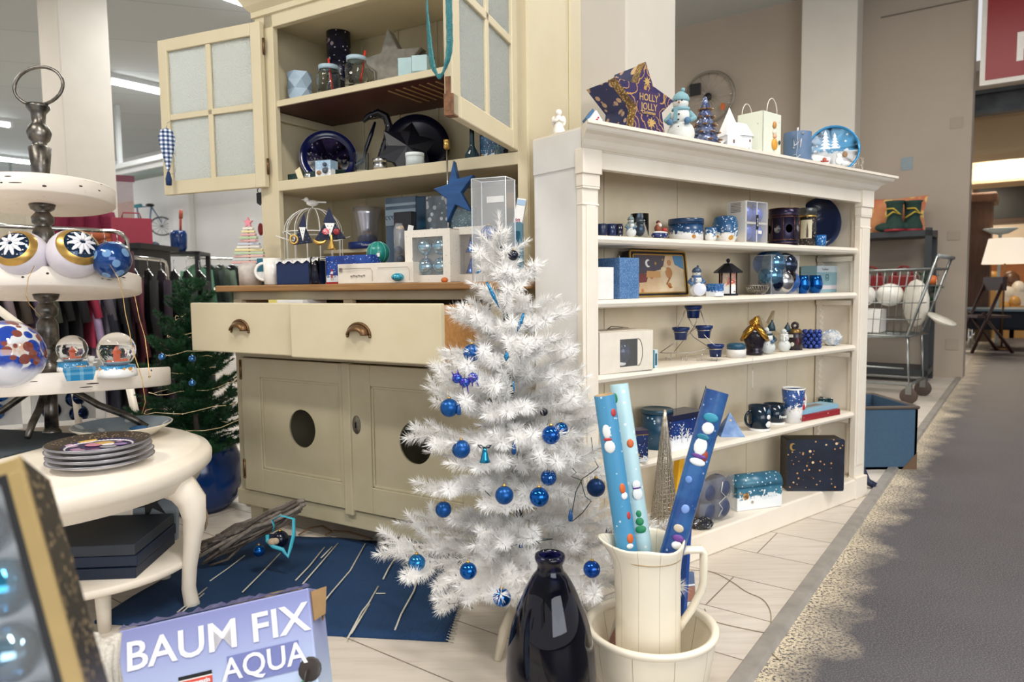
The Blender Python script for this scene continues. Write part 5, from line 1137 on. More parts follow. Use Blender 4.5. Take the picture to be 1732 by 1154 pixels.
p, k, h, w_ = bput(1234, .07, z, 697, 40); b = MB(); b.lathe([(w_*.72, 0), (0, h)], 4, sm=False); solo(b, 'blue_pyramid', dots('blue_pyramid_print', '#5c7fb4', '#c6b189', 50, .18, .4, base2='#88a5cf'), 'pale blue patterned pyramid box right of the dark blue wrapping roll', 'box', p, .75)
mg = mat('midnight_mug', '#0d2233', .12, var=.1)
for px, v, yt, w, lab, hs in ((1309, .085, 683, 36, 'dark mug with white writing, rear one of the snowman pair', 1), (1284, .05, 686, 37, 'dark mug with white snowman, front one of the pair', -1)):
    p, k, h, w_ = bput(px, v, z, yt, w); T = thing('snowman_mug', lab, 'mug', p, B_.rz-R(15), 'dark snowman mugs'); mug(T, w_, h, mg, hs=hs, taper=.97)
    r = w_/2
    b = MB()
    if hs < 0: b.sph((r*.2, -r*.94, h*.28), r*.34, 12, sc=(1, .22, .9)); b.sph((r*.2, -r*.97, h*.58), r*.22, 10, sc=(1, .2, 1))
    b.lathe([(r*.985, h*.0), (r*.99, h*.10), (r*.98, h*.11)], 24, cap=False); b.build('snow_print', wht, T)
    if hs < 0: b = MB(); b.lathe([(r*.24, 0), (r*.2, h*.1), (0, h*.2)], 10, T=Matrix.Translation((r*.2, -r*.98, h*.72)) @ Matrix.Diagonal((1, .25, 1, 1))); b.build('hat_print', mat('print_steel', '#54768c', .4), T)
    if hs > 0: text('Frost', h*.22, wht, T, (r*.15, -r*1.0, h*.4), bold=.0005)
p, k, h, w_ = bput(1341, .05, z, 656, 38); T = thing('santa_mug', 'tall white-handled latte mug with a colourful santa and reindeer print', 'mug', p, B_.rz-R(12)); r = w_/2
b = MB(); b.lathe([(0, 0), (r*.72, 0), (r*.78, h*.25), (r, h*.96), (r*.94, h*.96), (r*.7, .01), (0, .01)], 30); b.build('cup', winter('santa_mug_print', 0, h, '#22386f', '#3a5d9a', '#e3d8cc', '#a52c25', .15, .4, 45), T)
b = MB(); b.lathe([(r*.995, h*.955), (r*1.01, h), (r*.94, h), (r*.93, h*.95)], 30, cap=False); b.build('rim', wht_gl, T)
b = MB(); b.tube([(r*.86, 0, h*.80), (r*1.25, 0, h*.84), (r*1.5, 0, h*.68), (r*1.45, 0, h*.45), (r*1.1, 0, h*.25), (r*.8, 0, h*.2)], h*.045, 8); b.build('handle', wht_gl, T)
b = MB(); b.sph((r*.5, -r*.72, h*.45), r*.2, 10, 0, (1, .35, 1.4)); b.sph((r*.5, -r*.74, h*.62), r*.12, 8, 1); b.lathe([(r*.14, 0), (0, h*.12)], 8, 0, c=(r*.5, -r*.74, h*.66)); b.build('santa_print', [red, wht], T)
a, L, h = span(B_, 1357, 1414, .03, z, 687); T = thing('red_card_pack', 'flat red boxed pack under the pale blue pack on fourth shelf', 'box', a, B_.rz-R(4))
b = MB(); b.box(0, L, 0, .08, 0, h*.5); b.build('pack', dots('red_pack_print', '#94202a', '#e8c9c6', 60, .12, .4), T, bev=.001)
T = thing('pale_blue_pack', 'flat pale blue boxed pack lying on the red pack', 'box', a+Vector((0, 0, h*.5+.0005)), B_.rz-R(2)); b = MB(); b.box(.002, L*1.03, .004, .084, 0, h*.38); b.build('pack', mat('pack_sky', '#8fbcd4', .4), T, bev=.001)
b = MB(); b.box(L*.25, L*.75, .03, .06, h*.38, h*.38+.001); b.build('print', gp, T)
for px, v, lab in ((1392, .15, 'dark green glass tealight, leftmost of the back row on fourth shelf'), (1405, .13, 'dark green glass tealight, middle of the back row on fourth shelf'), (1418, .12, 'dark green glass tealight, rightmost of the back row on fourth shelf')):
    p, k, h, w_ = bput(px, v, z, 673, 16); T = thing('green_tealight', lab, 'candle', p, 0, 'dark green tealights on the fourth shelf'); tealight(T, w_, h, mat('bottle_green_glass', '#1f4a52', .1, .3))
    b = MB(); b.lathe([(w_*.5, h*.96), (w_*.52, h*1.03), (w_*.44, h)], 20, cap=False); b.build('silver_rim', silver, T)
# ---- bottom
z = .0855
a = onz(1331, 831, z); L = .218; h = .205
T = thing('starry_gift_box', 'large black square tin with gold stars and crescent moon, bottom shelf', 'box', a, -R(2.5))
b = MB(); b.prism(rrect(0, L, 0, h, .006), .01, .085); b.build('tin_body', mat('tin_black', '#15141a', .3, .3), T)
b = MB(); b.prism(rrect(-.001, L+.001, -.0, h+.001, .007), 0, .012); b.build('lid', dots('night_sky_tin', '#0c1224', '#c9925c', 55, .16, .35, base2='#121c30', dot2='#e6c79b', r2=.10), T)
b = MB(); b.prism([(L*.09+.012*math.cos(R(t)), h*.86+.015*math.sin(R(t))) for t in range(40, 321, 20)]+[(L*.09+.005+.009*math.cos(R(t)), h*.86+.011*math.sin(R(t))) for t in range(310, 49, -20)], -.001, 0); b.build('moon_print', gold, T)
a = onz(1247, 866, z); L = .193; h = .125
T = thing('treasure_tin', 'pale blue chest-shaped tin with domed lid and winter scene', 'tin', a, R(18))
wp = winter('chest_print', -.002, h, '#2a5d78', '#4a8299', '#cfdbe2', '#6b4f3c', .3, .3, 30)
b = MB(); b.box(0, L, 0, .075, 0, h*.66); b.build('body', wp, T, bev=.003)
b = MB(); m = 8; pr = [(.0375-.039*math.cos(math.pi*i/m), h*.67+h*.33*math.sin(math.pi*i/m)) for i in range(m+1)]
b.add([(x, y, q_) for x in (-.001, L+.001) for y, q_ in pr], [(i, i+1, m+1+i+1, m+1+i) for i in range(m)]+[tuple(reversed(range(m+1))), tuple(range(m+1, 2*m+2)), (0, m+1, 2*m+1, m)], 0, True); b.build('lid', wp, T)
b = MB(); b.box(-.002, L+.002, -.002, .077, h*.655, h*.675); b.build('lid_edge', mat('dark_teal_edge', '#1f5a75', .3), T)
a, L, h = span(B_, 1184, 1242, .02, z, 810)
T = thing('bauble_bag', 'clear packet of four matt slate-blue baubles with white ribbon', 'baubles', a, B_.rz)
for fx in (.28, .72):
    for fz in (.28, .72): b = MB(); b.sph((L*fx, .035, h*fz), L*.235, 20); b.build('bauble', mat('slate_blue_matt', '#38425f', .5), T)
b = MB(); b.box(0, L, 0, .075, 0, h); b.build('packet', film('hazy_bag', '#dcdad6', .14, .2), T, bev=.004)
b = MB(); b.tube([(L*.62, -.003, h*.9), (L*.55, -.006, h*.7), (L*.7, -.004, h*.55), (L*.5, -.005, h*.45), (L*.62, -.003, h*.3), (L*.5, -.004, h*.15)], .002, 6, flat=.3); b.build('ribbon', wht, T)
text('BAUBLES', .011, mat('print_navy', '#29455e', .4), T, (L*.36, -.003, h*.3), rot=(R(90), R(-80), 0))
p, k, h, w_ = bput(1182, .03, z, 873, 38); b = MB(); b.sph((0, 0, h*.45), w_*.5, 18, sc=(1.1, .6, h/w_)); b.V = [(x+rr2.uniform(-1, 1)*.003, y+rr2.uniform(-1, 1)*.003, max(0, q_+rr2.uniform(-1, 1)*.003)) for x, y, q_ in b.V]; b.sm = [False]*len(b.sm)
solo(b, 'foil_bag', dots('black_foil', '#23242a', '#b9bdc3', 110, .18, .12), 'crumpled black and silver foil bag below the slate-blue baubles', 'bag', p+B_.v*-.01)
p, k, h, w_ = bput(1150, .06, z, 742, 26); b = MB(); b.prism([(-w_*.75, 0), (w_*.95, 0), (w_*.55, h*.3), (-w_*.1, h), (-w_*.75, h*.4)], -.012, .012)
solo(b, 'yellow_star', mat('sunny_yellow', '#e3ac21', .4), 'bright yellow pointed piece sticking up behind the wire cone', 'decoration', p, B_.rz, bev=.002)
# wire cone tree in front
p, k, h, w_ = spot(B_, 1123, -.13, 0, 694, 62)
T = thing('wire_cone_tree', 'tall silver wire cone tree in front of the bookcase, left of dark roll', 'decoration', p)
cw = mat('glitter_wire', '#d6ccb9', .25, .7, var=.3, scale=300); rc = random.Random(5); n_ = 26; Hc = h; rb_ = .062
b = MB()
for i in range(n_):
    a_ = math.tau*i/n_; b.tube([(rb_*(1-t/12.)*math.cos(a_+rc.uniform(-.1, .1))+.003*math.cos(a_), rb_*(1-t/12.)*math.sin(a_+rc.uniform(-.1, .1))+.003*math.sin(a_), Hc*t/12.) for t in range(13)], .0013, 4)
b.build('upright_wires', cw, T)
b = MB(); pts = [(rb_*(1-t/700.)*math.cos(t*.42)*rc.uniform(.93, 1.05)+.003*math.cos(t*.42), rb_*(1-t/700.)*math.sin(t*.42)*rc.uniform(.93, 1.05), Hc*t/700.+rc.uniform(-.002, .002)) for t in range(700)]
b.tube(pts, .0014, 4); b.build('spiral_wire', cw, T)
# ---- on top
z = 1.3305
p, k, h, w_ = bput(969, .13, z, 170, 20); p = B_.w(.005, .12, z); k = p.y/F; h = 44*k
T = thing('angel_figurine', 'small white angel figurine at left end of the bookcase top', 'figurine', p, face_cam(p)); am = mat('white_bisque', '#efebe3', .5)
b = MB(); b.lathe([(0, 0), (h*.24, 0), (h*.26, h*.12), (h*.18, h*.3), (h*.13, h*.5), (h*.16, h*.62), (h*.08, h*.72), (0, h*.74)], 18); b.build('body', am, T)
b = MB(); b.sph((0, 0, h*.83), h*.13, 14); b.sph((.0, .01, h*.86), h*.13, 12); b.build('head', am, T)
for s_ in (-1, 1):
    b = MB(); b.sph((s_*h*.17, h*.12, h*.55), h*.14, 10, sc=(.8, .3, 1.4)); b.build('wing', am, T)
    b = MB(); b.tube([(s_*h*.14, 0, h*.6), (s_*h*.2, -h*.1, h*.48), (0, -h*.18, h*.55)], h*.045, 8); b.build('arm', am, T)
p, k, h, w_ = bput(1003, .10, z, 186, 30)
T = thing('paper_house', 'small white card house with blue roof strokes left of the star box', 'decoration', p, face_cam(p)+R(15))
b = MB(); b.prism([(-w_*.5, 0), (w_*.5, 0), (w_*.45, h*.6), (w_*.1, h*.95), (-w_*.35, h*.75)], -.02, .02); b.build('walls', wht, T, bev=.002)
b = MB()
b.prism([(-w_*.5, h*.66), (-w_*.12, h*.98), (-w_*.02, h*.9), (-w_*.4, h*.58)], -.023, .023)
for zz in (.2, .38, .54): b.tube([(-w_*.4, -.0205, h*zz), (-w_*.05, -.0205, h*(zz-.05))], .002, 5, flat=.4)
for zz in (.2, .34): b.tube([(w_*.1, -.0205, h*zz), (w_*.4, -.0205, h*(zz-.06))], .002, 5, flat=.4)
b.build('blue_strokes', mat('sea_blue_print', '#2f6796', .5), T)
b = MB(); b.sph((w_*.12, -.0205, h*.6), .004, 8, sc=(1, .3, 1)); b.sph((w_*.2, -.0205, h*.68), .003, 8, sc=(1, .3, 1)); b.build('red_dot', red, T)
# star-shaped gift box
def holly():
    fp = [(1092, 105), (1104, 142), (1137, 160), (1118, 183), (1124, 229), (1102, 218), (1072, 225), (1077, 178), (1046, 140), (1078, 143)]
    p, k, h, w_ = bput(1096, -.005, z, 105, 40); rz = B_.rz-R(5)
    T = thing('star_gift_box', 'large purple and gold star-shaped gift box lettered HOLLY JOLLY', 'gift box', p, rz)
    fz = math.cos(abs(math.atan2(p.x, p.y)-R(90-52.3)*0))*0+.80
    pol = [((x-1096)*k/ .70, max(0.002, h-(y-105)*k)) for x, y in fp]
    d = .135; 
    t = NT('star_box_front'); v = t.coord(); f = t.vor(v, 26); f2 = t.noise(v, 60, 2)
    ln = t.math('LESS_THAN', t.math('ABSOLUTE', t.math('SUBTRACT', t.math('FRACT', t.math('ADD', t.math('MULTIPLY', f, 3.2), t.math('MULTIPLY', f2, .8))), .5)), .10)
    t.col(t.mix(ln, t.mix(t.ramp(t.noise(v, 9), (.4, 0.), (.6, 1.)), '#3b2a58', '#2a2352'), '#b98d52')); mf = t.fin(.4, .15)
    sidem = dots('star_box_side', '#1f2a5c', '#c8a68a', 34, .27, .4, base2='#2a3870', dot2='#d9b98f', r2=.20); band_ = dots('gold_glitter_band', '#8d6b35', '#d9bd7c', 160, .3, .3, base2='#57401f')
    n = len(pol); b = MB(); vs = [(x, 0, q_) for x, q_ in pol]+[(x, .032, q_) for x, q_ in pol]+[(x, d, q_) for x, q_ in pol]
    b.add(vs, [tuple(range(n))], 0); b.add(vs, [((i+1) % n, i, n+i, n+(i+1) % n) for i in range(n)], 1); b.build('lid', [mf, band_], T)
    c_ = (sum(x for x, _ in pol)/n, sum(q for _, q in pol)/n); b = MB(); ip = [(c_[0]+(x-c_[0])*.97, c_[1]+(q_-c_[1])*.97) for x, q_ in pol]
    b.add([(x, .03, q_) for x, q_ in ip]+[(x, d, q_) for x, q_ in ip], [((i+1) % n, i, n+i, n+(i+1) % n) for i in range(n)]+[tuple(reversed(range(n, 2*n)))]); b.build('box_body', sidem, T)
    gm = mat('bright_gold_print', '#e0bd76', .3, .5); cx = c_[0]+.004; cz = c_[1]
    bk = MB(); bk.prism([(cx-.038, cz-.030), (cx+.040, cz-.034), (cx+.046, cz+.0), (cx+.040, cz+.034), (cx-.036, cz+.036), (cx-.042, cz)], -.0012, -.0004); bk.build('title_plate', mat('plum_plate', '#3f2a56', .4), T)
    text('HOLLY', .028, gm, T, (cx, -.0014, cz+.016), bold=.0003, sx=.85); text('JOLLY', .028, gm, T, (cx+.002, -.0014, cz-.010), bold=.0003, sx=.85); text('Christmas', .013, gm, T, (cx, -.0014, cz-.026), bold=.0003)
    b = MB()
    for x, q_, s_ in ((cx-.006, cz+.062, .016), (cx+.012, cz-.054, .018), (cx-.03, cz+.03, .007), (cx+.04, cz+.03, .007)): b.prism(starpoly(s_, s_*.42, 8, 0, x, q_), -.0010, -.0004)
    b.build('star_print', gm, T)
holly()
p, k, h, w_ = bput(1151, .035, z, 148, 50)
T = thing('snowman_figurine', 'large white snowman in pale blue knitted hat and mittens on the bookcase top', 'snowman', p, face_cam(p)-R(12)); pb = mat('knit_aqua', '#84aeb8', .8, var=.12, scale=200, bump=.4); snowman(T, h, '#eae8e2', pb, pb)
b = MB(); b.lathe([(0, 0), (h*.24, 0), (h*.22, h*.06), (0, h*.07)], 16); b.build('foot', wht, T); b = MB(); b.sph((-h*.18, .01, h*.08), h*.1, 10); b.build('boot', mat('mitten_blue', ''), T)
p, k, h, w_ = bput(1192, .05, z, 157, 56); r = w_/2
T = thing('ceramic_tree', 'shiny lilac-blue ceramic fir tree with gold-brown tips on bookcase top', 'decoration', p); tb = dots('lustre_glaze', '#7a86ab', '#a9b3cc', 60, .3, .08, .35, base2='#59648c')
for j in range(6):
    f0 = j/6; rr3 = r*(1-f0*.82); zb = h*(.02+f0*.80); b = MB(); m = 7; vs = []
    for i in range(m*2): a_ = math.tau*i/(m*2)+j*.3; q_ = rr3*(1.08 if i % 2 == 0 else .72); vs.append((q_*math.cos(a_), q_*math.sin(a_), zb+(.006 if i % 2 == 0 else -.002)))
    for i in range(m*2): a_ = math.tau*i/(m*2)+j*.3; q_ = rr3*.35; vs.append((q_*math.cos(a_), q_*math.sin(a_), zb+h*.22))
    vs.append((0, 0, zb+h*.26)); vs.append((0, 0, zb+.01)); M2 = 2*m
    b.add(vs, [(i, (i+1) % M2, M2+(i+1) % M2, M2+i) for i in range(M2)]+[(M2+i, M2+(i+1) % M2, 2*M2) for i in range(M2)]+[((i+1) % M2, i, 2*M2+1) for i in range(M2)], 0, True); b.build('branch_tier', tb, T)
    b = MB()
    for i in range(0, M2, 2): b.sph(tuple(Vector(vs[i])*1.0), r*.13, 8, sc=(1.2, 1.2, .5))
    b.build('gold_tips', mat('bronze_lustre', '#8a6a4a', .15, .6), T)
p, k, h, w_ = bput(1238, .06, z, 182, 56)
T = thing('porcelain_house', 'white porcelain light house with steep pointed roof on bookcase top', 'house', p, B_.rz-R(20)); a_ = w_*.34
pw = mat('porcelain_white', '#eef0f4', .25, var=.02); b = MB(); b.box(-a_, a_*.35, -a_*.8, a_*.8, 0, h*.42); b.box(a_*.35, a_*1.5, -a_*.7, a_*.9, 0, h*.42); b.box(-a_*1.4, -a_, -a_*.6, a_*.7, 0, h*.22); b.build('walls', pw, T, bev=.001)
b = MB(); b.lathe([(a_*1.05, h*.42), (0, h)], 4, T=Matrix.Translation((-a_*.32, 0, 0)) @ Matrix.Rotation(R(45), 4, 'Z') @ Matrix.Diagonal((1.02, 1.02, 1, 1)), sm=False)
b.add([(a_*.2, -a_*.85, h*.42), (a_*1.6, -a_*.85, h*.42), (a_*1.6, a_, h*.42), (a_*.2, a_, h*.42), (a_*.2, 0, h*.72), (a_*1.4, 0, h*.70)], [(0, 1, 5, 4), (2, 3, 4, 5), (1, 2, 5), (3, 0, 4)]); b.add([(-a_*1.5, -a_*.65, h*.22), (-a_*.9, -a_*.65, h*.34), (-a_*.9, a_*.75, h*.34), (-a_*1.5, a_*.75, h*.22)], [(0, 1, 2, 3)]); b.build('roof', pw, T)
b = MB()
for x, q_, w2, h2 in ((-.45, .26, .14, .07), (.75, .06, .12, .12), (1.1, .06, .12, .12), (-.5, .05, .1, .12), (-.2, .05, .1, .12), (1.2, .3, .1, .05)): b.box(a_*x, a_*(x+w2), -a_*.83, -a_*.78+(.0), h*q_, h*(q_+h2))
b.build('window_opening', mat('warm_brown_opening', '#6b4a3a', .7), T)
a, L, h = span(B_, 1290, 1323, .0, z, 190)
T = thing('santa_gift_bag', 'pale green patterned ceramic gift bag with handles and a santa on front', 'bag', a, B_.rz+R(3)); bm_ = dots('pale_green_print', '#dfe3d2', '#a9b59f', 34, .10, .4); dd = .10
b = MB(); b.box(0, L, 0, dd, 0, .004); b.box(0, L, 0, .004, 0, h); b.box(0, L, dd-.004, dd, 0, h); b.box(0, .004, 0, dd, 0, h*1.0); b.box(L-.004, L, 0, dd, 0, h); b.build('bag_body', bm_, T, bev=.001)
for y in (.002, dd-.002): b = MB(); b.tube([(L*.5+L*.28*math.cos(R(t)), y, h+h*.3*math.sin(R(t))) for t in range(0, 181, 15)], .0016, 6); b.build('handle', mat('cream_cord', '#e9e4d4', .5), T)
sm_ = [(L*.60, h*.75, .010, 1.3, '#c98f4c'), (L*.60, h*.60, .012, .8, '#e8dfcd'), (L*.62, h*.52, .010, .8, '#e3b08c'), (L*.60, h*.34, .017, 1.2, '#d79a35'), (L*.55, h*.10, .014, .5, '#31422f'), (L*.88, h*.40, .006, 1.3, '#35433a')]
for i, (x, q_, r_, sz, c) in enumerate(sm_): b = MB(); b.sph((x, -.003, q_), r_, 12, sc=(1, .45, sz)); b.build(['hat', 'beard', 'face', 'coat', 'boots', 'glove'][i], mat('santa_part_'+str(i), c, .4), T)
p, k, h, w_ = bput(1348, .03, z, 225, 44)
T = thing('ribbon_candle', 'thick slate-blue candle tied with silver ribbons and little stars', 'candle', p)
b = MB(); b.cyl((0, 0, 0), w_/2, h, 30); b.build('wax', mat('slate_blue_wax', '#5d7899', .5, var=.12), T, bev=.001)
b = MB(); b.tube([(0, 0, h), (.001, 0, h+.02)], .003, 6); b.build('wick', wht, T)
fc = face_cam(p); b = MB()
for pts in ([(-.002, h), (.001, h*.6), (-.003, h*.3), (.004, h*.02)], [(0, h*.62), (-.014, h*.8), (-.010, h*.55), (0, h*.62), (.012, h*.75), (.010, h*.5)], [(-.004, h*.3), (-.020, h*.28), (-.008, h*.18), (.012, h*.28)]):
    b.tube([(x, -math.sqrt(max(0, (w_/2)**2-x*x))-.002, q_) for x, q_ in pts], .003, 6, flat=.35)
b.build('ribbon', mat('silver_ribbon', '#c8ccd4', .3, .4), T, rot=(0, 0, fc)); b = MB()
for x, q_ in ((.018, .92), (.02, .1), (-.012, .5)): b.prism(starpoly(.006, .0028, 5, 90, x, h*q_), -math.sqrt((w_/2)**2-x*x)-.004, -math.sqrt((w_/2)**2-x*x))
b.build('star', silver, T, rot=(0, 0, fc))
p, k, h, w_ = bput(1409, .04, z, 209, 78)
T = thing('winter_plate', 'round sky-blue tin plate with snowy trees and a red sleigh on bookcase top', 'plate', (p.x, p.y, z+h*.49), rot=(R(-12), 0, face_cam(p)+R(10)))
r = h*.5; b = MB(); b.lathe([(0, -.006), (r*.95, -.006), (r, 0), (r, .006), (r*.96, .006), (r*.93, .001), (0, .001)], 44, T=M_); b.build('tin', mat('azure_tin', '#3b8cc0', .2, .4), T)
b = MB(); b.lathe([(0, .0016), (r*.92, .0016)], 44, T=M_); b.build('picture', winter('plate_winter', -r*.75, r*1.6, '#3d8abd', '#6aaad0', '#e8eef4', '#b66a4d', .12, .2, 22, False), T)
b = MB()
for cx, s_ in ((-r*.3, 1), (r*.05, .85)):
    for j in range(5): ww = r*.24*(1-j*.17)*s_; q_ = r*(.02+.15*j*s_); b.prism([(cx-ww, q_), (cx+ww, q_), (cx, q_+r*.2*s_)], -.0028, -.0018)
b.build('tree_print', mat('frost_print', '#dfe9f0', .3), T)
b = MB(); b.tube([(-r*.62, -.003, -r*.48), (-r*.55, -.003, -r*.62), (-r*.2, -.003, -r*.66), (-r*.12, -.003, -r*.6)], .0016, 5); b.tube([(-r*.5, -.003, -r*.5), (-r*.2, -.003, -r*.5)], .003, 6); b.sph((-r*.35, -.003, -r*.42), r*.08, 8, sc=(1, .3, 1)); b.build('sleigh_print', mat('sleigh_red', '#b4503c', .4), T)
b = MB(); b.sph((r*.2, -.003, -r*.5), r*.15, 12, sc=(1, .2, 1.1)); b.sph((r*.2, -.003, -r*.28), r*.1, 10, sc=(1, .2, 1)); b.sph((r*.42, -.003, -r*.25), r*.1, 10, 1, (1, .2, 1.3)); b.build('snowman_print', [wht, mat('print_tan', '#8e6a45', .5)], T)
p, k, h, w_ = bput(1450, .04, z, 266, 16); T = thing('glass_cube', 'small clear patterned glass cube at right end of bookcase top', 'candle holder', p, B_.rz); b = MB(); b.box(-w_*.6, w_*.6, -.014, .014, 0, h); b.build('cube', glass('pressed_glass', '#f2ede6', .08, 1.3, bump=(120, .8)), T, bev=.002)
p, k, h, w_ = bput(1279, .01, z, 250, 26); b = MB(); b.prism(starpoly(w_*.5, w_*.24, 5, 90, 0, w_*.38), -.004, .004); solo(b, 'white_star', wht, 'small white star leaning at the foot of the pale green gift bag', 'decoration', p, B_.rz, rot=(R(-35), 0, B_.rz))
# ================================================================== FIR BRANCHES
def needles(b, pts, n_per_m, L, w, lean=.5, mi=0, r=None, tip=True):
    "thin blades standing around a twig"
    r = r or rnd
    V_ = [Vector(p) for p in pts]; seg = list(zip(V_, V_[1:]))
    for a, c in seg:
        d = c-a; n = max(1, int(d.length*n_per_m)); d.normalize(); x = d.orthogonal().normalized(); y = d.cross(x)
        for _ in range(n):
            t = r.random(); p = a.lerp(c, t); an = r.uniform(0, math.tau); o = x*math.cos(an)+y*math.sin(an)
            l = L*r.uniform(.7, 1.15); e = p+(o+d*(lean*r.uniform(.5, 1.4))).normalized()*l; s = o.cross(d)*w
            k = len(b.V); b.V += [tuple(p-s), tuple(p+s), tuple(e)]; b.Fc.append((k, k+1, k+2)); b.mi.append(mi); b.sm.append(False)
    if tip:
        d = (V_[-1]-V_[-2]).normalized(); x = d.orthogonal().normalized(); y = d.cross(x)
        for _ in range(14):
            an = r.uniform(0, math.tau); o = (x*math.cos(an)+y*math.sin(an)); e = V_[-1]+(d+o*r.uniform(.1, .8)).normalized()*L; s = o.cross(d)*w
            k = len(b.V); b.V += [tuple(V_[-1]-s), tuple(V_[-1]+s), tuple(e)]; b.Fc.append((k, k+1, k+2)); b.mi.append(mi); b.sm.append(False)
def branch(T, base, direc, L, m, nL, nw, dens, r, droop=0., subs=2, curl=.12, name='branch', wire=None):
    b = MB(); d = Vector(direc).normalized(); p = Vector(base); pts = [p.copy()]; n = 5
    for i in range(n):
        d2 = (d+Vector((0, 0, curl*(i/n)-droop))).normalized(); p = p+d2*(L/n); pts.append(p.copy())
    needles(b, pts, dens, nL, nw, r=r)
    b.tube(pts, .0022, 4, 1)
    for k in range(subs):
        for s_ in (-1, 1):
            i = 1+int((n-1)*(k+r.uniform(.1, .9))/max(1, subs)); q = pts[min(i, n-1)]; side = d.cross(Vector((0, 0, 1))).normalized()*s_
            dd = (d+side*r.uniform(.6, 1.1)+Vector((0, 0, r.uniform(-.25, .35)))).normalized(); l = L*r.uniform(.28, .45)
            sp = [q, q+dd*l*.5, q+dd*l+Vector((0, 0, l*curl*.6))]; needles(b, sp, dens, nL, nw, r=r); b.tube(sp, .0015, 3, 1)
    return b.build(name, [m, wire or m], T)
# ------------------------------------------------------------------ the white tree
def plastic_needle(name, c, tr=.35, rough=.4):
    t = NT(name); v = t.coord(); t.col(t.mix(t.ramp(t.noise(v, 8), (.3, .88), (.7, 1.)), '#000000', c) if False else c)
    tl = t.n('ShaderNodeBsdfTranslucent'); tl.inputs[0].default_value = lin(c); m = t.n('ShaderNodeMixShader'); m.inputs[0].default_value = tr
    t.l(t.b.outputs[0], m.inputs[1]); t.l(tl.outputs[0], m.inputs[2]); t.l(m.outputs[0], t.t.nodes['Material Output'].inputs['Surface']); return t.fin(rough)
wneedle = plastic_needle('white_plastic_needles', '#fbfaf8', .25); TB = Vector((.030, 1.80, 0))
r = random.Random(11)
WT = thing('white_christmas_tree', 'white artificial christmas tree hung with blue baubles between cabinet and bookcase', 'christmas tree', TB)
tx = lambda z: -.058*(z/1.05)                      # slight lean of the stem
b = MB(); b.tube([(tx(z), 0, z) for z in (.10, .3, .6, .9, 1.04)], [.011, .010, .008, .006, .003], 8); b.build('stem', mat('dark_green_stem', '#20231f', .6), WT)
tiers = [  # z, radius, count, rise, subs
 (1.00, .035, 5, 1.6, 0), (.965, .07, 5, .7, 0), (.92, .09, 5, .5, 1), (.865, .10, 5, .45, 1), (.815, .13, 6, .35, 1), (.765, .145, 7, .30, 2), (.71, .16, 7, .25, 2),
 (.655, .185, 8, .22, 2), (.60, .20, 9, .18, 2), (.545, .225, 9, .15, 3), (.49, .245, 9, .12, 3), (.435, .245, 9, .02, 3), (.385, .17, 6, -.1, 2), (.30, .27, 5, .03, 3), (.245, .34, 9, -.02, 4), (.20, .22, 5, -.45, 3)]
for ti, (z, rad, n, rise, subs) in enumerate(tiers):
    for i in range(n):
        a = math.tau*(i+r.uniform(-.3, .3))/n+ti*1.13; zj = z+r.uniform(-.022, .022) if z > .32 else z; rise_ = rise+r.uniform(-.22, .28)*(1 if z > .32 else .3)
        if z < .35 and i == 0: a = math.pi+.05
        if z < .27 and abs(math.cos(a)) < .5 and math.sin(a) > .3: a += math.pi
        L = rad*r.uniform(.9, 1.1)
        if z > .4 and math.sin(a) > .2: L *= .92
        if .25 < z < .34 and math.cos(a) < -.3: L *= .6
        branch(WT, (tx(z), 0, zj), (math.cos(a), math.sin(a)*.95, rise_), L, wneedle, .026, .0012, 2300 if z > .32 else 2800, r, droop=.10 if z < .3 else .02, subs=subs, curl=.25 if z < .27 else .15)
b = MB(); needles(b, [(tx(1.0), 0, .97), (tx(1.08), 0, 1.075)], 1800, .022, .0009, .9, r=r); b.build('tip', [wneedle], WT)
b = MB(); needles(b, [(tx(z), 0, z) for z in (.38, .5, .8, .97)], 3200, .036, .0012, .3, r=r, tip=False); b.build('inner_needles', [wneedle], WT)
for pts in ([(-.02, -.02, .10), (-.058, -.10, .05), (-.075, -.155, .0)], [(.02, -.02, .10), (.10, -.06, .04), (.15, -.08, 0)], [(0, .02, .10), (.01, .12, .04), (.01, .17, 0)]):
    b = MB(); b.tube(pts, [.016, .014, .009], 4, flat=.8); b.build('wooden_foot', chalk('raw_white_wood', '#e6dac3', '#a3906f', .6, .72), WT)
def tp(px, py, off): return at(px, py, 1.80-off)
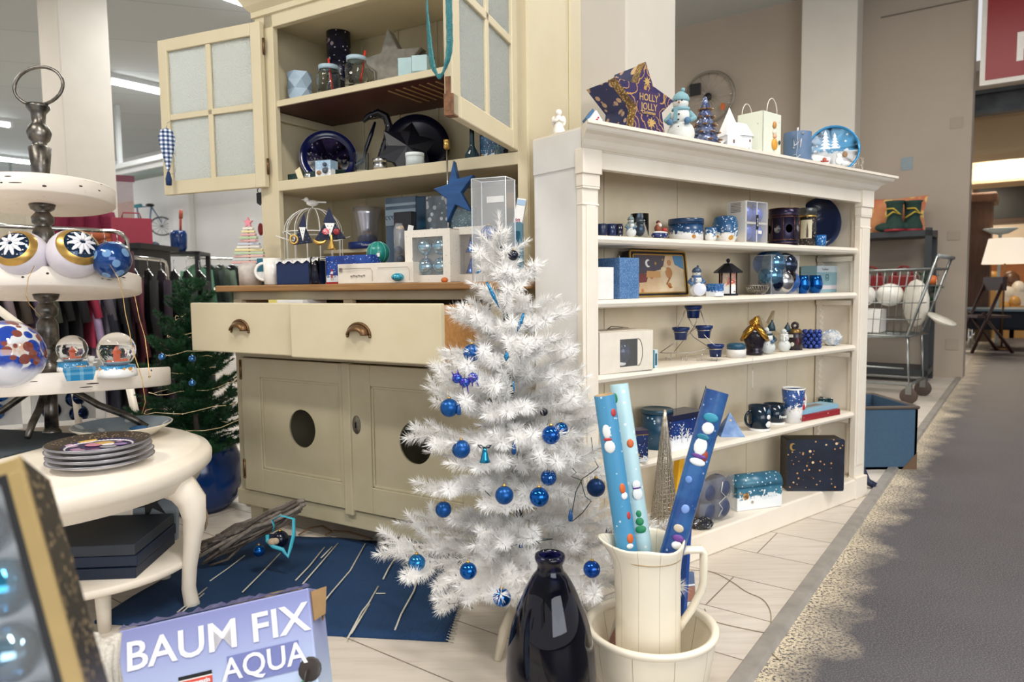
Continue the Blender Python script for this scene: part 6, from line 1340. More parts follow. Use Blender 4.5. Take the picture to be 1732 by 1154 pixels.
bl = [(798, 597, 15, mblue, .13, 'matt blue bauble at upper left of the white tree, above the sequin ornament'), (760, 690, 16, mblue, .16, 'matt blue bauble at the left tips just below the sequin ornament'),
 (780, 760, 16, mblue, .20, 'matt blue bauble at mid left of the white tree beside the bell'), (853, 838, 16, mblue, .25, 'matt blue bauble low in the centre, left of the shiny one'),
 (750, 862, 14, mblue, .12, 'small matt blue bauble hanging lowest under the middle branches at left'), (1008, 825, 16, mat('matte_navy_bauble', '#0a3568', .35, .5, var=.03), .10, 'matt dark blue bauble at the far right tips beside the wrapping rolls'),
 (932, 736, 16, dots('blue_crackle', '#0f4fa0', '#4f86cf', 90, .2, .08, .7), .22, 'shiny patterned blue bauble at right, front one of a pair'), (949, 726, 12, gblue, .17, 'shiny blue bauble at right, rear one of a pair'),
 (912, 841, 17, gblue, .27, 'shiny blue bauble low in the centre with a gold cap'), (928, 808, 14, dots('blue_dotted', '#12509c', '#7fa7d8', 160, .25, .1, .6), .15, 'patterned blue bauble half hidden above the shiny central bauble'),
 (705, 952, 15, mat('sky_blue_mercury', '#2f7ec0', .06, .8, var=.04), .20, 'shiny sky-blue bauble under the lowest left branch over the rug'), (792, 966, 15, gblue, .34, 'shiny blue bauble behind the drooping front branches'),
 (849, 1011, 16, gblue, .36, 'lowest shiny blue bauble behind the hanging front branch tip'), (1001, 963, 15, dots('blue_scratched', '#1048a0', '#8fb4de', 60, .14, .08, .7), .26, 'shiny blue bauble under the lowest right branch beside the jug'),
 (1034, 899, 11, navyg, .02, 'small dark blue bauble at the right branch end behind the light blue roll'), (904, 582, 8, mblue, .06, 'small blue bauble deep in the upper right branches'), (920, 697, 7, navyg, .03, 'tiny navy bauble in the shade of the right branches'), (829, 680, 6, navyg, .10, 'tiny navy bauble near the tree centre'), (787, 650, 7, navyg, .06, 'tiny navy bauble behind the sequin ornament')]
for px, py, rp, m, off, lab in bl:
    p = tp(px, py, off); bauble(p, rp*p.y/F, m, lab, 'baubles on the white tree', string=.012)
# sequin ornament, bell, icicles, fairy lights
p = tp(786, 642, .17); k = p.y/F; T = thing('sequin_ornament', 'blue and violet sequinned beaded animal ornament hanging at left of the tree', 'ornament', p, 0)
seq = dots('sequins', '#123c9c', '#5a8fe0', 300, .3, .1, .4, base2='#4b2f9c', dot2='#57b7b0', r2=.12)
b = MB(); b.sph((-13*k, 0, 2*k), 9*k, 12, sc=(1, .7, 1)); b.sph((0, 0, -5*k), 10*k, 12, sc=(1, .7, .8)); b.sph((14*k, 0, 3*k), 9*k, 12, sc=(1, .7, 1)); b.build('body', seq, T)
for x0, z0, x1, z1 in ((-10, 8, -12, 18), (-18, 6, -22, 14), (4, -10, 6, -25), (-2, -10, -4, -17), (18, 0, 24, -12), (12, -3, 14, -13)):
    b = MB(); b.tube([(x0*k, 0, z0*k), (x1*k, -.003, z1*k)], [3.5*k, .8*k], 6, flat=.5); b.build('ear_or_leg', mat('violet_foil', '#4a36b0', .2, .6), T)
b = MB(); b.tube([(0, 0, 0), (0, 0, 18*k)], .0008, 4); b.build('string', silver, T)
p = tp(820, 770, .22); k = p.y/F; T = thing('glass_bell', 'small turquoise glass bell with dark bow near the tree centre', 'bell', p)
b = MB(); b.lathe([(0, 13*k), (3*k, 12*k), (5*k, 4*k), (7*k, -6*k), (10*k, -12*k), (9*k, -12*k), (0, -4*k)][::-1], 20); b.build('bell', mat('turquoise_mercury', '#2382a8', .08, .7), T)
b = MB(); b.sph((0, 0, -13*k), 2*k, 8); b.build('clapper', gold, T)
b = MB()
for s_ in (-1, 1): b.tube([(0, -.002, 13*k), (s_*6*k, -.004, 18*k), (s_*11*k, -.002, 17*k), (s_*7*k, -.001, 13*k), (0, 0, 13*k)], .0025, 5, flat=.4)
b.build('bow', mat('dark_teal_bow', '#0b2a38', .6), T)
for (x0, y0, x1, y1, w, off, lab) in ((823, 477, 845, 522, 3.5, .12, 'long turquoise glitter icicle near the tip of the white tree'), (886, 530, 874, 563, 4, .10, 'blue glitter icicle at upper right of the white tree'), (857, 596, 856, 612, 5, .15, 'short petrol blue drop ornament in the tree centre'), (868, 645, 870, 665, 1.5, .16, 'thin teal wire ornament in the tree centre'), (806, 462, 814, 458, 1.8, .10, 'tiny turquoise clip light near the tree tip')):
    p = tp(x0, y0, off); q_ = tp(x1, y1, off)-p; k = p.y/F; b = MB(); b.tube([(0, 0, 0), q_*.5, q_], [w*.5*k, w*k, .3*k], 8)
    solo(b, 'icicle', dots('turquoise_glitter', '#12689a', '#58b0cf', 300, .3, .2, .4), lab, 'ornament', p, 0, 'icicles on the white tree')
b = MB(); gw = mat('dark_green_wire', '#12363a', .5)
for pts in ([(1000, 740), (1004, 775), (1012, 790), (1000, 800), (985, 810), (974, 832), (965, 880)], [(968, 792), (975, 800), (966, 806), (982, 812), (990, 840), (1000, 848), (985, 868), (968, 882)], [(742, 975), (744, 1005), (760, 1022), (778, 1020), (800, 1030), (785, 1012)], [(820, 830), (836, 846), (842, 850)], [(905, 912), (935, 912), (880, 920), (862, 925)]):
    b.tube([tp(x, y, .14) for x, y in pts], .0011, 5)
solo(b, 'fairy_light_cable', gw, 'dark green fairy light cable running through the lower branches', 'cable', (0, 0, 0))
for px, py, lab in ((965, 880, 'pointed blue fairy light bulb right of the stem on the lower branches'), (869, 447+320, 'pointed blue fairy light bulb below the tree centre'), (881, 925, 'pointed blue fairy light bulb beside the stem foot'), (776, 700, 'pointed blue fairy light bulb beside the left matt bauble')):
    p = tp(px, py, .17); b = MB(); b.lathe([(0, -.004), (.005, -.002), (.006, .008), (.003, .022), (0, .03)], 10); solo(b, 'fairy_light', mat('blue_bulb', '#114a86', .15, var=.02), lab, 'light', p, 0, 'blue fairy lights')
p = tp(868, 432, .05); bauble(p, 9*p.y/F, navyg, 'small dark blue bauble close behind the tip of the white tree', 'baubles on the white tree')
# ================================================================== RUG, TWIGS
def rug():
    q = [onz(*c) for c in ((160, 1056), (757, 1087), (806, 928), (400, 905))]; o = q[0].copy()
    t = NT('woven_blue'); v = t.coord((1, 1, 1), (0, 0, R(20))); wv = t.n('ShaderNodeTexWave', wave_type='BANDS'); wv.inputs['Scale'].default_value = 70; wv.inputs['Distortion'].default_value = 1.5; t.l(v, wv.inputs['Vector'])
    t.col(t.mix(t.ramp(t.noise(v, 16, 4), (.35, 0.), (.7, 1.)), t.mix(wv.outputs['Fac'], '#0b2c52', '#0e3c68'), '#0c3459')); t.bump(wv.outputs['Fac'], .5, .003); wm_ = t.fin(.85)
    T = thing('striped_rug', 'dark blue woven rug with broken cream stripes in front of the cabinet', 'rug', o)
    N, Mm = 34, 20; b = MB(); vs = []; rr_ = random.Random(4)
    for j in range(Mm+1):
        for i in range(N+1):
            s, t_ = i/N, j/Mm; p = (q[0]*(1-s)+q[1]*s)*(1-t_)+(q[3]*(1-s)+q[2]*s)*t_
            vs.append((p.x-o.x+(.004*math.sin(i*1.3) if j in (0, Mm) else 0), p.y-o.y, .009+.0025*math.sin(i*.7+j*.5)+.001*rr_.random()))
    n0 = len(vs); fs = [(j*(N+1)+i, j*(N+1)+i+1, (j+1)*(N+1)+i+1, (j+1)*(N+1)+i) for j in range(Mm) for i in range(N)]
    ed = [i for i in range(N+1)]+[(j+1)*(N+1)-1 for j in range(1, Mm+1)]+[Mm*(N+1)+i for i in range(N-1, -1, -1)]+[j*(N+1) for j in range(Mm-1, 0, -1)]
    for e in ed: vs.append((vs[e][0], vs[e][1], .0008))
    for k in range(len(ed)): fs.append((ed[(k+1) % len(ed)], ed[k], n0+k, n0+(k+1) % len(ed)))
    b.add(vs, fs, 0, True); b.build('weave', wm_, T)
    for pts in ([(355, 983), (385, 962), (414, 940)], [(410, 1002), (440, 972), (474, 936)], [(500, 982), (523, 958), (549, 926)], [(512, 988), (545, 950), (572, 919)], [(543, 944), (562, 925)], [(529, 1042), (560, 1003), (592, 966), (618, 920)], [(588, 1080), (612, 1035), (624, 1020), (640, 992)], [(594, 1072), (625, 1022)], [(648, 980), (657, 962), (669, 943)], [(668, 1066), (678, 1040), (700, 1000), (716, 950)], [(300, 1036), (322, 1018), (350, 994)], [(308, 1036), (345, 1004)], [(636, 1004), (652, 1004)], [(700, 930), (690, 960)]):
        w_ = [onz(x, y, .013)-o for x, y in pts]; b = MB(); b.tube(w_, .0028, 5, flat=.5); b.build('stripe', mat('cream_yarn', '#c3bfb3', .9), T)
    b = MB()
    for k in range(46):
        p = q[1].lerp(q[2], k/46)-o; b.tube([(p.x-.004, p.y, .008), (p.x+.006, p.y-.002, .005), (p.x+.014+rr_.uniform(-.003, .003), p.y+rr_.uniform(-.006, .006), .002)], .0012, 4)
    tag(b.build('fringe', mat('cream_yarn', '')), None, None, kind='stuff').parent = T
rug()
bark = mat('grey_bark', '#8b8178', .85, var=.35, scale=60, bump=.5); bark2 = mat('brown_bark', '#6d6259', .85, var=.4, scale=50, bump=.5)
a0 = onz(352, 935, .05); a1 = at(505, 856, 2.33); r = random.Random(21)
T = thing('twig_bundle', 'bundle of grey-brown twigs tied up and lying on the floor by the rug', 'twigs', a0)
d = a1-a0; n_ = d.cross(Vector((0, 0, 1))).normalized(); up = n_.cross(d).normalized()
for i in range(46):
    an = r.uniform(0, math.tau); rr_ = math.sqrt(r.random()); s0 = rr_*.060; s1 = rr_*.030; o0 = n_*math.cos(an)+up*math.sin(an)*.75
    t0 = r.uniform(-.12, .25); t1 = r.uniform(.7, 1.0) if i > 8 else r.uniform(.95, 1.10); pts = []
    for k in range(6):
        t_ = t0+(t1-t0)*k/5; pts.append(d*t_+o0*(s0*(1-t_)+s1*t_)+n_*r.uniform(-.009, .009)+up*r.uniform(-.008, .008))
    rad = r.uniform(.003, .0075) if i > 8 else r.uniform(.006, .009)
    for q_ in pts: q_.z = max(q_.z, rad+.012-a0.z)
    b = MB(); b.tube(pts, [rad*1.05, rad, rad, rad*.95, rad*.9, rad*.85], 6); b.build('twig', bark if i % 3 else bark2, T)
b = MB(); P = lambda x, y, Y: at(x, y, Y)
b.tube([P(462, 880, 2.20), P(475, 872, 2.19), P(497, 878, 2.18), P(497, 905, 2.16), P(492, 925, 2.14), P(487, 942, 2.12), P(478, 930, 2.13), P(462, 925, 2.14), P(452, 915, 2.15), P(452, 905, 2.16)], .0065, 6, flat=.3)
b.tube([P(460, 880, 2.20), P(464, 890, 2.20), P(461, 900, 2.20)], .007, 6, flat=.3)
solo(b, 'turquoise_ribbon', mat('turquoise_satin', '#37a3b8', .35), 'turquoise satin ribbon tied in a hanging loop round the twig bundle', 'ribbon', (0, 0, 0))
bauble(P(438, 932, 2.16), .018, gblue, 'shiny dark blue bauble lying in front of the twig bundle'); bauble(P(474, 912, 2.19), .026, navyg, 'dark navy bauble hanging behind the shell on the twig bundle')
b = MB(); b.sph((0, 0, 0), .016, 14, sc=(1, .7, .75)); b.sph((.010, -.002, .003), .012, 12, sc=(1, .7, .9)); solo(b, 'shell_heart', mat('sand_stone', '#b9a58c', .8, var=.15), 'small sand-coloured heart-shaped stone hanging on the twig bundle', 'ornament', P(461, 917, 2.15))
# curled wood strips under the cabinet
for i, pts in enumerate(([(505, 905), (525, 893), (545, 890), (560, 898)], [(550, 905), (565, 898), (590, 900), (630, 912)])):
    b = MB(); w_ = [onz(x, y, .02 if k in (1, 2) else .008) for k, (x, y) in enumerate(pts)]; o = w_[0]; b.tube([q_-o for q_ in w_], .005, 6, flat=.5)
    solo(b, 'wood_shaving', mat('brown_rind', '#6e5136', .7), ['left short curled brown strip on the floor under the cabinet', 'right long curled brown strip on the floor under the cabinet'][i], 'wood strip', o)
# ================================================================== VASE, JUG, ROLLS
p = at(931, 1060, 1.37); p.z = 0
pr = [(0, .004), (.064, 0), (.078, .02), (.088, .07), (.0905, .13), (.087, .18), (.078, .225), (.066, .262), (.050, .300), (.036, .325), (.0262, .338), (.0245, .350), (.029, .358), (.0305, .364), (.029, .370), (.024, .3715), (.0215, .366), (.0215, .345), (.033, .32), (.046, .30), (.062, .262), (.074, .225), (.083, .18), (.0865, .13), (.084, .07), (.074, .022), (0, .012)]
b = MB(); b.lathe(pr, 64); solo(b, 'glass_vase', glass('midnight_blue_glass', '#23245c', .015, 1.45), 'tall bulbous midnight blue glass vase in the foreground', 'vase', p)
p = at(1101, 1075, 1.50); p.z = 0; BP = p
t = NT('ivory_crackle'); v = t.coord(); x_, y_, z_ = t.sep(v); an = t.n('ShaderNodeMath', operation='ARCTAN2'); t.l(y_, an.inputs[0]); t.l(x_, an.inputs[1])
fr_ = t.math('FRACT', t.math('MULTIPLY', t.math('ADD', an.outputs[0], 3.3), 10/6.2832)); ln = t.math('LESS_THAN', fr_, .014)
t.col(t.mix(ln, t.mix(t.ramp(t.noise(v, 8), (.3, 0.), (.7, .5)), '#efe6d2', '#e5dac3'), '#94815f')); ivp = t.fin(.2)
T = thing('wash_bowl', 'round deep ivory ceramic wash bowl standing behind the blue vase', 'bowl', p)
b = MB(); b.lathe([(0, 0), (.098, 0), (.108, .012), (.125, .06), (.135, .12), (.137, .148)], 64, cap=False); b.lathe([(.129, .148), (.124, .12), (.112, .06), (.09, .022), (0, .018)], 64, cap=False); b.build('bowl_body', ivp, T)
b = MB(); b.lathe([(.136, .146), (.1415, .150), (.145, .157), (.143, .163), (.135, .164), (.128, .160), (.127, .148)], 64, cap=False); b.build('rim', ivory, T)
jp = p+Vector((-.006, .005, .0185)); T = thing('ceramic_jug', 'ivory ceramic jug with square handle standing in the wash bowl, full of wrapping rolls', 'jug', jp)
jh = .332; n = 64; ring_ = []
prj = [(.062, 0), (.068, .008), (.070, .04), (.0705, .12), (.070, .2), (.0695, .26), (.071, .29), (.0745, .312), (.077, .325), (.0765, .331), (.073, .330), (.0685, .315), (.066, .29), (.066, .1), (.064, .01)]
vs = []; fs = []
for j, (rr_, z) in enumerate(prj):
    for i in range(n):
        a = math.tau*i/n; sp = math.exp(-((((a-R(188)+math.pi) % math.tau)-math.pi)/.42)**2)*max(0, (z-.235)/.095)**2
        ha = math.exp(-((((a-R(12)+math.pi) % math.tau)-math.pi)/.55)**2)*max(0, (z-.26)/.07)
        r1 = rr_+.034*sp+.003*ha; vs.append((r1*math.cos(a), r1*math.sin(a), z+.014*sp+.008*ha-.007*math.sin(a*2+.4)**2*max(0, (z-.29)/.04)))
for j in range(len(prj)-1):
    for i in range(n): fs.append((j*n+i, j*n+(i+1) % n, (j+1)*n+(i+1) % n, (j+1)*n+i))
fs.append(tuple(reversed(range(n)))); fs.append(tuple((len(prj)-1)*n+i for i in range(n)))
b = MB(); b.add(vs, fs, 0, True); b.build('jug_body', ivp, T)
b = MB(); b.tube([(.070, 0, .300), (.085, -.001, .306), (.115, -.002, .307), (.121, -.002, .300), (.121, -.002, .235), (.117, -.002, .215), (.095, 0, .170), (.078, 0, .145), (.069, 0, .125)], [.011, .012, .012, .0125, .0115, .0115, .0115, .011, .009], 12, flat=.7); b.build('handle', ivory, T)
b = MB(); b.tube([(.0722*math.cos(a), .0722*math.sin(a), .298) for a in [R(q_) for q_ in range(215, 330, 6)]], .0012, 5); b.build('gold_line', mat('worn_gold_line', '#a38a5c', .4, .5), T)
# wrapping rolls
def roll(p0, p1, rad, m, label, prints, end=True, flat=1., mcore=None):
    d = p1-p0; L = d.length; q_ = d.to_track_quat('Z', 'Y'); T = thing('wrapping_roll', label, 'wrapping paper', p0); T.rotation_mode = 'QUATERNION'; T.rotation_quaternion = q_
    T2 = T; b = MB(); b.lathe([(rad, 0), (rad, L)], 30, cap=False, T=Matrix.Diagonal((1, flat, 1, 1))); b.lathe([(rad*.93, L), (rad*.93, L-.05)], 30, cap=False, T=Matrix.Diagonal((1, flat, 1, 1)))
    b.lathe([(rad*.93, L), (rad, L)], 30, cap=False, T=Matrix.Diagonal((1, flat, 1, 1))); b.build('paper', m, T)
    if mcore: b = MB(); b.lathe([(rad*.9, L-.1), (rad*.9, L+.0005), (rad*.8, L+.0005), (rad*.8, L-.1)], 24, cap=False); b.lathe([(0, L-.09), (rad*.9, L-.09)], 24, cap=False); b.build('cardboard_core', mcore, T)
    inv = q_.to_matrix().inverted(); cam_dir = inv @ (Vector((0, 0, CH))-(p0+p1)/2).normalized(); fa = math.atan2(cam_dir.y, cam_dir.x)
    mats_ = {}
    for (nm, c, t_, da, w_, h_) in prints:
        a = fa+da; R_ = Matrix.Rotation(a, 4, 'Z') @ Matrix.Translation((rad*(flat if flat < 1 else 1)*.985 if flat < 1 else rad*.985, 0, L*t_))
        b = MB(); b.sph((0, 0, 0), 1, 12, T=R_ @ Matrix.Diagonal((.0022, w_, h_, 1))); b.build(nm, mat('print_'+c.strip('#'), c, .45, var=.03), T)
    return T
jr = jp+Vector((0, 0, .01))
lb_ = dots('sky_blue_paper', '#4a93bd', '#dcebf2', 55, .09, .4); pa = dots('pale_mint_paper', '#bcdde2', '#eef5f4', 45, .14, .4); db = dots('royal_snow_paper', '#254a86', '#9fb8dc', 40, .07, .25, base2='#3767a0')
W_, O_, K_, G_, P_ = '#eef0ee', '#d2662c', '#b83b3b', '#1f8a58', '#6a3f8f'
top = at(1022, 668, 1.52); bot = at(1083, 1085, 1.50)
roll(bot, top, .0225, lb_, 'light blue wrapping roll with polar bears and red penguins, leftmost in the jug', [('bear_print', W_, .86, -.3, .009, .016), ('bear_print', W_, .80, -.2, .012, .014), ('scarf_print', K_, .83, -.3, .010, .0035), ('star_print', K_, .93, .7, .007, .009), ('penguin_print', O_, .63, .45, .007, .012), ('wing_print', W_, .60, .55, .008, .008), ('penguin_print', O_, .43, .5, .008, .011), ('wing_print', W_, .40, .35, .008, .006), ('dog_print', W_, .245, .55, .009, .009), ('spot_print', '#2a2a30', .26, .45, .004, .005), ('glove_print', K_, .52, .7, .005, .009)], mcore=mat('cardboard_core', '#b59a70', .8))
top = at(1047, 650, 1.585); bot = at(1110, 1085, 1.52)
roll(bot, top, .0205, pa, 'pale mint wrapping roll with snowmen and green trees, second in the jug', [('tree_print', G_, .95, -.7, .007, .012), ('bird_print', O_, .77, .3, .008, .010), ('snowman_print', W_, .61, .3, .010, .010), ('snowman_print', W_, .575, .3, .012, .014), ('scarf_print', P_, .598, .3, .010, .003), ('tree_print', G_, .44, .1, .012, .009), ('tree_print', G_, .47, .1, .009, .009), ('tree_print', G_, .50, .1, .006, .008), ('tree_print', '#79b08e', .25, .0, .009, .012), ('bag_print', '#8b5a2c', .22, .25, .006, .006)])
top = at(1213, 662, 1.52); bot = at(1104, 1050, 1.50)
roll(bot, top, .025, db, 'royal blue wrapping roll with big snowmen in purple hats, rightmost in the jug', [('hat_print', '#2f8fa8', .89, .1, .016, .010), ('face_print', W_, .845, .1, .013, .013), ('nose_print', '#c9873c', .843, .2, .004, .003), ('scarf_print', '#20768f', .805, -.1, .014, .007), ('snowman_print', W_, .765, -.1, .014, .020), ('scarf_print', P_, .725, .0, .016, .005), ('bag_print', '#a2472c', .73, .5, .007, .012), ('snow_print', W_, .70, .0, .017, .008), ('moon_print', '#6b92d4', .62, -.3, .008, .008), ('moon_print', '#7d9fdc', .5, .1, .009, .010), ('star_print', '#cdbfa8', .415, .0, .011, .009), ('hat_print', P_, .375, .2, .013, .008), ('face_print', W_, .345, .25, .012, .009), ('nose_print', '#c9873c', .343, .3, .003, .002), ('hat_print', P_, .30, .2, .012, .007), ('snowman_print', W_, .255, .0, .014, .014), ('arm_print', K_, .235, .0, .009, .008)])
p0 = at(1150, 1040, 1.585); p1 = at(1161, 855, 1.60)
b = MB(); d = p1-p0; b.box(-.014, .014, -.006, .006, 0, d.length); o = solo(b, 'blue_paper_fold', mat('deep_blue_paper', '#1f4fa0', .35), 'folded deep blue wrapping paper standing behind the jug rim', 'wrapping paper', p0); o.rotation_mode = 'QUATERNION'; o.rotation_quaternion = d.to_track_quat('Z', 'Y')
p0 = onz(1163, 1030, .0); p0 = at(1160, 1045, 1.72); 
T = thing('card_packet', 'clear packet of printed brown and blue christmas cards behind the jug handle', 'packet', (p0.x, p0.y, .003), rot=(R(-8), 0, R(14)))
b = MB(); b.box(-.03, .035, 0, .012, 0, .17); b.build('cards', mat('card_blue_print', '#41608f', .4, var=.2), T, bev=.001)
b = MB(); b.box(-.03, .033, -.001, 0, .10, .135, 0); b.box(-.03, .03, -.001, 0, .0, .055, 0); b.box(-.03, .034, -.0012, 0, .094, .098, 1); b.box(-.03, .034, -.0012, 0, .137, .141, 1); b.build('card_print', [mat('brick_print', '#a5633f', .5, var=.2), wht], T)
b = MB(); b.box(-.032, .037, -.002, .014, 0, .175); b.build('wrapper', clear, T)
T = thing('red_packet', 'clear packet with rust-red card lying in the left of the wash bowl', 'packet', BP+Vector((-.095, .055, .03)), rot=(R(-35), R(20), R(-30))); b = MB(); b.box(-.02, .02, 0, .004, 0, .10); b.build('red_card', mat('rust_card', '#a5532c', .5), T); b = MB(); b.box(-.035, .023, -.001, .006, -.01, .11); b.build('wrapper', clear2, T)
# string on the floor
for i, pts in enumerate(([(1165, 964), (1205, 966), (1240, 985), (1262, 1002), (1290, 1012), (1303, 1030), (1305, 1050), (1300, 1075), (1297, 1085), (1305, 1105), (1320, 1118)], [(1192, 1030), (1198, 1045), (1208, 1052), (1250, 1062), (1312, 1074)])):
    w_ = [onz(x, y, .002) for x, y in pts]; q_ = w_
    for _ in range(2):
        n2 = [q_[0]]
        for a, c in zip(q_, q_[1:]): n2 += [a*.75+c*.25, a*.25+c*.75]
        q_ = n2+[q_[-1]]
    o = q_[0].copy(); b = MB(); b.tube([x-o for x in q_], .0012, 5); solo(b, 'floor_string', mat('beige_string', '#9c8e76', .8), ['beige string winding over the planks right of the jug towards the metal edge', 'short straight beige string on the planks right of the wash bowl'][i], 'string', o)
# ================================================================== BAUM FIX AQUA carton
TR = at(521, 991, 1.22); TL = at(200, 1064, 1.19); BR_ = at(549, 1160, 1.15)
X = (TR-TL).normalized(); Zu = (TR-BR_); Zu = (Zu-X*Zu.dot(X)).normalized(); Yb = Zu.cross(X); Lb = (TR-TL).length; Hb = .37
T = thing('tree_stand_carton', 'worn lavender carton lettered BAUM FIX AQUA leaning in the foreground', 'box', TL-Zu*Hb); T.rotation_mode = 'QUATERNION'; T.rotation_quaternion = Matrix((X, Yb, Zu)).transposed().to_quaternion()
t = NT('carton_print'); v = t.coord(); z_ = t.sep(v)[2]; t.col(t.mix(t.ramp(t.noise(v, 50, 3), (.68, 0.), (.75, .35)), t.ramp(t.math('MULTIPLY', z_, 1/Hb), (.55, '#b4c6de'), (.80, '#9aa3cc'), (.97, '#8288ba')), '#c9cbdc')); cm = t.fin(.35)
b = MB(); b.box(0, Lb, 0, .10, 0, Hb-.003); b.build('carton', cm, T, bev=.003)
b = MB(); rr_ = random.Random(2); m = 40; vs = []
for i in range(m+1):
    x = Lb*i/m; vs += [(x, -.001, Hb-.002), (x, .010+rr_.uniform(0, .01), Hb+.004+rr_.uniform(-.003, .004))]
b.add(vs, [(2*i, 2*i+2, 2*i+3, 2*i+1) for i in range(m)]); b.build('torn_edge', mat('torn_card_violet', '#5c5b86', .6, var=.4, scale=120), T)
b = MB(); b.box(Lb*.55, Lb*.93, .02, .05, Hb-.004, Hb+.004); b.build('tape', mat('ochre_card', '#b09455', .5, var=.2), T)
b = MB(); b.add([(Lb, .01, Hb-.01), (Lb+.022, .03, Hb-.005), (Lb+.015, .03, Hb-.05), (Lb, .01, Hb-.06), (Lb+.005, .06, Hb-.02), (Lb+.002, .06, Hb-.06)], [(0, 1, 2, 3), (1, 4, 5, 2)]); o = b.build('flap', mat('brown_cardboard', '#a07f56', .8, var=.15), T); o.modifiers.new('s', 'SOLIDIFY').thickness = .003
lw = mat('letter_white', '#e9e8ee', .4)
text('BAUM FIX', .066, lw, T, (Lb*.51, -.0015, Hb-.052), bold=.0009, sx=1.08, name='lettering')
b = MB(); b.box(Lb*.55, Lb*.92, -.0012, 0, Hb-.132, Hb-.085); b.build('name_panel', mat('violet_panel', '#737bb0', .35), T)
text('AQUA', .050, lw, T, (Lb*.74, -.0022, Hb-.108), bold=.0006)
rp = mat('badge_red', '#cf4a3a', .4)
b = MB(); b.box(Lb*.06, Lb*.27, -.0012, 0, Hb-.23, Hb-.105, 1); b.box(Lb*.06, Lb*.27, -.0016, 0, Hb-.128, Hb-.105, 0); b.box(Lb*.165, Lb*.27, -.0016, 0, Hb-.23, Hb-.128, 0); b.prism([(Lb*.09, Hb-.20), (Lb*.14, Hb-.20), (Lb*.115, Hb-.155)], -.0018, -.001, 2); b.build('test_badge', [rp, wht, mat('badge_blue', '#7fa5c9', .4)], T)
text('TEST', .018, lw, T, (Lb*.165, -.0022, Hb-.117), bold=.0006); text('Bild', .042, lw, T, (Lb*.217, -.0022, Hb-.165), bold=.0012, sx=.7)
b = MB(); b.box(Lb*.30, Lb*.47, -.0012, 0, Hb-.142, Hb-.10, 1); b.box(Lb*.30, Lb*.47, -.0016, 0, Hb-.106, Hb-.10, 2); b.box(Lb*.30, Lb*.47, -.0016, 0, Hb-.120, Hb-.108, 0); b.box(Lb*.30, Lb*.42, -.0016, 0, Hb-.140, Hb-.131, 0); b.build('magazine_badge', [rp, wht, blk], T)
text('Testmagazin', .010, lw, T, (Lb*.385, -.0022, Hb-.114), bold=.0003)
b = MB(); b.lathe([(0, 0), (1, 0)], 40, T=Matrix.Translation((Lb*.62, -.0012, Hb-.25)) @ Matrix.Rotation(R(90), 4, 'X') @ Matrix.Diagonal((.15, .075, 1, 1))); b.build('stand_print', mat('print_sage', '#8fae9a', .4), T)
dp = mat('print_charcoal', '#3b3431', .4, var=.3)
b = MB(); b.tube([(Lb*.96, -.001, Hb-.135), (Lb*.93, -.001, Hb-.165), (Lb*.86, -.001, Hb-.205), (Lb*.80, -.001, Hb-.225)], [.019, .019, .011, .007], 10, flat=.12); b.sph((Lb*.965, -.001, Hb-.135), .020, 14, sc=(1, .1, 1)); b.build('pedal_print', dp, T)
b = MB(); b.tube([(Lb*.58, -.0018, Hb-.17), (Lb*.61, -.0018, Hb-.20), (Lb*.63, -.0018, Hb-.25)], [.011, .012, .010], 10, flat=.12); b.tube([(Lb*.42, -.0018, Hb-.185), (Lb*.38, -.0018, Hb-.21)], [.010, .012], 10, flat=.12); b.build('clamp_print', mat('print_grey_brown', '#6d625c', .4), T)
b = MB(); b.sph((Lb*.885, -.0035, Hb-.175), .007, 10, sc=(1, .1, 1)); b.build('dial_print', orange, T); b = MB(); b.sph((Lb*.925, -.0035, Hb-.155), .004, 10, sc=(1, .1, 1.4)); b.build('dial_print', mat('print_green_dot', '#4d9b6a', .4), T)
# white knitted thing
p = at(182, 1120, .98); r2 = random.Random(8); b = MB()
for i in range(15): b.tube([(-.02+.004*(i % 5)*2+r2.uniform(-.002, .002), -.012*(i//5)+.01, .035+r2.uniform(-.006, .004)), (-.022+.009*(i % 5)+r2.uniform(-.004, .004), -.012*(i//5), 0), (-.02+.009*(i % 5), -.012*(i//5)+.004, -.07)], .0058, 6)
solo(b, 'knitted_cord', mat('white_wool', '#d9d3c8', .95, var=.2, scale=300, bump=.8), 'loose hank of thick white wool cord at the carton left edge', 'cord', p)
# ================================================================== gold and black bauble carton, near the lens
P1 = at(31, 772, .56); D = at(139, 1160, .50)-P1; D.normalize(); Sv = at(88, 835, .625)-P1; Sv = (Sv-D*Sv.dot(D)).normalized(); Lv = D.cross(Sv)
if Lv.x > 0: Lv = -Lv
T = thing('gold_bauble_carton', 'blurred gold and black gift carton with pale blue baubles, closest object at lower left', 'box', P1); T.rotation_mode = 'QUATERNION'
Xv = -Lv; Zv = -D; Yv = Zv.cross(Xv); T.rotation_quaternion = Matrix((Xv, Yv, Zv)).transposed().to_quaternion(); sy = 1 if Yv.dot(Sv) > 0 else -1
Wc, Hc_, Dc = .20, .32, .085
gb = mat('gold_card', '#a8905f', .4, .35); bkc = dots('black_star_card', '#181411', '#b29b78', 130, .20, .35)
b = MB(); e = .011
b.box(-Wc, 0, 0, .004, -e, 0); b.box(-e, 0, 0, .004, -Hc_, -e); b.box(-Wc, -Wc+e, 0, .004, -Hc_, -e); b.build('gold_frame', gb, T, bev=.001)
b = MB(); e2 = .0165
b.box(-Wc+e, -e, .001, .006, -e2, -e); b.box(-e2, -e, .001, .006, -Hc_, -e2); b.build('black_inner_frame', blk, T)
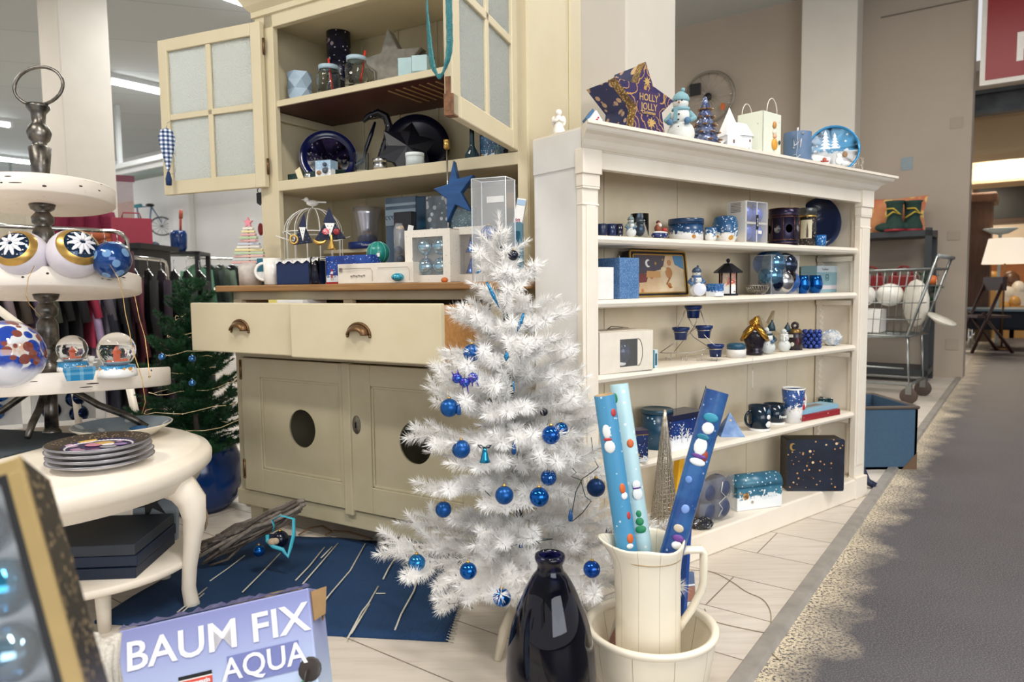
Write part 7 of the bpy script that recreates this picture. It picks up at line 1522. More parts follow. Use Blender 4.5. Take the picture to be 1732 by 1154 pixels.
b = MB(); b.box(-.0, .001, .006, Dc, -Hc_, 0, 0); b.box(-Wc, 0, .006, Dc, -.001, 0, 0); b.box(-Wc, 0, Dc-.002, Dc, -Hc_, 0, 1); b.build('carton_side', [dots('black_glitter_side', '#17120e', '#9d8562', 110, .24, .4, base2='#1b1511'), wht], T)
b = MB(); b.box(-.0005, .0012, .0, .006, -Hc_, 0); b.build('gold_edge', gb, T)
b = MB(); b.box(-Wc+.002, -.003, Dc*.45, Dc*.5, -Hc_, -.002); b.build('tray', mat('pale_blue_tray', '#dfe8ee', .5), T)
for i in range(6):
    for j in range(3):
        b = MB(); b.sph((-.043-.05*j+(.006 if i % 2 else 0), .022, -.042-.049*i), .0225, 24); b.build('bauble', (iceb, mat('turquoise_ball', '#3584a8', .06, .75), mat('pale_mercury_ball', '#86a6ba', .06, .85), iceb, mat('azure_ball', '#1f6aae', .1, .7))[(i+j) % 5], T)
b = MB(); b.box(-Wc+e, -e, .0015, .002, -Hc_, -e); b.build('window', clear, T)
# ================================================================== OVAL TABLE, TIERED STAND
TC = Vector((-1.42, 1.97, 0)); RX, RY, TZ = .53, .50, .44
T = thing('oval_table', 'low white oval table with a thick moulded top and curved cabriole legs', 'table', TC)
b = MB(); b.lathe([(0, TZ), (.93, TZ), (.945, TZ-.004), (.955, TZ-.012), (.985, TZ-.014), (1.0, TZ-.028), (.998, TZ-.05), (.975, TZ-.062), (.955, TZ-.070), (.93, TZ-.095), (.90, TZ-.10), (0, TZ-.098)][::-1], 72, T=Matrix.Diagonal((RX, RY, 1, 1)))
b.build('table_top', white, T)
for a in (-2, 93, 177, 273):
    c, s_ = math.cos(R(a)), math.sin(R(a)); f = lambda r_, z: (RX*r_*c, RY*r_*s_, z)
    b = MB(); pts = [(.84, .36, .040), (.93, .345, .044), (.975, .31, .040), (.985, .26, .032), (.965, .19, .025), (.945, .12, .021), (.935, .06, .020), (.945, .02, .021), (.955, 0, .022)]
    b.tube([f(q[0], q[1]) for q in pts], [q[2] for q in pts], 4 if False else 8); b.build('leg', white, T)
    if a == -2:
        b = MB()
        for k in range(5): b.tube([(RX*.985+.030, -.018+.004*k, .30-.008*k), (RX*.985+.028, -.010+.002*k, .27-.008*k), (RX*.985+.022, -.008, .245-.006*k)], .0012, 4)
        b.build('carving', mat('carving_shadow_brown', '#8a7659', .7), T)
T = thing('low_stool', 'low white oval stool under the oval table carrying dark boxes', 'stool', (-1.34, 1.98, 0))
b = MB(); b.lathe([(0, .115), (.97, .115), (1, .122), (1, .135), (.985, .14), (0, .14)], 56, T=Matrix.Diagonal((.41, .30, 1, 1))); b.build('seat', white, T)
for x, y in ((.25, -.16), (-.25, -.16), (.25, .17), (-.25, .17)): b = MB(); b.tube([(x, y, 0), (x, y, .118)], [.016, .021], 10); b.build('leg', white, T)
r = random.Random(31)
for i in range(3):
    T = thing('navy_folder', ('navy boxed napkin pack, lowest of the stack under the oval table', 'navy boxed napkin pack, middle of the stack under the oval table', 'grey-navy boxed napkin pack on top of the stack under the oval table')[i], 'box', (-1.42+r.uniform(-.003, .006), 1.80+r.uniform(-.003, .003), .1405+.0315*i), R(4), 'navy packs under the table')
    b = MB(); b.box(0, .42, 0, .26, 0, .030); b.build('pack', mat('navy_pack_'+str(i), ('#0f2038', '#12233c', '#2b333e')[i], .5), T, bev=.003)
T = thing('star_pack', 'pale grey striped gift pack with black star behind the navy packs', 'packet', (-1.16, 2.10, .1405), rot=(R(-10), 0, R(6)))
b = MB(); b.box(0, .13, 0, .02, 0, .19); b.build('pack', mat('pale_striped_card', '#8f9aa3', .5, var=.15), T, bev=.002); b = MB(); b.prism(starpoly(.062, .022, 6, 80, .05, .12), -.002, 0); b.build('star_print', blk, T)
# stand
iron = mat('brushed_black_iron', '#8a847c', .32, .85, var=.75, scale=26, bump=.2)
SC = Vector((-1.50, 2.28, TZ)); tilt = R(-5)
T = thing('tiered_stand', 'three-tier stand of distressed white round boards on a turned iron column with ring', 'stand', SC, rot=(tilt, R(-2.2), 0))
SM = Matrix.Translation(SC) @ Matrix.Rotation(R(-2.2), 4, 'Y') @ Matrix.Rotation(tilt, 4, 'X')
def onstand(x, y, z): return SM @ Vector((x, y, z))
tz_ = [(.137, .199, .355), (.455, .513, .278), (.748, .804, .212)]
def board(z0, z1, rr_):
    b = MB(); b.lathe([(0, z0), (rr_-.004, z0), (rr_, z0+.004), (rr_, z1-.004), (rr_-.004, z1), (0, z1)], 80); return b.build('board', rustic, T)
rs = random.Random(12)
for q_ in tz_:
    bd = board(*q_)
    for i in range(9):
        a = R(rs.uniform(-115, -5)); z_ = rs.uniform(q_[0]+.008, q_[1]-.006); w_ = rs.choice([.004, .006, .010, .018]); b = MB(); b.sph((0, 0, 0), 1, 8, T=Matrix.Rotation(a, 4, 'Z') @ Matrix.Translation((q_[2]-.0002*0, 0, z_)) @ Matrix.Diagonal((.0006, w_, rs.uniform(.0008, .0022 if w_ > .006 else .0035), 1)))
        b.build('scuff_mark', mat('bare_dark_wood', '#3a302a', .8), bd)
def column_(z0, z1, prof):
    b = MB(); H_ = z1-z0; b.lathe([(r_, z0+H_*t_) for t_, r_ in prof], 24); b.build('column', iron, T)
cp = [(0, .030), (.04, .034), (.10, .034), (.14, .020), (.18, .028), (.25, .034), (.31, .027), (.34, .022), (.38, .032), (.62, .031), (.68, .024), (.70, .020), (.74, .031), (.82, .033), (.87, .024), (.90, .020), (.94, .034), (1, .038)]
column_(.199, .455, cp); column_(.513, .748, cp)
column_(.804, 1.075, [(0, .032), (.04, .034), (.12, .022), (.2, .026), (.48, .033), (.50, .022), (.54, .020), (.58, .030), (.66, .036), (.74, .028), (.78, .019), (.9, .022), (.96, .034), (1, .034)])
b = MB(); b.tube([(.080*math.sin(R(t_)), .008-.008*math.cos(R(t_)), 1.075+.066-.066*math.cos(R(t_))) for t_ in range(0, 360, 12)], .0055, 8, closed=True); b.build('ring_handle', iron, T)
b = MB(); b.tube([(0, 0, .155), (0, 0, .005)], .020, 12); b.lathe([(.028, .0), (.028, .008), (.02, .02)], 20); b.build('centre_foot', iron, T)
for ax, ay in ((.30, .02), (.03, -.16), (-.30, -.02)):
    b = MB(); b.tube([(ax*.05, ay*.05, .152), (ax*.25, ay*.25, .135), (ax*.5, ay*.5, .085), (ax*.8, ay*.8, .045), (ax, ay, .006)], [.010, .011, .011, .011, .009], 10); b.build('curved_leg', iron, T)
# string of tiny copper lights over the boards
cw_ = mat('copper_wire', '#c9a36b', .3, .8)
b = MB()
for pts in ([(186, 448, 2.02), (200, 470, 1.99), (208, 500, 1.98), (212, 530, 1.98), (219, 560, 1.98), (224, 590, 1.98), (232, 615, 1.95), (240, 640, 1.94), (246, 680, 1.94), (240, 700, 1.95)], [(228, 500, 2.15), (236, 540, 2.15), (245, 570, 2.12), (250, 605, 2.1), (253, 640, 2.0)], [(58, 450, 2.0), (48, 470, 1.98), (44, 500, 1.98), (50, 515, 1.98), (68, 535, 2.1)]):
    b.tube([at(*q_) for q_ in pts], .0013, 4)
solo(b, 'copper_light_string', cw_, 'thin copper wire light string draped down over the stand boards', 'light string', (0, 0, 0))
# baubles on the middle board
def split_bauble(px, py, rp, Y, label, da):
    p = at(px, py, Y); k = p.y/F; rr_ = rp*k; T = thing('painted_bauble', label, 'bauble', p, face_cam(p), 'large painted baubles on the stand')
    b = MB(); b.sph((0, 0, 0), rr_, 32); b.build('ball', mat('pearl_white_glaze', '#d9d3dc', .25, var=.08, scale=6), T)
    M2 = Matrix.Rotation(R(da), 4, 'Z') @ Matrix.Rotation(R(62), 4, 'X')
    b = MB(); b.lathe([(rr_*.84, rr_*.56), (rr_*.80, rr_*.63), (rr_*.66, rr_*.765), (rr_*.60, rr_*.80)], 36, T=M2, cap=False); b.build('gold_band', gold, T)
    b = MB(); b.lathe([(rr_*.62, rr_*.79), (rr_*.4, rr_*.925), (0, rr_*1.008)], 32, T=M2, cap=False); b.build('hollow', mat('petrol_lacquer', '#1b3550', .1, .4, var=.3, scale=12), T)
    b = MB()
    for i in range(10):
        a = math.tau*i/10; R3 = M2 @ Matrix.Rotation(a, 4, 'Z'); b.sph((0, 0, 0), 1, 10, T=R3 @ Matrix.Translation((rr_*.32, 0, rr_*.955)) @ Matrix.Rotation(R(18), 4, 'Y') @ Matrix.Diagonal((rr_*.24, rr_*.075, rr_*.02, 1)))
    b.build('petal', mat('petal_white', '#eceaf0', .3), T); return T
split_bauble(39, 432, 40, 2.10, 'large white and gold bauble with daisy star, left one on middle board', -28)
split_bauble(125, 430, 41, 2.14, 'large white and gold bauble with daisy star, right one on middle board', 22)
p = at(189, 440, 2.17); T = thing('painted_bauble', 'large dark blue painted bauble with pale blue patches at right end of middle board', 'bauble', p); b = MB(); b.sph((0, 0, 0), 31*p.y/F, 30); b.build('ball', dots('blue_patch_glaze', '#122a5e', '#7aa2cf', 22, .28, .12, .2, base2='#17407c', dot2='#e8e4ea', r2=.08), T)
# lower board
p = at(12, 600, 1.98); rr_ = 58*p.y/F; 
t = NT('mottled_glass'); v = t.coord(); x_, y_, z_ = t.sep(v); c1 = t.vor(v, 20); c2 = t.vor(v, 33); base = t.ramp(t.noise(v, 18, 3), (.3, '#e2ddd6'), (.6, '#c9cfd6'), (.7, '#c8a488'))
c = t.mix(t.ramp(c1, (.66, 1.), (.69, 0.)), base, '#1c3f9c'); c = t.mix(t.ramp(c2, (.46, 1.), (.50, 0.)), c, '#7c3f35'); c = t.mix(t.ramp(t.math('ADD', t.math('MULTIPLY', z_, 9), t.noise(v, 12)), (.05, 1.), (.3, 0.)), c, '#d3d6e2'); t.col(c); mgm = t.fin(.08, 0, Coat_Weight=.6)
T = thing('mottled_glass_ball', 'big mottled glass ball splashed blue, white and rust on lowest board', 'ball', p); b = MB(); b.sph((0, 0, 0), rr_, 40); b.build('ball', mgm, T)
snow_g = glass('globe_glass', '#ffffff', .0, 1.33)
for px, py, rp, Y, lab in ((122, 591, 24, 2.22, 'snow globe with tiny orange house, left and smaller one beside the column'), (197, 592, 30, 2.10, 'snow globe with tiny orange house, right and larger one')):
    p = at(px, py, Y); k = p.y/F; rr_ = rp*k; T = thing('snow_globe', lab, 'snow globe', p, face_cam(p), 'snow globes')
    b = MB(); b.sph((0, 0, 0), rr_, 32); b.build('glass_ball', snow_g, T)
    b = MB(); b.lathe([(rr_*1.0, -rr_*1.5), (rr_*1.0, -rr_*1.3), (rr_*.92, -rr_*.88), (0, -rr_*.86)], 28); b.build('base', winter('globe_base_print', -rr_*1.5, rr_*.7, '#1d6c9c', '#2f8ab8', '#d9d3c4', '#c98d3c', .3, .3, 60), T)
    b = MB(); b.lathe([(0, -rr_*.62), (rr_*.74, -rr_*.60), (rr_*.70, -rr_*.66), (0, -rr_*.8)], 24); b.build('snow', wht, T)
    b = MB(); b.box(-rr_*.13, rr_*.13, -rr_*.15, rr_*.15, -rr_*.6, -rr_*.15); b.lathe([(rr_*.2, -rr_*.15), (0, rr_*.2)], 4, sm=False); b.box(rr_*.15, rr_*.4, -rr_*.12, rr_*.1, -rr_*.6, -rr_*.4); b.box(-rr_*.42, -rr_*.18, -rr_*.12, rr_*.1, -rr_*.6, -rr_*.45); b.build('house', mat('clay_orange', '#c75a34', .5), T)
p = at(135, 632, 1.98); k = p.y/F; T = thing('plaid_box', 'turquoise plaid cloth-covered dish between the two snow globes', 'dish', p, face_cam(p))
b = MB(); b.lathe([(27*k, -10*k), (34*k, 9*k), (0, 9*k)][::1], 4, T=Matrix.Rotation(R(45), 4, 'Z') @ Matrix.Diagonal((1, 1, 1, 1)), sm=False)
t = NT('turquoise_plaid'); v = t.coord(); sx_ = t.sep(v); g1 = t.math('LESS_THAN', t.math('FRACT', t.math('MULTIPLY', sx_[0], 32)), .3); g2 = t.math('LESS_THAN', t.math('FRACT', t.math('MULTIPLY', sx_[2], 40)), .3); t.col(t.mix(t.math('MULTIPLY', t.math('ADD', g1, g2), .35), '#1a7fb0', '#8fc4dc'))
b.build('dish', t.fin(.4), T)
p = at(154, 607, 2.3); k = p.y/F; b = MB(); b.lathe([(4*k, -6*k), (6*k, 4*k), (0, 5*k)], 14); b.tube([(-14*k, 0, -7*k), (10*k, 0, -6*k)], 1.5*k, 5); solo(b, 'white_thimble', wht, 'tiny white cup between the snow globes at the back of the lowest board', 'cup', p)
# plates on the table
def plate(loc, r_, label, top=None, pile=None, rim='#ddd6cf'):
    T = thing('plate', label, 'plate', loc, 0, pile)
    b = MB(); b.lathe([(0, .0), (r_*.55, .0), (r_*.6, .002), (r_*.98, .018), (r_, .021), (r_*.985, .023), (r_*.66, .010), (r_*.6, .007), (0, .0065)], 56); b.build('dish', mat('grey_porcelain', '#d8d5d6', .15), T)
    b = MB(); b.lathe([(r_*1.002, .0195), (r_*1.004, .022), (r_*.985, .0235)], 56, cap=False); b.build('rim', mat('dark_rim', '#8a878d', .3, .4), T)
    if top:
        b = MB(); b.lathe([(r_*.985, .0238), (r_*.70, .0125)], 56, cap=False); b.build('brown_border', dots('brown_lace_border', '#2b1f16', '#7c6547', 110, .25, .25), T)
        b = MB(); b.lathe([(0, .0078), (r_*.62, .0078), (r_*.70, .0123)], 48, cap=False); b.build('picture', dots('plate_blooms', '#1d1a44', '#b98fb0', 22, .34, .2, base2='#2b2250', dot2='#c9a24a', r2=.26), T)
        b = MB()
        for x, y, c_, s_, i in ((-.02, .01, 0, .018, 0), (.012, .018, 1, .014, 1), (.03, -.01, 2, .017, 2), (-.005, .03, 3, .022, 3), (.045, .02, 4, .014, 4)): b.sph((x, y, .010), s_, 12, c_, (1.3, 1, .12))
        b.build('bloom_print', [mat('bloom_pink', '#c98093', .3), mat('bloom_white', '#e3dcda', .3), mat('bloom_grey', '#8a8890', .3), mat('bloom_gold', '#c7a052', .3), mat('bloom_violet', '#8a6fa0', .3)], T)
    return T
pc = onz(180, 786, TZ)
for i in range(4):
    z = TZ+.001+.0135*i; lab = ('bottom plate of the four stacked on the oval table', 'second plate from the bottom of the stack on the oval table', 'third plate from the bottom of the stack on the oval table', 'top plate of the stack, navy with flowers and brown lace border')[i]
    plate((pc.x-.01+.002*(i % 2)-.003*i, pc.y-.005+.002*i, z), .128-.001*i, lab, i == 3, 'stacked plates')
p = onz(208, 740, TZ); T = thing('shallow_bowl', 'wide shallow pale grey bowl with blue flowers behind the plate stack', 'bowl', p, .3)
b = MB(); r_ = .145; b.lathe([(0, 0), (r_*.5, 0), (r_*.62, .006), (r_*.98, .040), (r_, .044), (r_*.97, .044), (r_*.6, .012), (0, .009)], 56); b.build('bowl_body', mat('cream_porcelain', '#e5dfd0', .2), T)
b = MB(); b.lathe([(r_*.965, .0442), (r_*.6, .0125), (0, .0098)], 56, cap=False); b.build('glaze', dots('grey_blue_glaze', '#8e9ba3', '#c9cfd2', 18, .25, .1, base2='#76858f'), T)
b = MB(); b.sph((.04, .03, .022), .028, 12, sc=(1, .8, .25)); b.build('flower_print', mat('flower_blue_print', '#2f5f8a', .2), T)
# dark mat on the table
b = MB(); q_ = [onz(0, 728, TZ+.001), onz(140, 736, TZ+.001), onz(118, 745, TZ+.001), onz(0, 776, TZ+.001), onz(-120, 800, TZ+.001), onz(-120, 722, TZ+.001)]; o = q_[0].copy()
b.slab([(v_.x-o.x, v_.y-o.y) for v_ in q_][::-1], 0, .004); solo(b, 'dark_mat', mat('slate_cloth', '#3a444c', .8, var=.15, scale=60), 'slate grey cloth mat on the oval table under the stand feet', 'mat', o)
# ================================================================== STUFF BEHIND THE STAND
# ladder-like white chair / frames
T = thing('white_folding_frame', 'white wooden folding frame standing behind the tiered stand', 'frame', (-1.9, 2.95, 0))
def beam(T, a, c, w, name='rail'):
    b = MB(); b.tube([a, c], w, 4, flat=.5); b.build(name, white, T)
o = Vector((-1.9, 2.95, 0)); A_ = lambda x, y, Y: at(x, y, Y)-o
beam(T, A_(-60, 480, 2.9), A_(150, 640, 2.8), .030); beam(T, A_(20, 640, 3.0), A_(90, 545, 3.0), .024); beam(T, A_(72, 548, 2.95), A_(150, 700, 2.85), .024)
beam(T, A_(120, 600, 2.75), A_(145, 800, 2.7), .028, 'leg'); beam(T, A_(218, 650, 3.0), A_(258, 830, 2.9), .035, 'leg'); beam(T, A_(-40, 655, 2.8), A_(60, 665, 2.8), .03); beam(T, A_(45, 660, 2.8), A_(60, 900, 2.75), .03, 'leg')
# window box with dark baubles behind column
p = at(-40, 735, 2.62); T = thing('navy_bauble_box', 'white window box of dark navy baubles leaning behind the stand column', 'box', at(-10, 735, 2.60), R(25)); hh_ = .26; ww = .36
b = MB(); b.box(-.1, ww, .0, .07, -.02, .0); b.box(-.1, ww, .065, .07, 0, hh_); b.box(-.1, ww, 0, .006, hh_*.78, hh_); b.box(-.1, -.06, 0, .006, 0, hh_); b.box(ww-.03, ww, 0, .006, 0, hh_); b.box(.09, .12, 0, .006, 0, hh_); b.box(-.1, ww, 0, .006, 0, .03); b.build('carton', mat('plain_white', ''), T)
for x, z_ in ((.18, .07), (.17, .15), (.26, .11), (0, .08), (.27, .05), (.02, .15)): b = MB(); b.sph((x, .03, z_), .034, 18); b.build('bauble', mat('midnight_bauble', '#0b2246', .08, .7) if x > .1 else gblue, T)
p = at(108, 575, 2.75)
T = thing('crystal_ball', 'silvery faceted glass ball behind the stand column', 'bauble', at(68, 575, 2.5)); b = MB(); b.sph((0, 0, 0), .045, 12); b.sm = [False]*len(b.sm); b.build('ball', mat('violet_silver', '#8f8aa8', .1, .8), T)
# green fir in a blue pot
gneedle = plastic_needle('green_needles', '#1c4a28', .25, .6)
GT0 = Vector((-1.30, 2.88, 0)); T = thing('green_fir', 'small dark green artificial fir in a big blue pot behind the oval table', 'christmas tree', GT0); r = random.Random(41); H_ = .95
b = MB(); b.tube([(0, 0, .2), (0, 0, H_-.06)], [.014, .004], 8); b.build('trunk', bark2, T)
zt_ = .26
while zt_ < .93:
    f_ = (zt_-.24)/.72; rad = .02+.235*(1-f_)**.72
    for i in range(8 if f_ < .75 else 5):
        a = r.uniform(0, math.tau); branch(T, (0, 0, zt_+r.uniform(-.015, .015)), (math.cos(a), math.sin(a), .1+.6*f_), rad*r.uniform(.85, 1.15), gneedle, .022, .0017, 2300, r, subs=2, curl=.2, wire=bark2)
    zt_ += .052
b = MB(); needles(b, [(0, 0, .85), (0, 0, .95)], 1500, .02, .0012, .8, r=r); b.build('tip', gneedle, T)
T = thing('blue_pot', 'big round cobalt blue glazed pot holding the green fir', 'pot', GT0); b = MB(); b.lathe([(0, 0), (.11, 0), (.15, .04), (.175, .12), (.172, .2), (.15, .25), (.138, .262), (.145, .27), (.135, .272), (.125, .25), (0, .24)], 48); b.build('pot_body', mat('cobalt_glaze', '#0a3068', .15, var=.1, scale=6), T)
for px, py, lab in ((274, 604, 'small shiny blue bauble at far left on the green fir'), (325, 607, 'small shiny blue bauble high on the green fir'), (325, 648, 'small shiny blue bauble hanging below another on the green fir')):
    p = at(px, py, 2.64); bauble(p, 6*p.y/F, mat('pale_shiny_blue', '#4f86c9', .06, .8), lab, 'baubles on the green fir', capm=silver)
b = MB(); q_ = []
for j in range(150):
    f_ = j/149; z_ = .30+.55*f_; q_.append(GT0+Vector(((.02+.20*(1-f_)**.72)*math.cos(j*.31), (.02+.20*(1-f_)**.72)*math.sin(j*.31), z_+.006*math.sin(j*1.7))))
b.tube(q_, .0006, 4)
for x in q_[::4]: b.lathe([(0, -.0025), (.0025, 0), (0, .0025)], 6, c=tuple(x))
solo(b, 'fir_light_string', emit('warm_led', '#e9cf9d', .5), 'string of tiny warm lights wound round the green fir', 'light string', (0, 0, 0))
p = at(415, 850, 2.95); 
for i, (px, py) in enumerate(((425, 812), (423, 845))):
    b = MB(); p = at(px, py, 2.95); b.sph((0, 0, 0), .02, 14, sc=(1, 1, .8)); b.tube([(0, 0, -.02), (0, 0, -.06)], .005, 6); b.lathe([(.022, -.065), (.02, -.06), (0, -.058)], 14); solo(b, 'silver_goblet', silver, ['silver goblet on the floor beside the cabinet, upper one', 'silver goblet on the floor beside the cabinet, lower one'][i], 'goblet', p)
# ================================================================== CLOTHES RAILS, far left
r = random.Random(77)
def rail(a, c, label, legs=True, rad=.013, group='clothes rails'):
    T = thing('clothes_rail', label, 'clothes rail', (a.x, a.y, 0), 0, group); o = Vector((a.x, a.y, 0)); d = (c-a).normalized()
    b = MB(); b.tube([a-o, c-o-d*.05, c-o+Vector((0, 0, -.012)), c-o+d*.025+Vector((0, 0, -.05)), c-o+d*.03+Vector((0, 0, -.2)), c-o+d*.03+Vector((0, 0, -c.z))], rad, 10); b.build('tube', chrome, T)
    b = MB(); b.tube([(c-o+d*.03-Vector((0, 0, c.z-.05))+Vector((0, s_*.25, 0))) for s_ in (-1, 1)], rad, 8); b.build('foot', chrome, T)
    return T
cols = ['#15151c', '#1c1a2a', '#3a1220', '#101018', '#2a1b33', '#5a1b2c', '#191c26', '#0e0e12', '#3c2438', '#1b2436', '#22120f', '#4a1a28']
def garment(p, d, w, h, c, label, group, thick=.035, sleeve=True, hanger=True):
    "a garment on a hanger; d: direction along the rail"
    T = thing('hanging_garment', label, 'garment', p, math.atan2(d.y, d.x), group)
    m = mat('cloth_'+c.strip('#'), c, .9, var=.2, scale=14)
    b = MB(); N, Mm = 18, 10; vs = []
    sd = r.uniform(0, 9)
    for j in range(Mm+1):
        f_ = j/Mm; ww = w*(.12+.88*min(1, f_*7)**.6) if f_ < .15 else w*(1.0+.10*f_); z_ = -.06-h*f_ if f_ > .14 else -.06-h*f_*.9
        for i in range(N):
            a = math.tau*i/N; th = thick*(.5+.7*f_)*(1+.28*math.sin(a*5+sd+f_*2)); vs.append((th*math.cos(a), ww/2*math.sin(a)*(1+.05*math.sin(a*3+sd)), z_+.01*math.sin(a*2+sd)*f_))
    fs = [(j*N+i, j*N+(i+1) % N, (j+1)*N+(i+1) % N, (j+1)*N+i) for j in range(Mm) for i in range(N)]+[tuple(range(N)), tuple(reversed(range(Mm*N, Mm*N+N)))]
    b.add(vs, fs, 0, True); b.build('cloth', m, T)
    if sleeve:
        for s_ in (-1, 1): b = MB(); b.tube([(0, s_*w*.46, -.13), (.01*s_, s_*w*.56, -.35), (.02, s_*w*.58, -.35-.45*h*.6)], [.045, .045, .04], 8, flat=.55); b.build('sleeve', m, T)
    if hanger: b = MB(); b.tube([(0, -w*.42, -.10), (0, 0, -.05), (0, w*.42, -.10)], .005, 5); b.tube([(0, 0, -.05), (0, 0, -.02), (0, .012, .0), (0, 0, .014), (0, -.01, .008)], .002, 5); b.build('hanger', silver, T)
    return T
def railful(a, c, n, w, h, palette, base, group, lab):
    d = (c-a); 
    for i in range(n):
        p = a+d*((i+.6)/n); p.z -= .012; dn = d.normalized(); garment(p, dn, w*r.uniform(.9, 1.1), h*r.uniform(.85, 1.1), palette[i % len(palette)], lab(i), group, thick=min(.045, d.length/n*.42))
ordn = ['first', 'second', 'third', 'fourth', 'fifth', 'sixth', 'seventh', 'eighth', 'ninth', 'tenth', 'eleventh', 'twelfth', 'thirteenth', 'fourteenth', 'fifteenth', 'sixteenth']
a = at(-80, 378, 3.9); c = at(206, 392, 4.5); rail(a, c, 'chrome clothes rail crossing behind the stand, nearest one')
near = ['#c98b93', '#15131a', '#8a7a80', '#4a4038', '#6f6375', '#3d4034', '#0e0e13', '#101015', '#9c2b48', '#5a5560', '#14121a', '#3a1220']
nn = ['rose', 'black', 'grey-pink', 'brown', 'mauve', 'olive', 'black', 'black', 'crimson', 'grey', 'black', 'wine']
railful(a, c, 12, .42, .72, near, 0, 'clothes on the nearest rail', lambda i: '%s garment hanging %s from the left on the nearest rail behind the stand' % (nn[i], ordn[i]))
a = at(206, 433, 4.7); c = at(279, 441, 5.3); rail(a, c, 'lower chrome clothes rail right of the column')
a2 = at(140, 434, 4.35); c2 = at(345, 442, 4.75)
n2c = ['lavender', 'navy', 'black', 'wine', 'black', 'dark plum', 'black', 'blackish green', 'black']
railful(a2, c2, 9, .40, .86, ['#a893b8', '#141827', '#0d0d11', '#4c1524', '#101014', '#251526', '#0c0c10', '#14201a', '#0e0c12'], 0, 'dark clothes on the second rail', lambda i: '%s garment hanging %s from the left on the second rail, by the fir' % (n2c[i], ordn[i]))
a = at(318, 436, 7.6); c = at(470, 440, 8.6); T = rail(a, c, 'far thin grey clothes rail behind the cabinet edge')
far = ['#4d7a5e', '#23302a', '#5a6a58', '#1b241f', '#6c7a6a', '#2e2f2a', '#45584a', '#202522']
fn = ['green', 'dark green', 'grey-green', 'blackish', 'pale green', 'olive black', 'moss green', 'black']
railful(a, c, 8, .45, .8, far, 0, 'green clothes on the far rail', lambda i: '%s garment hanging %s from the left on the far rail' % (fn[i], ordn[i]))
# things on the wall and shelf behind
p = at(140, 372, 6.3); k = p.y/F; T = thing('hanging_dress', 'crimson pleated dress hanging high behind the stand', 'garment', p, face_cam(p)); b = MB(); N = 16; vs = []
for j in range(7):
    for i in range(N+1): vs.append(((-42+84*i/N)*k*(1+.05*j), .03*math.sin(i*1.6+j*.2), (14-11*j)*k))
b.add(vs, [(j*(N+1)+i, j*(N+1)+i+1, (j+1)*(N+1)+i+1, (j+1)*(N+1)+i) for j in range(6) for i in range(N)], 0, True); o = b.build('cloth', mat('crimson_cloth', '#7c1638', .85, var=.2), T); o.modifiers.new('s', 'SOLIDIFY').thickness = .03
b = MB(); pt = at(190, 415, 5.5); b.box(-.75, .35, -.25, .35, -.04, 0); b.box(-.7, -.6, -.2, .3, -pt.z, -.04); b.box(.2, .3, -.2, .3, -pt.z, -.04)
solo(b, 'dark_side_table', blk, 'dark table behind the nearest clothes rail carrying the red bag and cloth', 'table', pt)
p = at(224, 402, 5.5); k = p.y/F; p.z = pt.z+22*k+.001; T = thing('red_shopping_bag', 'raspberry red paper carrier bag behind the nearest rail', 'bag', (p.x, p.y, p.z), face_cam(p)); b = MB(); b.box(-30*k, 30*k, -.05, .08, -22*k, 22*k); b.build('bag_body', mat('raspberry_card', '#97283f', .6), T, bev=.004)
b = MB(); b.tube([(-14*k, -.05, 22*k), (-12*k, -.05, 30*k), (12*k, -.05, 30*k), (14*k, -.05, 22*k)], .006, 6); b.build('handle', mat('raspberry_card', ''), T)
p = at(165, 400, 5.45); k = p.y/F; p.z = pt.z+14*k; b = MB(); b.sph((0, 0, 0), 32*k, 16, sc=(1, .6, .38)); b.sph((16*k, 0, -8*k), 22*k, 14, sc=(1, .6, .4)); solo(b, 'orange_cloth_heap', mat('terracotta_cloth', '#b5603c', .9, var=.2), 'heap of terracotta orange cloth behind the white and gold bauble', 'cloth', p)
p = at(25, 358, 5.5); k = p.y/F; b = MB(); b.box(-60*k, 17*k, 0, .3, -p.z, 18*k); solo(b, 'beige_cupboard', mat('beige_lacquer', '#c9bfa9', .6), 'beige cupboard top edge seen under the top board at far left', 'cupboard', p, 0)
p = at(280, 425, 6.6); k = p.y/F; T = thing('dark_shelf_unit', 'black metal shelf unit behind the chrome rails', 'shelf', (p.x, p.y, 0), R(10))
for x in (-.55, .25):
    for y in (0, .4): b = MB(); b.box(x, x+.04, y, y+.04, 0, p.z); b.build('post', blk, T)
for zz in (p.z, p.z-.45, .3): b = MB(); b.box(-.55, .29, 0, .44, zz-.03, zz); b.build('shelf_board', blk, T)
sh = p
p = at(290, 423, 6.5); k = p.y/F; T = thing('blue_umbrella_pot', 'dark blue tall pot standing on the black shelf unit', 'pot', (p.x, p.y+.15, sh.z), 0); b = MB(); b.lathe([(.055, 0), (.07, .03), (.075, .16), (.06, .19), (0, .18)], 24); b.build('pot_body', mat('cobalt_glaze', ''), T); b = MB(); b.tube([(.02, 0, .15), (.03, 0, .36)], .012, 8); b.tube([(.03, 0, .30), (.034, 0, .38)], .018, 8); b.build('stick', mat('red_orange_stick', '#a34a35', .5), T)
T = thing('dark_head_form', 'small dark round ornament beside the dark blue pot', 'ornament', (p.x-.2, p.y+.1, sh.z)); b = MB(); b.sph((0, 0, .045), .045, 12); b.build('ball', mat('dark_teal_bow', ''), T)
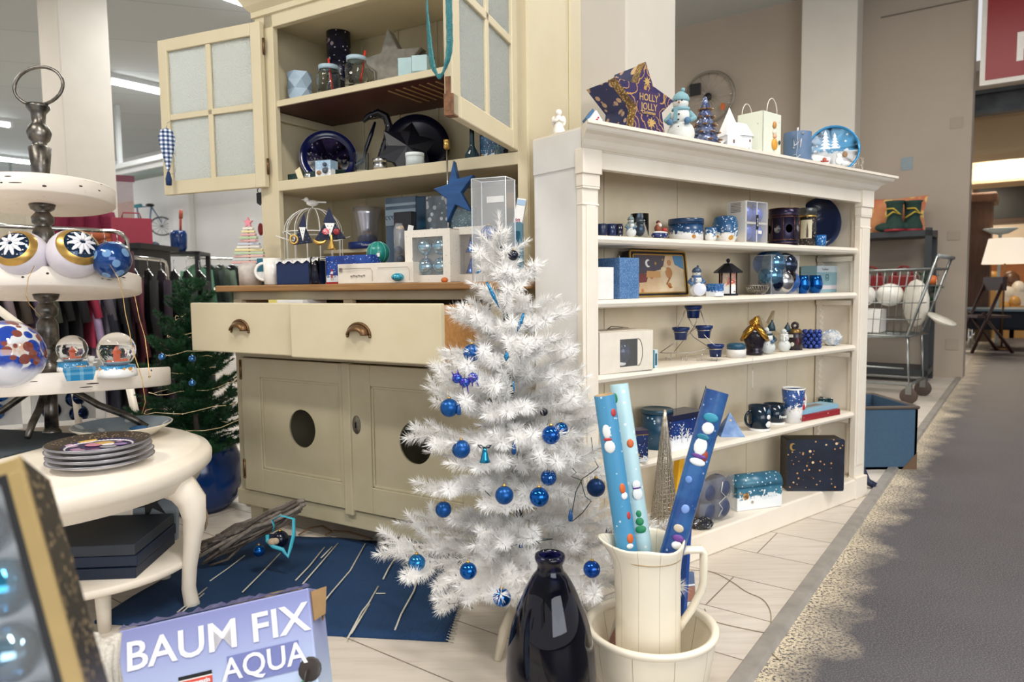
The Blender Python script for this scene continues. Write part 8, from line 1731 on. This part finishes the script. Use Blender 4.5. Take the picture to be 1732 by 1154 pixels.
# tandem hung on the back wall
u, zc = BLD.uz(240, 375, -.35); p = BLD.w(u, -.35, zc); k = p.y/F
T = thing('hung_bicycle', 'blue bicycle with turquoise bottle hung up near the white wall', 'bicycle', p, 0); bp = mat('pale_blue_frame', '#6f86a8', .4, .3); tk = blk
def bk(pts, w, m, nm): b = MB(); b.tube([((x-265)*k, y_*.1, -(y-370)*k) for x, y, y_ in pts], w, 8); b.build(nm, m, T)
bk([(236, 350, 0), (258, 346, 0), (262, 388, 0), (240, 380, 0), (236, 350, 0)], .018, bp, 'front_frame'); bk([(258, 346, 0), (282, 345, 0), (275, 392, 0), (262, 388, 0)], .018, bp, 'rear_frame'); bk([(282, 345, 0), (298, 372, 0)], .014, bp, 'stay')
for cx, cy in ((238, 385), (298, 378)):
    b = MB(); rr_ = 15*k; b.tube([((cx-265)*k+rr_*math.cos(R(t_)), rr_*.55*math.cos(R(t_)), -(cy-370)*k+rr_*math.sin(R(t_))) for t_ in range(0, 360, 18)], .016, 6, closed=True)
    for t_ in range(0, 180, 30): b.tube([((cx-265)*k+rr_*math.cos(R(q_)), rr_*.55*math.cos(R(q_)), -(cy-370)*k+rr_*math.sin(R(q_))) for q_ in (t_, t_+180)], .004, 4)
    b.build('wheel', mat('grey_tyre', '#4f5358', .6), T)
b = MB(); b.sph(((280-265)*k, 0, -(343-370)*k), 6*k, 10, sc=(1.2, 1, .5)); b.build('saddle', blk, T); b = MB(); b.tube([((246-265)*k, 0, -(346-370)*k), ((266-265)*k, 0, -(343-370)*k)], 3*k, 8); b.build('bottle', mat('teal_bottle', '#4aa0ad', .4), T); bk([(230, 340, -1), (236, 342, 0), (243, 338, 1)], .012, silver, 'handlebar')
# poster at left of the white wall
p = at(196, 345, 9.0); k = p.y/F; T = thing('wall_poster', 'hanging banner with red top and pale pink picture beside the left column', 'poster', p, BLD.rz+R(70)); b = MB(); b.box(-.2, .2, -.01, .01, -.75, .35, 0); b.box(-.22, .22, -.014, -.01, .28, .36, 1); b.prism([(-.2, -.3), (.2, -.15), (.2, .05), (-.2, -.05)], -.013, -.01, 2); b.build('banner', [mat('banner_grey_pink', '#aaa0a2', .7), mat('banner_red', '#74404e', .7), mat('banner_salmon', '#a8908a', .7)], T)
p = at(441, 388, 3.2); k = p.y/F; b = MB(); b.sph((0, 0, 0), 6*k, 12, sc=(.8, .8, 1.8)); solo(b, 'red_glass_bird', mat('dark_red', ''), 'small dark red ornament seen between slat tree and left stile', 'ornament', p)
# ================================================================== RIGHT BACKGROUND
dm = mat('anthracite_steel', '#2b2f33', .5)
pr_ = onz(1572, 655, 0); pl = BLD.w(-1.55, -.62, 0)
SU = BLD.uz(1573, 500, -.58)[0]-1.2
T = thing('steel_shelf', 'anthracite steel shelf unit against the beige wall behind the cart', 'shelf', BLD.w(SU, -.60, 0), BLD.rz)
for x in (0, 1.15):
    for y in (0, .45): b = MB(); b.box(x, x+.05, y, y+.05, 0, 1.37); b.build('post', dm, T)
for z_ in (1.35, .80, .12): b = MB(); b.box(0, 1.2, 0, .5, z_-.05, z_); b.build('shelf_board', dm, T)
SH = lambda x, y, z_: BLD.w(SU+x, -.60+y, z_)
def cushion(loc, w, h, c, label, rz, lean=-20, name='cushion'):
    b = MB(); N = 12; vs = []
    for s_ in (-1, 1):
        for j in range(N+1):
            for i in range(N+1):
                x, z_ = i/N*2-1, j/N*2-1; t_ = max(0, (1-x**4)*(1-z_**4))**.5; pin = 1-.10*(1-abs(x*z_))
                vs.append((x*w/2*pin if abs(x) > .0 else 0, s_*.07*t_, (z_*pin+1)*h/2))
    M2 = (N+1)**2; fs = []
    for s_ in range(2):
        for j in range(N):
            for i in range(N): q_ = (s_*M2+j*(N+1)+i, s_*M2+j*(N+1)+i+1, s_*M2+(j+1)*(N+1)+i+1, s_*M2+(j+1)*(N+1)+i); fs.append(q_ if s_ == 0 else q_[::-1])
    b.add(vs, fs, 0, True); return solo(b, name, c, label, 'cushion', loc, rot=(R(lean), 0, rz))
cushion(SH(.86, .30, 1.355), .52, .36, dots('orange_check_cloth', '#c98a5c', '#d9b56f', 9, .3, .9, base2='#b9694f'), 'orange and pink checked cushion on top of the steel shelf', BLD.rz)
cushion(SH(.42, .30, 1.355), .40, .22, mat('straw_cloth', '#b59f78', .9), 'straw-coloured cushion at the left end of the steel shelf top', BLD.rz)
for i, (x, y, lab) in enumerate(((.90, .06, 'dark green felt boot with yellow lacing on the steel shelf, front one'), (1.03, .16, 'dark green felt boot with yellow lacing on the steel shelf, rear one'))):
    T = thing('felt_boot', lab, 'boot', SH(x, y, 1.352), BLD.rz+R(20*i), 'green felt boots'); gf = mat('bottle_green_felt', '#27433b', .9, var=.2)
    b = MB(); b.lathe([(.075, 0), (.085, .04), (.06, .12), (.07, .25), (.085, .27), (0, .26)], 18); b.build('shaft', gf, T); b = MB(); b.sph((-.07, -.02, .04), .06, 14, sc=(1.4, .8, .7)); b.build('toe', gf, T)
    b = MB(); b.tube([(-.07, -.06, .12), (0, -.085, .17), (.06, -.06, .14), (0, -.08, .2), (-.06, -.06, .2)], .008, 6); b.build('lacing', mat('mustard_lace', '#b9a13d', .8), T); b = MB(); b.lathe([(.09, 0), (.09, .02), (.0, .02)], 18); b.build('sole', mat('dark_red', ''), T)
b = MB(); b.box(0, .32, 0, .25, 0, .22); solo(b, 'white_carton_box', paperw, 'white cardboard box on the middle board of the steel shelf', 'box', SH(.33, .1, .802), BLD.rz, bev=.004)
rb_m = mat('red_lacquer_leather', '#7c1d1f', .3, var=.1)
for x, lab in ((.72, 'shiny dark red handbag, left one on the steel shelf'), (.98, 'shiny dark red handbag, right one on the steel shelf')):
    T = thing('red_handbag', lab, 'handbag', SH(x, .05, .802), BLD.rz, 'dark red handbags'); b = MB(); b.prism([(-.13, 0), (.13, 0), (.11, .16), (-.11, .16)], 0, .12); b.build('bag_body', rb_m, T, bev=.015)
    for y in (.02, .10): b = MB(); b.tube([(.07*math.cos(R(t_)), y, .15+.09*math.sin(R(t_))) for t_ in range(0, 181, 20)], .008, 6); b.build('handle', rb_m, T)
# small fir sprig beside the shelf
T = thing('fir_garland', 'dark green fir garland with red bow hanging at the shelf corner', 'garland', at(1560, 470, 6.15)); r = random.Random(9); k = 6.15/F
for i in range(9): branch(T, (r.uniform(-.03, .03), 0, -.02-.03*i), (r.uniform(-1, 1), r.uniform(-.6, 0), r.uniform(-.6, .4)), .12, gneedle, .03, .003, 500, r, subs=1, wire=bark2)
b = MB(); b.sph((.02, -.12, -.02), .04, 10); b.build('bow', mat('orange_print', ''), T)
# shopping cart
def cart():
    o = Vector((2.39, 5.98, 0)); CR = R(-41); T = thing('shopping_cart', 'wire shopping cart with goods in front of the steel shelf', 'shopping cart', o, CR); cz0, cz1 = .50, .98; cm_ = mat('cart_wire', '#8f928f', .3, .8)
    L = 1.0; W0 = .50; xe = .98
    def sec(x, z_): f_ = x/L; w = .36+.14*f_; return [(x, -w/2, z_), (x, w/2, z_)]
    b = MB()
    for z_ in (cz0, .62, .74, .86, cz1):
        x0 = .02 if z_ < cz1 else -.02; ex = .92+.14*(z_-cz0)/(cz1-cz0); b.tube([(x0, -.18, z_), (ex, -.25, z_+.03*(z_-cz0)), (ex, .25, z_+.03*(z_-cz0)), (x0, .18, z_)], .004 if z_ not in (cz0, cz1) else .009, 6, closed=True)
    b.build('basket_rim', cm_, T)
    b = MB()
    for i in range(19): x = .05+.05*i; w = .18+.07*x; [b.tube([(x, s_*w*.9, cz0), (x*1.05, s_*w, cz1)], .0028, 5) for s_ in (-1, 1)]; b.tube([(x, -w*.9, cz0), (x, w*.9, cz0)], .0028, 5)
    for i in range(8): y = -.17+.049*i; b.tube([(.02, y, cz0), (0, y, cz1)], .0028, 5); b.tube([(.02, y, cz0), (.92, y*1.3, cz0)], .0028, 5)
    tag(b.build('basket_wires', cm_, T), None, None)
    b = MB()
    for s_ in (-1, 1): b.tube([(.05, s_*.2, .14), (.22, s_*.2, .46), (.90, s_*.24, .50), (1.08, s_*.26, 1.08)], .012, 8); b.tube([(.05, s_*.2, .14), (.92, s_*.24, .14), (.90, s_*.24, .50)], .012, 8); b.tube([(.5, s_*.22, .14), (.45, s_*.2, .5)], .012, 8)
    b.tube([(.05, -.2, .14), (.05, .2, .14)], .012, 8); b.tube([(.92, -.24, .14), (.92, .24, .14)], .012, 8); b.tube([(.88, -.24, .26), (.1, -.2, .26)], .008, 6); b.build('frame', cm_, T)
    b = MB(); b.tube([(1.09, -.27, 1.08), (1.09, .27, 1.08)], .016, 10); b.build('handle_bar', mat('grey_plastic', '#8d908e', .5), T)
    for x, y in ((.05, -.2), (.05, .2), (.92, -.24), (.92, .24)):
        b = MB(); b.lathe([(0, -.016), (.05, -.016), (.06, -.010), (.06, .010), (.05, .016), (0, .016)], 20, T=Matrix.Translation((x, y, .06)) @ Matrix.Rotation(R(90), 4, 'X')); b.build('wheel', mat('brown_rubber', '#4a3c35', .6), T); b = MB(); b.box(x-.02, x+.02, y-.022, y+.022, .07, .14); b.build('caster_fork', cm_, T)
    M2 = Matrix.Translation(o) @ Matrix.Rotation(CR, 4, 'Z')
    for x, y, lab in ((.54, -.08, 'white enamel bowl in the shopping cart, left one'), (.70, .08, 'white enamel bowl in the shopping cart, right one')):
        b = MB(); b.sph((0, 0, .0), .10, 20, sc=(1, 1, .9)); solo(b, 'white_bowl', wht_gl, lab, 'bowl', M2 @ Vector((x, y, .80)), 0, 'white bowls in the cart')
    b = MB(); b.box(0, .55, -.14, .14, 0, .18); solo(b, 'white_carton_box', paperw, 'white carton lying in the bottom of the shopping cart', 'box', M2 @ Vector((.12, 0, .51)), BLD.rz, bev=.004)
    b = MB(); b.box(0, .12, -.1, .1, 0, .40); solo(b, 'blue_folder_box', mat('bright_blue_card', '#1b4f9c', .5), 'bright blue box standing at the left end in the shopping cart', 'box', M2 @ Vector((.03, 0, .51)), BLD.rz, bev=.004)
    b = MB(); b.lathe([(0, -.02), (.05, .0), (.10, .02), (.10, .035), (.05, .02), (0, .0)], 20); solo(b, 'hanging_bag_white', mat('off_white_plastic', '#d9d4c8', .4), 'off-white plate-shaped bag stuck out at the cart handle', 'bag', M2 @ Vector((1.08, -.1, .60)), rot=(R(20), R(18), 0))
    b = MB(); b.sph((0, 0, 0), .15, 14, sc=(.4, 1, 1.2)); solo(b, 'white_sack', mat('off_white_plastic', ''), 'white plastic sack inside the cart at the handle end', 'bag', M2 @ Vector((.90, 0, .74)))
cart()
# blue fabric crate
p = onz(1482, 800, 0); T = thing('fabric_crate', 'blue-grey foldable fabric crate on the floor behind the bookcase end', 'crate', (1.58, 3.36, 0), R(0)); fcm = mat('denim_fabric', '#3f5b74', .85, var=.1, scale=60)
x0, x1, y0, y1, hh_ = 0, .36, 0, .42, .30
b = MB(); b.box(x0, x1, y0, y1, .0, .012); b.box(x0, x1, y0, y0+.012, 0, hh_); b.box(x0, x1, y1-.012, y1, 0, hh_); b.box(x0, x0+.012, y0, y1, 0, hh_); b.box(x1-.012, x1, y0, y1, 0, hh_); b.build('walls', fcm, T)
b = MB(); b.tube([(x0, y0, hh_), (x1, y0, hh_), (x1, y1, hh_), (x0, y1, hh_)], .009, 8, closed=True); b.build('rim_piping', mat('brown_grey_trim', '#5c5148', .8), T)
b = MB(); b.prism([(x1-.07, 0), (x1+.001, 0), (x1+.001, .08)], -.003, 0); b.build('corner_patch', mat('brown_leather', '#6b523c', .7), T)
p = onz(1462, 812, 0)
T = thing('lilac_packet', 'lilac plastic packet inside the fabric crate', 'packet', (1.62, 3.50, .2), R(10)); b = MB(); b.box(0, .16, 0, .1, 0, .09); b.build('pack', mat('lilac_plastic', '#8c87a8', .3), T, bev=.01)
for i, (x, y) in enumerate(((.06, .06), (.30, .06))): pass
T = thing('folded_umbrella', 'slim dark navy umbrella end leaning against the bookcase right post', 'umbrella', (1.52, 3.08, 0)); b = MB(); b.tube([(0, 0, .33), (.012, 0, .1), (.03, -.02, .03), (.06, -.04, .012)], [.006, .014, .018, .016], 8); b.build('cover', mat('navy_nylon', '#141f3c', .5), T)
# wheel with propeller hung on the beige wall
u, zc = BLD.uz(1199, 165, -.04); p = BLD.w(u, -.05, zc); T = thing('bicycle_wheel', 'thin-rimmed spoked wheel hung on the beige wall behind the snowman', 'wheel', p, BLD.rz); rr_ = .27
b = MB(); b.tube([(rr_*1.05*math.cos(R(t_)), 0, rr_*math.sin(R(t_))) for t_ in range(0, 360, 10)], .012, 8, closed=True); b.build('rim', mat('pewter_rim', '#8f887c', .3, .7), T)
b = MB()
for i in range(16): t_ = R(i*22.5); b.tube([(.03*math.cos(t_), 0, .03*math.sin(t_)), (rr_*1.05*math.cos(t_), 0, rr_*math.sin(t_))], .0022, 4)
b.build('spokes', silver, T); b = MB(); b.sph((0, -.02, 0), .045, 14, sc=(1, .5, 1)); b.build('hub', blk, T)
b = MB(); b.box(-.20, -.07, -.06, -.03, .03, .16); b.build('black_block', blk, T, bev=.01); b = MB(); b.sph((.17, -.03, -.13), .03, 10, sc=(1, .5, 1.3)); b.build('reflector', orange, T)
# corridor furniture
def cpos(px, py, Y, z=None):
    p = at(px, py, Y); return p if z is None else Vector((p.x, p.y, z))
wd = wood('dark_walnut', '#3a2416', '#54341f', .4, (8, 8, 1))
p = cpos(1652, 600, 10.6, 0); T = thing('tall_wardrobe', 'tall dark walnut wardrobe just inside the corridor at its left', 'wardrobe', p, BLD.rz)
b = MB(); b.box(-.5, .12, 0, .6, 0, 2.05); b.build('carcass', wd, T); b = MB(); b.box(-.56, .18, -.06, .65, 2.05, 2.20); b.build('crown', wd, T, bev=.03); b = MB(); b.box(-.54, .16, -.04, .62, 0, .28); b.build('plinth', mat('olive_brown', '#5c4a26', .5), T, bev=.01)
p = cpos(1700, 440, 9.3); T = thing('floor_lamp', 'floor lamp with cream drum shade in the corridor', 'lamp', (p.x, p.y, 0)); zb = p.z
b = MB(); b.lathe([(.26, zb-.05), (.19, zb+.28)], 28, cap=False); o = b.build('lamp_shade', emit('lit_cream_shade', '#f2e3cd', .55), T); b = MB(); b.cyl((0, 0, 0), .012, zb+.2, 8); b.lathe([(.14, 0), (.12, .03), (0, .04)], 20); b.build('pole', brass, T)
p = cpos(1692, 392, 10.3); b = MB(); b.lathe([(0, -.05), (.1, -.03), (.22, .04), (.21, .045), (0, 0)], 28); b.cyl((0, 0, -p.z), .02, p.z-.04, 8); solo(b, 'uplighter', mat('frosted_uplighter', '#c5d0d0', .3), 'pale glass bowl uplighter on a pole before the lamp', 'lamp', p)
p = cpos(1690, 560, 9.6, 0); T = thing('blue_bench', 'dark blue upholstered bench with metal legs in the corridor', 'bench', p, BLD.rz+R(90)); b = MB(); b.box(-.3, .5, -.45, .35, .25, .50); b.build('seat', mat('dark_navy_upholstery', '#141c28', .8), T, bev=.04); b = MB(); b.box(-.35, .55, -.5, .4, .50, .53); b.build('top', mat('steel_top', '#6d7e88', .3, .4), T)
for x, y in ((-.28, -.42), (.46, -.42), (-.28, .32), (.46, .32)): b = MB(); b.cyl((x, y, 0), .02, .26, 8); b.build('leg', chrome, T)
p = cpos(1668, 500, 9.0, 0); T = thing('folding_chair', 'dark brown wooden folding chair standing before the wardrobe', 'chair', p, BLD.rz+R(30)); cb = wood('dark_cherry', '#2b1410', '#3f1f17', .4)
for s_ in (-.2, .2):
    b = MB(); b.tube([(-.25, s_, 0), (.12, s_, .95)], .02, 6); b.build('leg', cb, T); b = MB(); b.tube([(.25, s_*.85, 0), (-.12, s_*.85, .5)], .02, 6); b.build('leg', cb, T)
b = MB(); b.box(-.2, .2, -.2, .2, .44, .47); b.build('seat', cb, T); b = MB(); b.box(.07, .12, -.22, .22, .78, .95); b.build('backrest', cb, T)
ob = wood('honey_wood', '#a05c26', '#c47a3a', .4)
p = cpos(1700, 430, 12.5, 0); T = thing('honey_sideboard', 'honey-coloured wooden sideboard at the end of the corridor', 'sideboard', p, BLD.rz); b = MB(); b.box(-1.3, 1.4, 0, .5, .1, 1.25); b.build('carcass', ob, T, bev=.01)
for i in range(5): b = MB(); b.box(-1.25+.53*i, -1.25+.53*i+.49, -.02, 0, .75, 1.2); b.build('door', ob, T, bev=.006); b = MB(); b.sph((-1.02+.53*i, -.03, .95), .03, 8); b.build('knob', brass, T)
b = MB(); b.box(-1.28, 1.38, -.01, .0, .12, .65); b.build('lower_panel', mat('dark_walnut_panel', '#3b2415', .5), T)
for x, c_, s_, nm, lab in ((.1, '#cfc7b4', .16, 'white_vase', 'cream vase standing on the honey sideboard'), (-.25, '#1f3b2a', .22, 'dark_plant', 'dark green plant ball on the honey sideboard'), (.55, '#1f3b2a', .26, 'dark_plant', 'wide dark green plant on the right of the honey sideboard')):
    q_ = p+Vector((math.cos(BLD.rz)*x, math.sin(BLD.rz)*x, 1.25)); b = MB(); b.sph((0, .2, s_*.9), s_, 12, sc=(.5 if x == .1 else 1, .6, 1)); solo(b, nm, mat('c_'+c_.strip('#'), c_, .6, var=.3), lab, 'vase' if 'vase' in nm else 'plant', q_)
u_, z_ = BLD.uz(1715, 330, 9.9); b = MB(); b.box(-.7, .9, -.03, 0, -.55, .55, 0); b.box(-.6, .8, -.04, -.03, -.45, .45, 1); o = solo(b, 'framed_picture', [mat('brown_frame', '#4a3322', .5), mat('dark_landscape', '#252a24', .4, var=.4, scale=3)], 'large dark framed picture on the end wall of the corridor', 'picture', BLD.w(u_, 9.97, z_), BLD.rz)
for i in range(9):
    px, py = 1680+i*6, 470+(i*37 % 60); p = cpos(px, py, 11.2+.1*(i % 3)); b = MB(); b.sph((0, 0, 0), .09+.02*(i % 3), 10, sc=(1, .8, 1.2)); 
    b.box(-.12, .12, -.08, .08, -p.z, -.05)
    solo(b, 'shop_ornament', mat(['ochre_ceramic', 'pale_porcelain', 'brown_ware'][i % 3], ['#b98a45', '#d5ccbd', '#5c3c26'][i % 3], .4), '%s ornament on its pedestal, %s from the left among the corridor goods' % (['ochre', 'pale', 'brown'][i % 3], ordn[i]), 'ornament', p, 0, 'corridor ornaments')
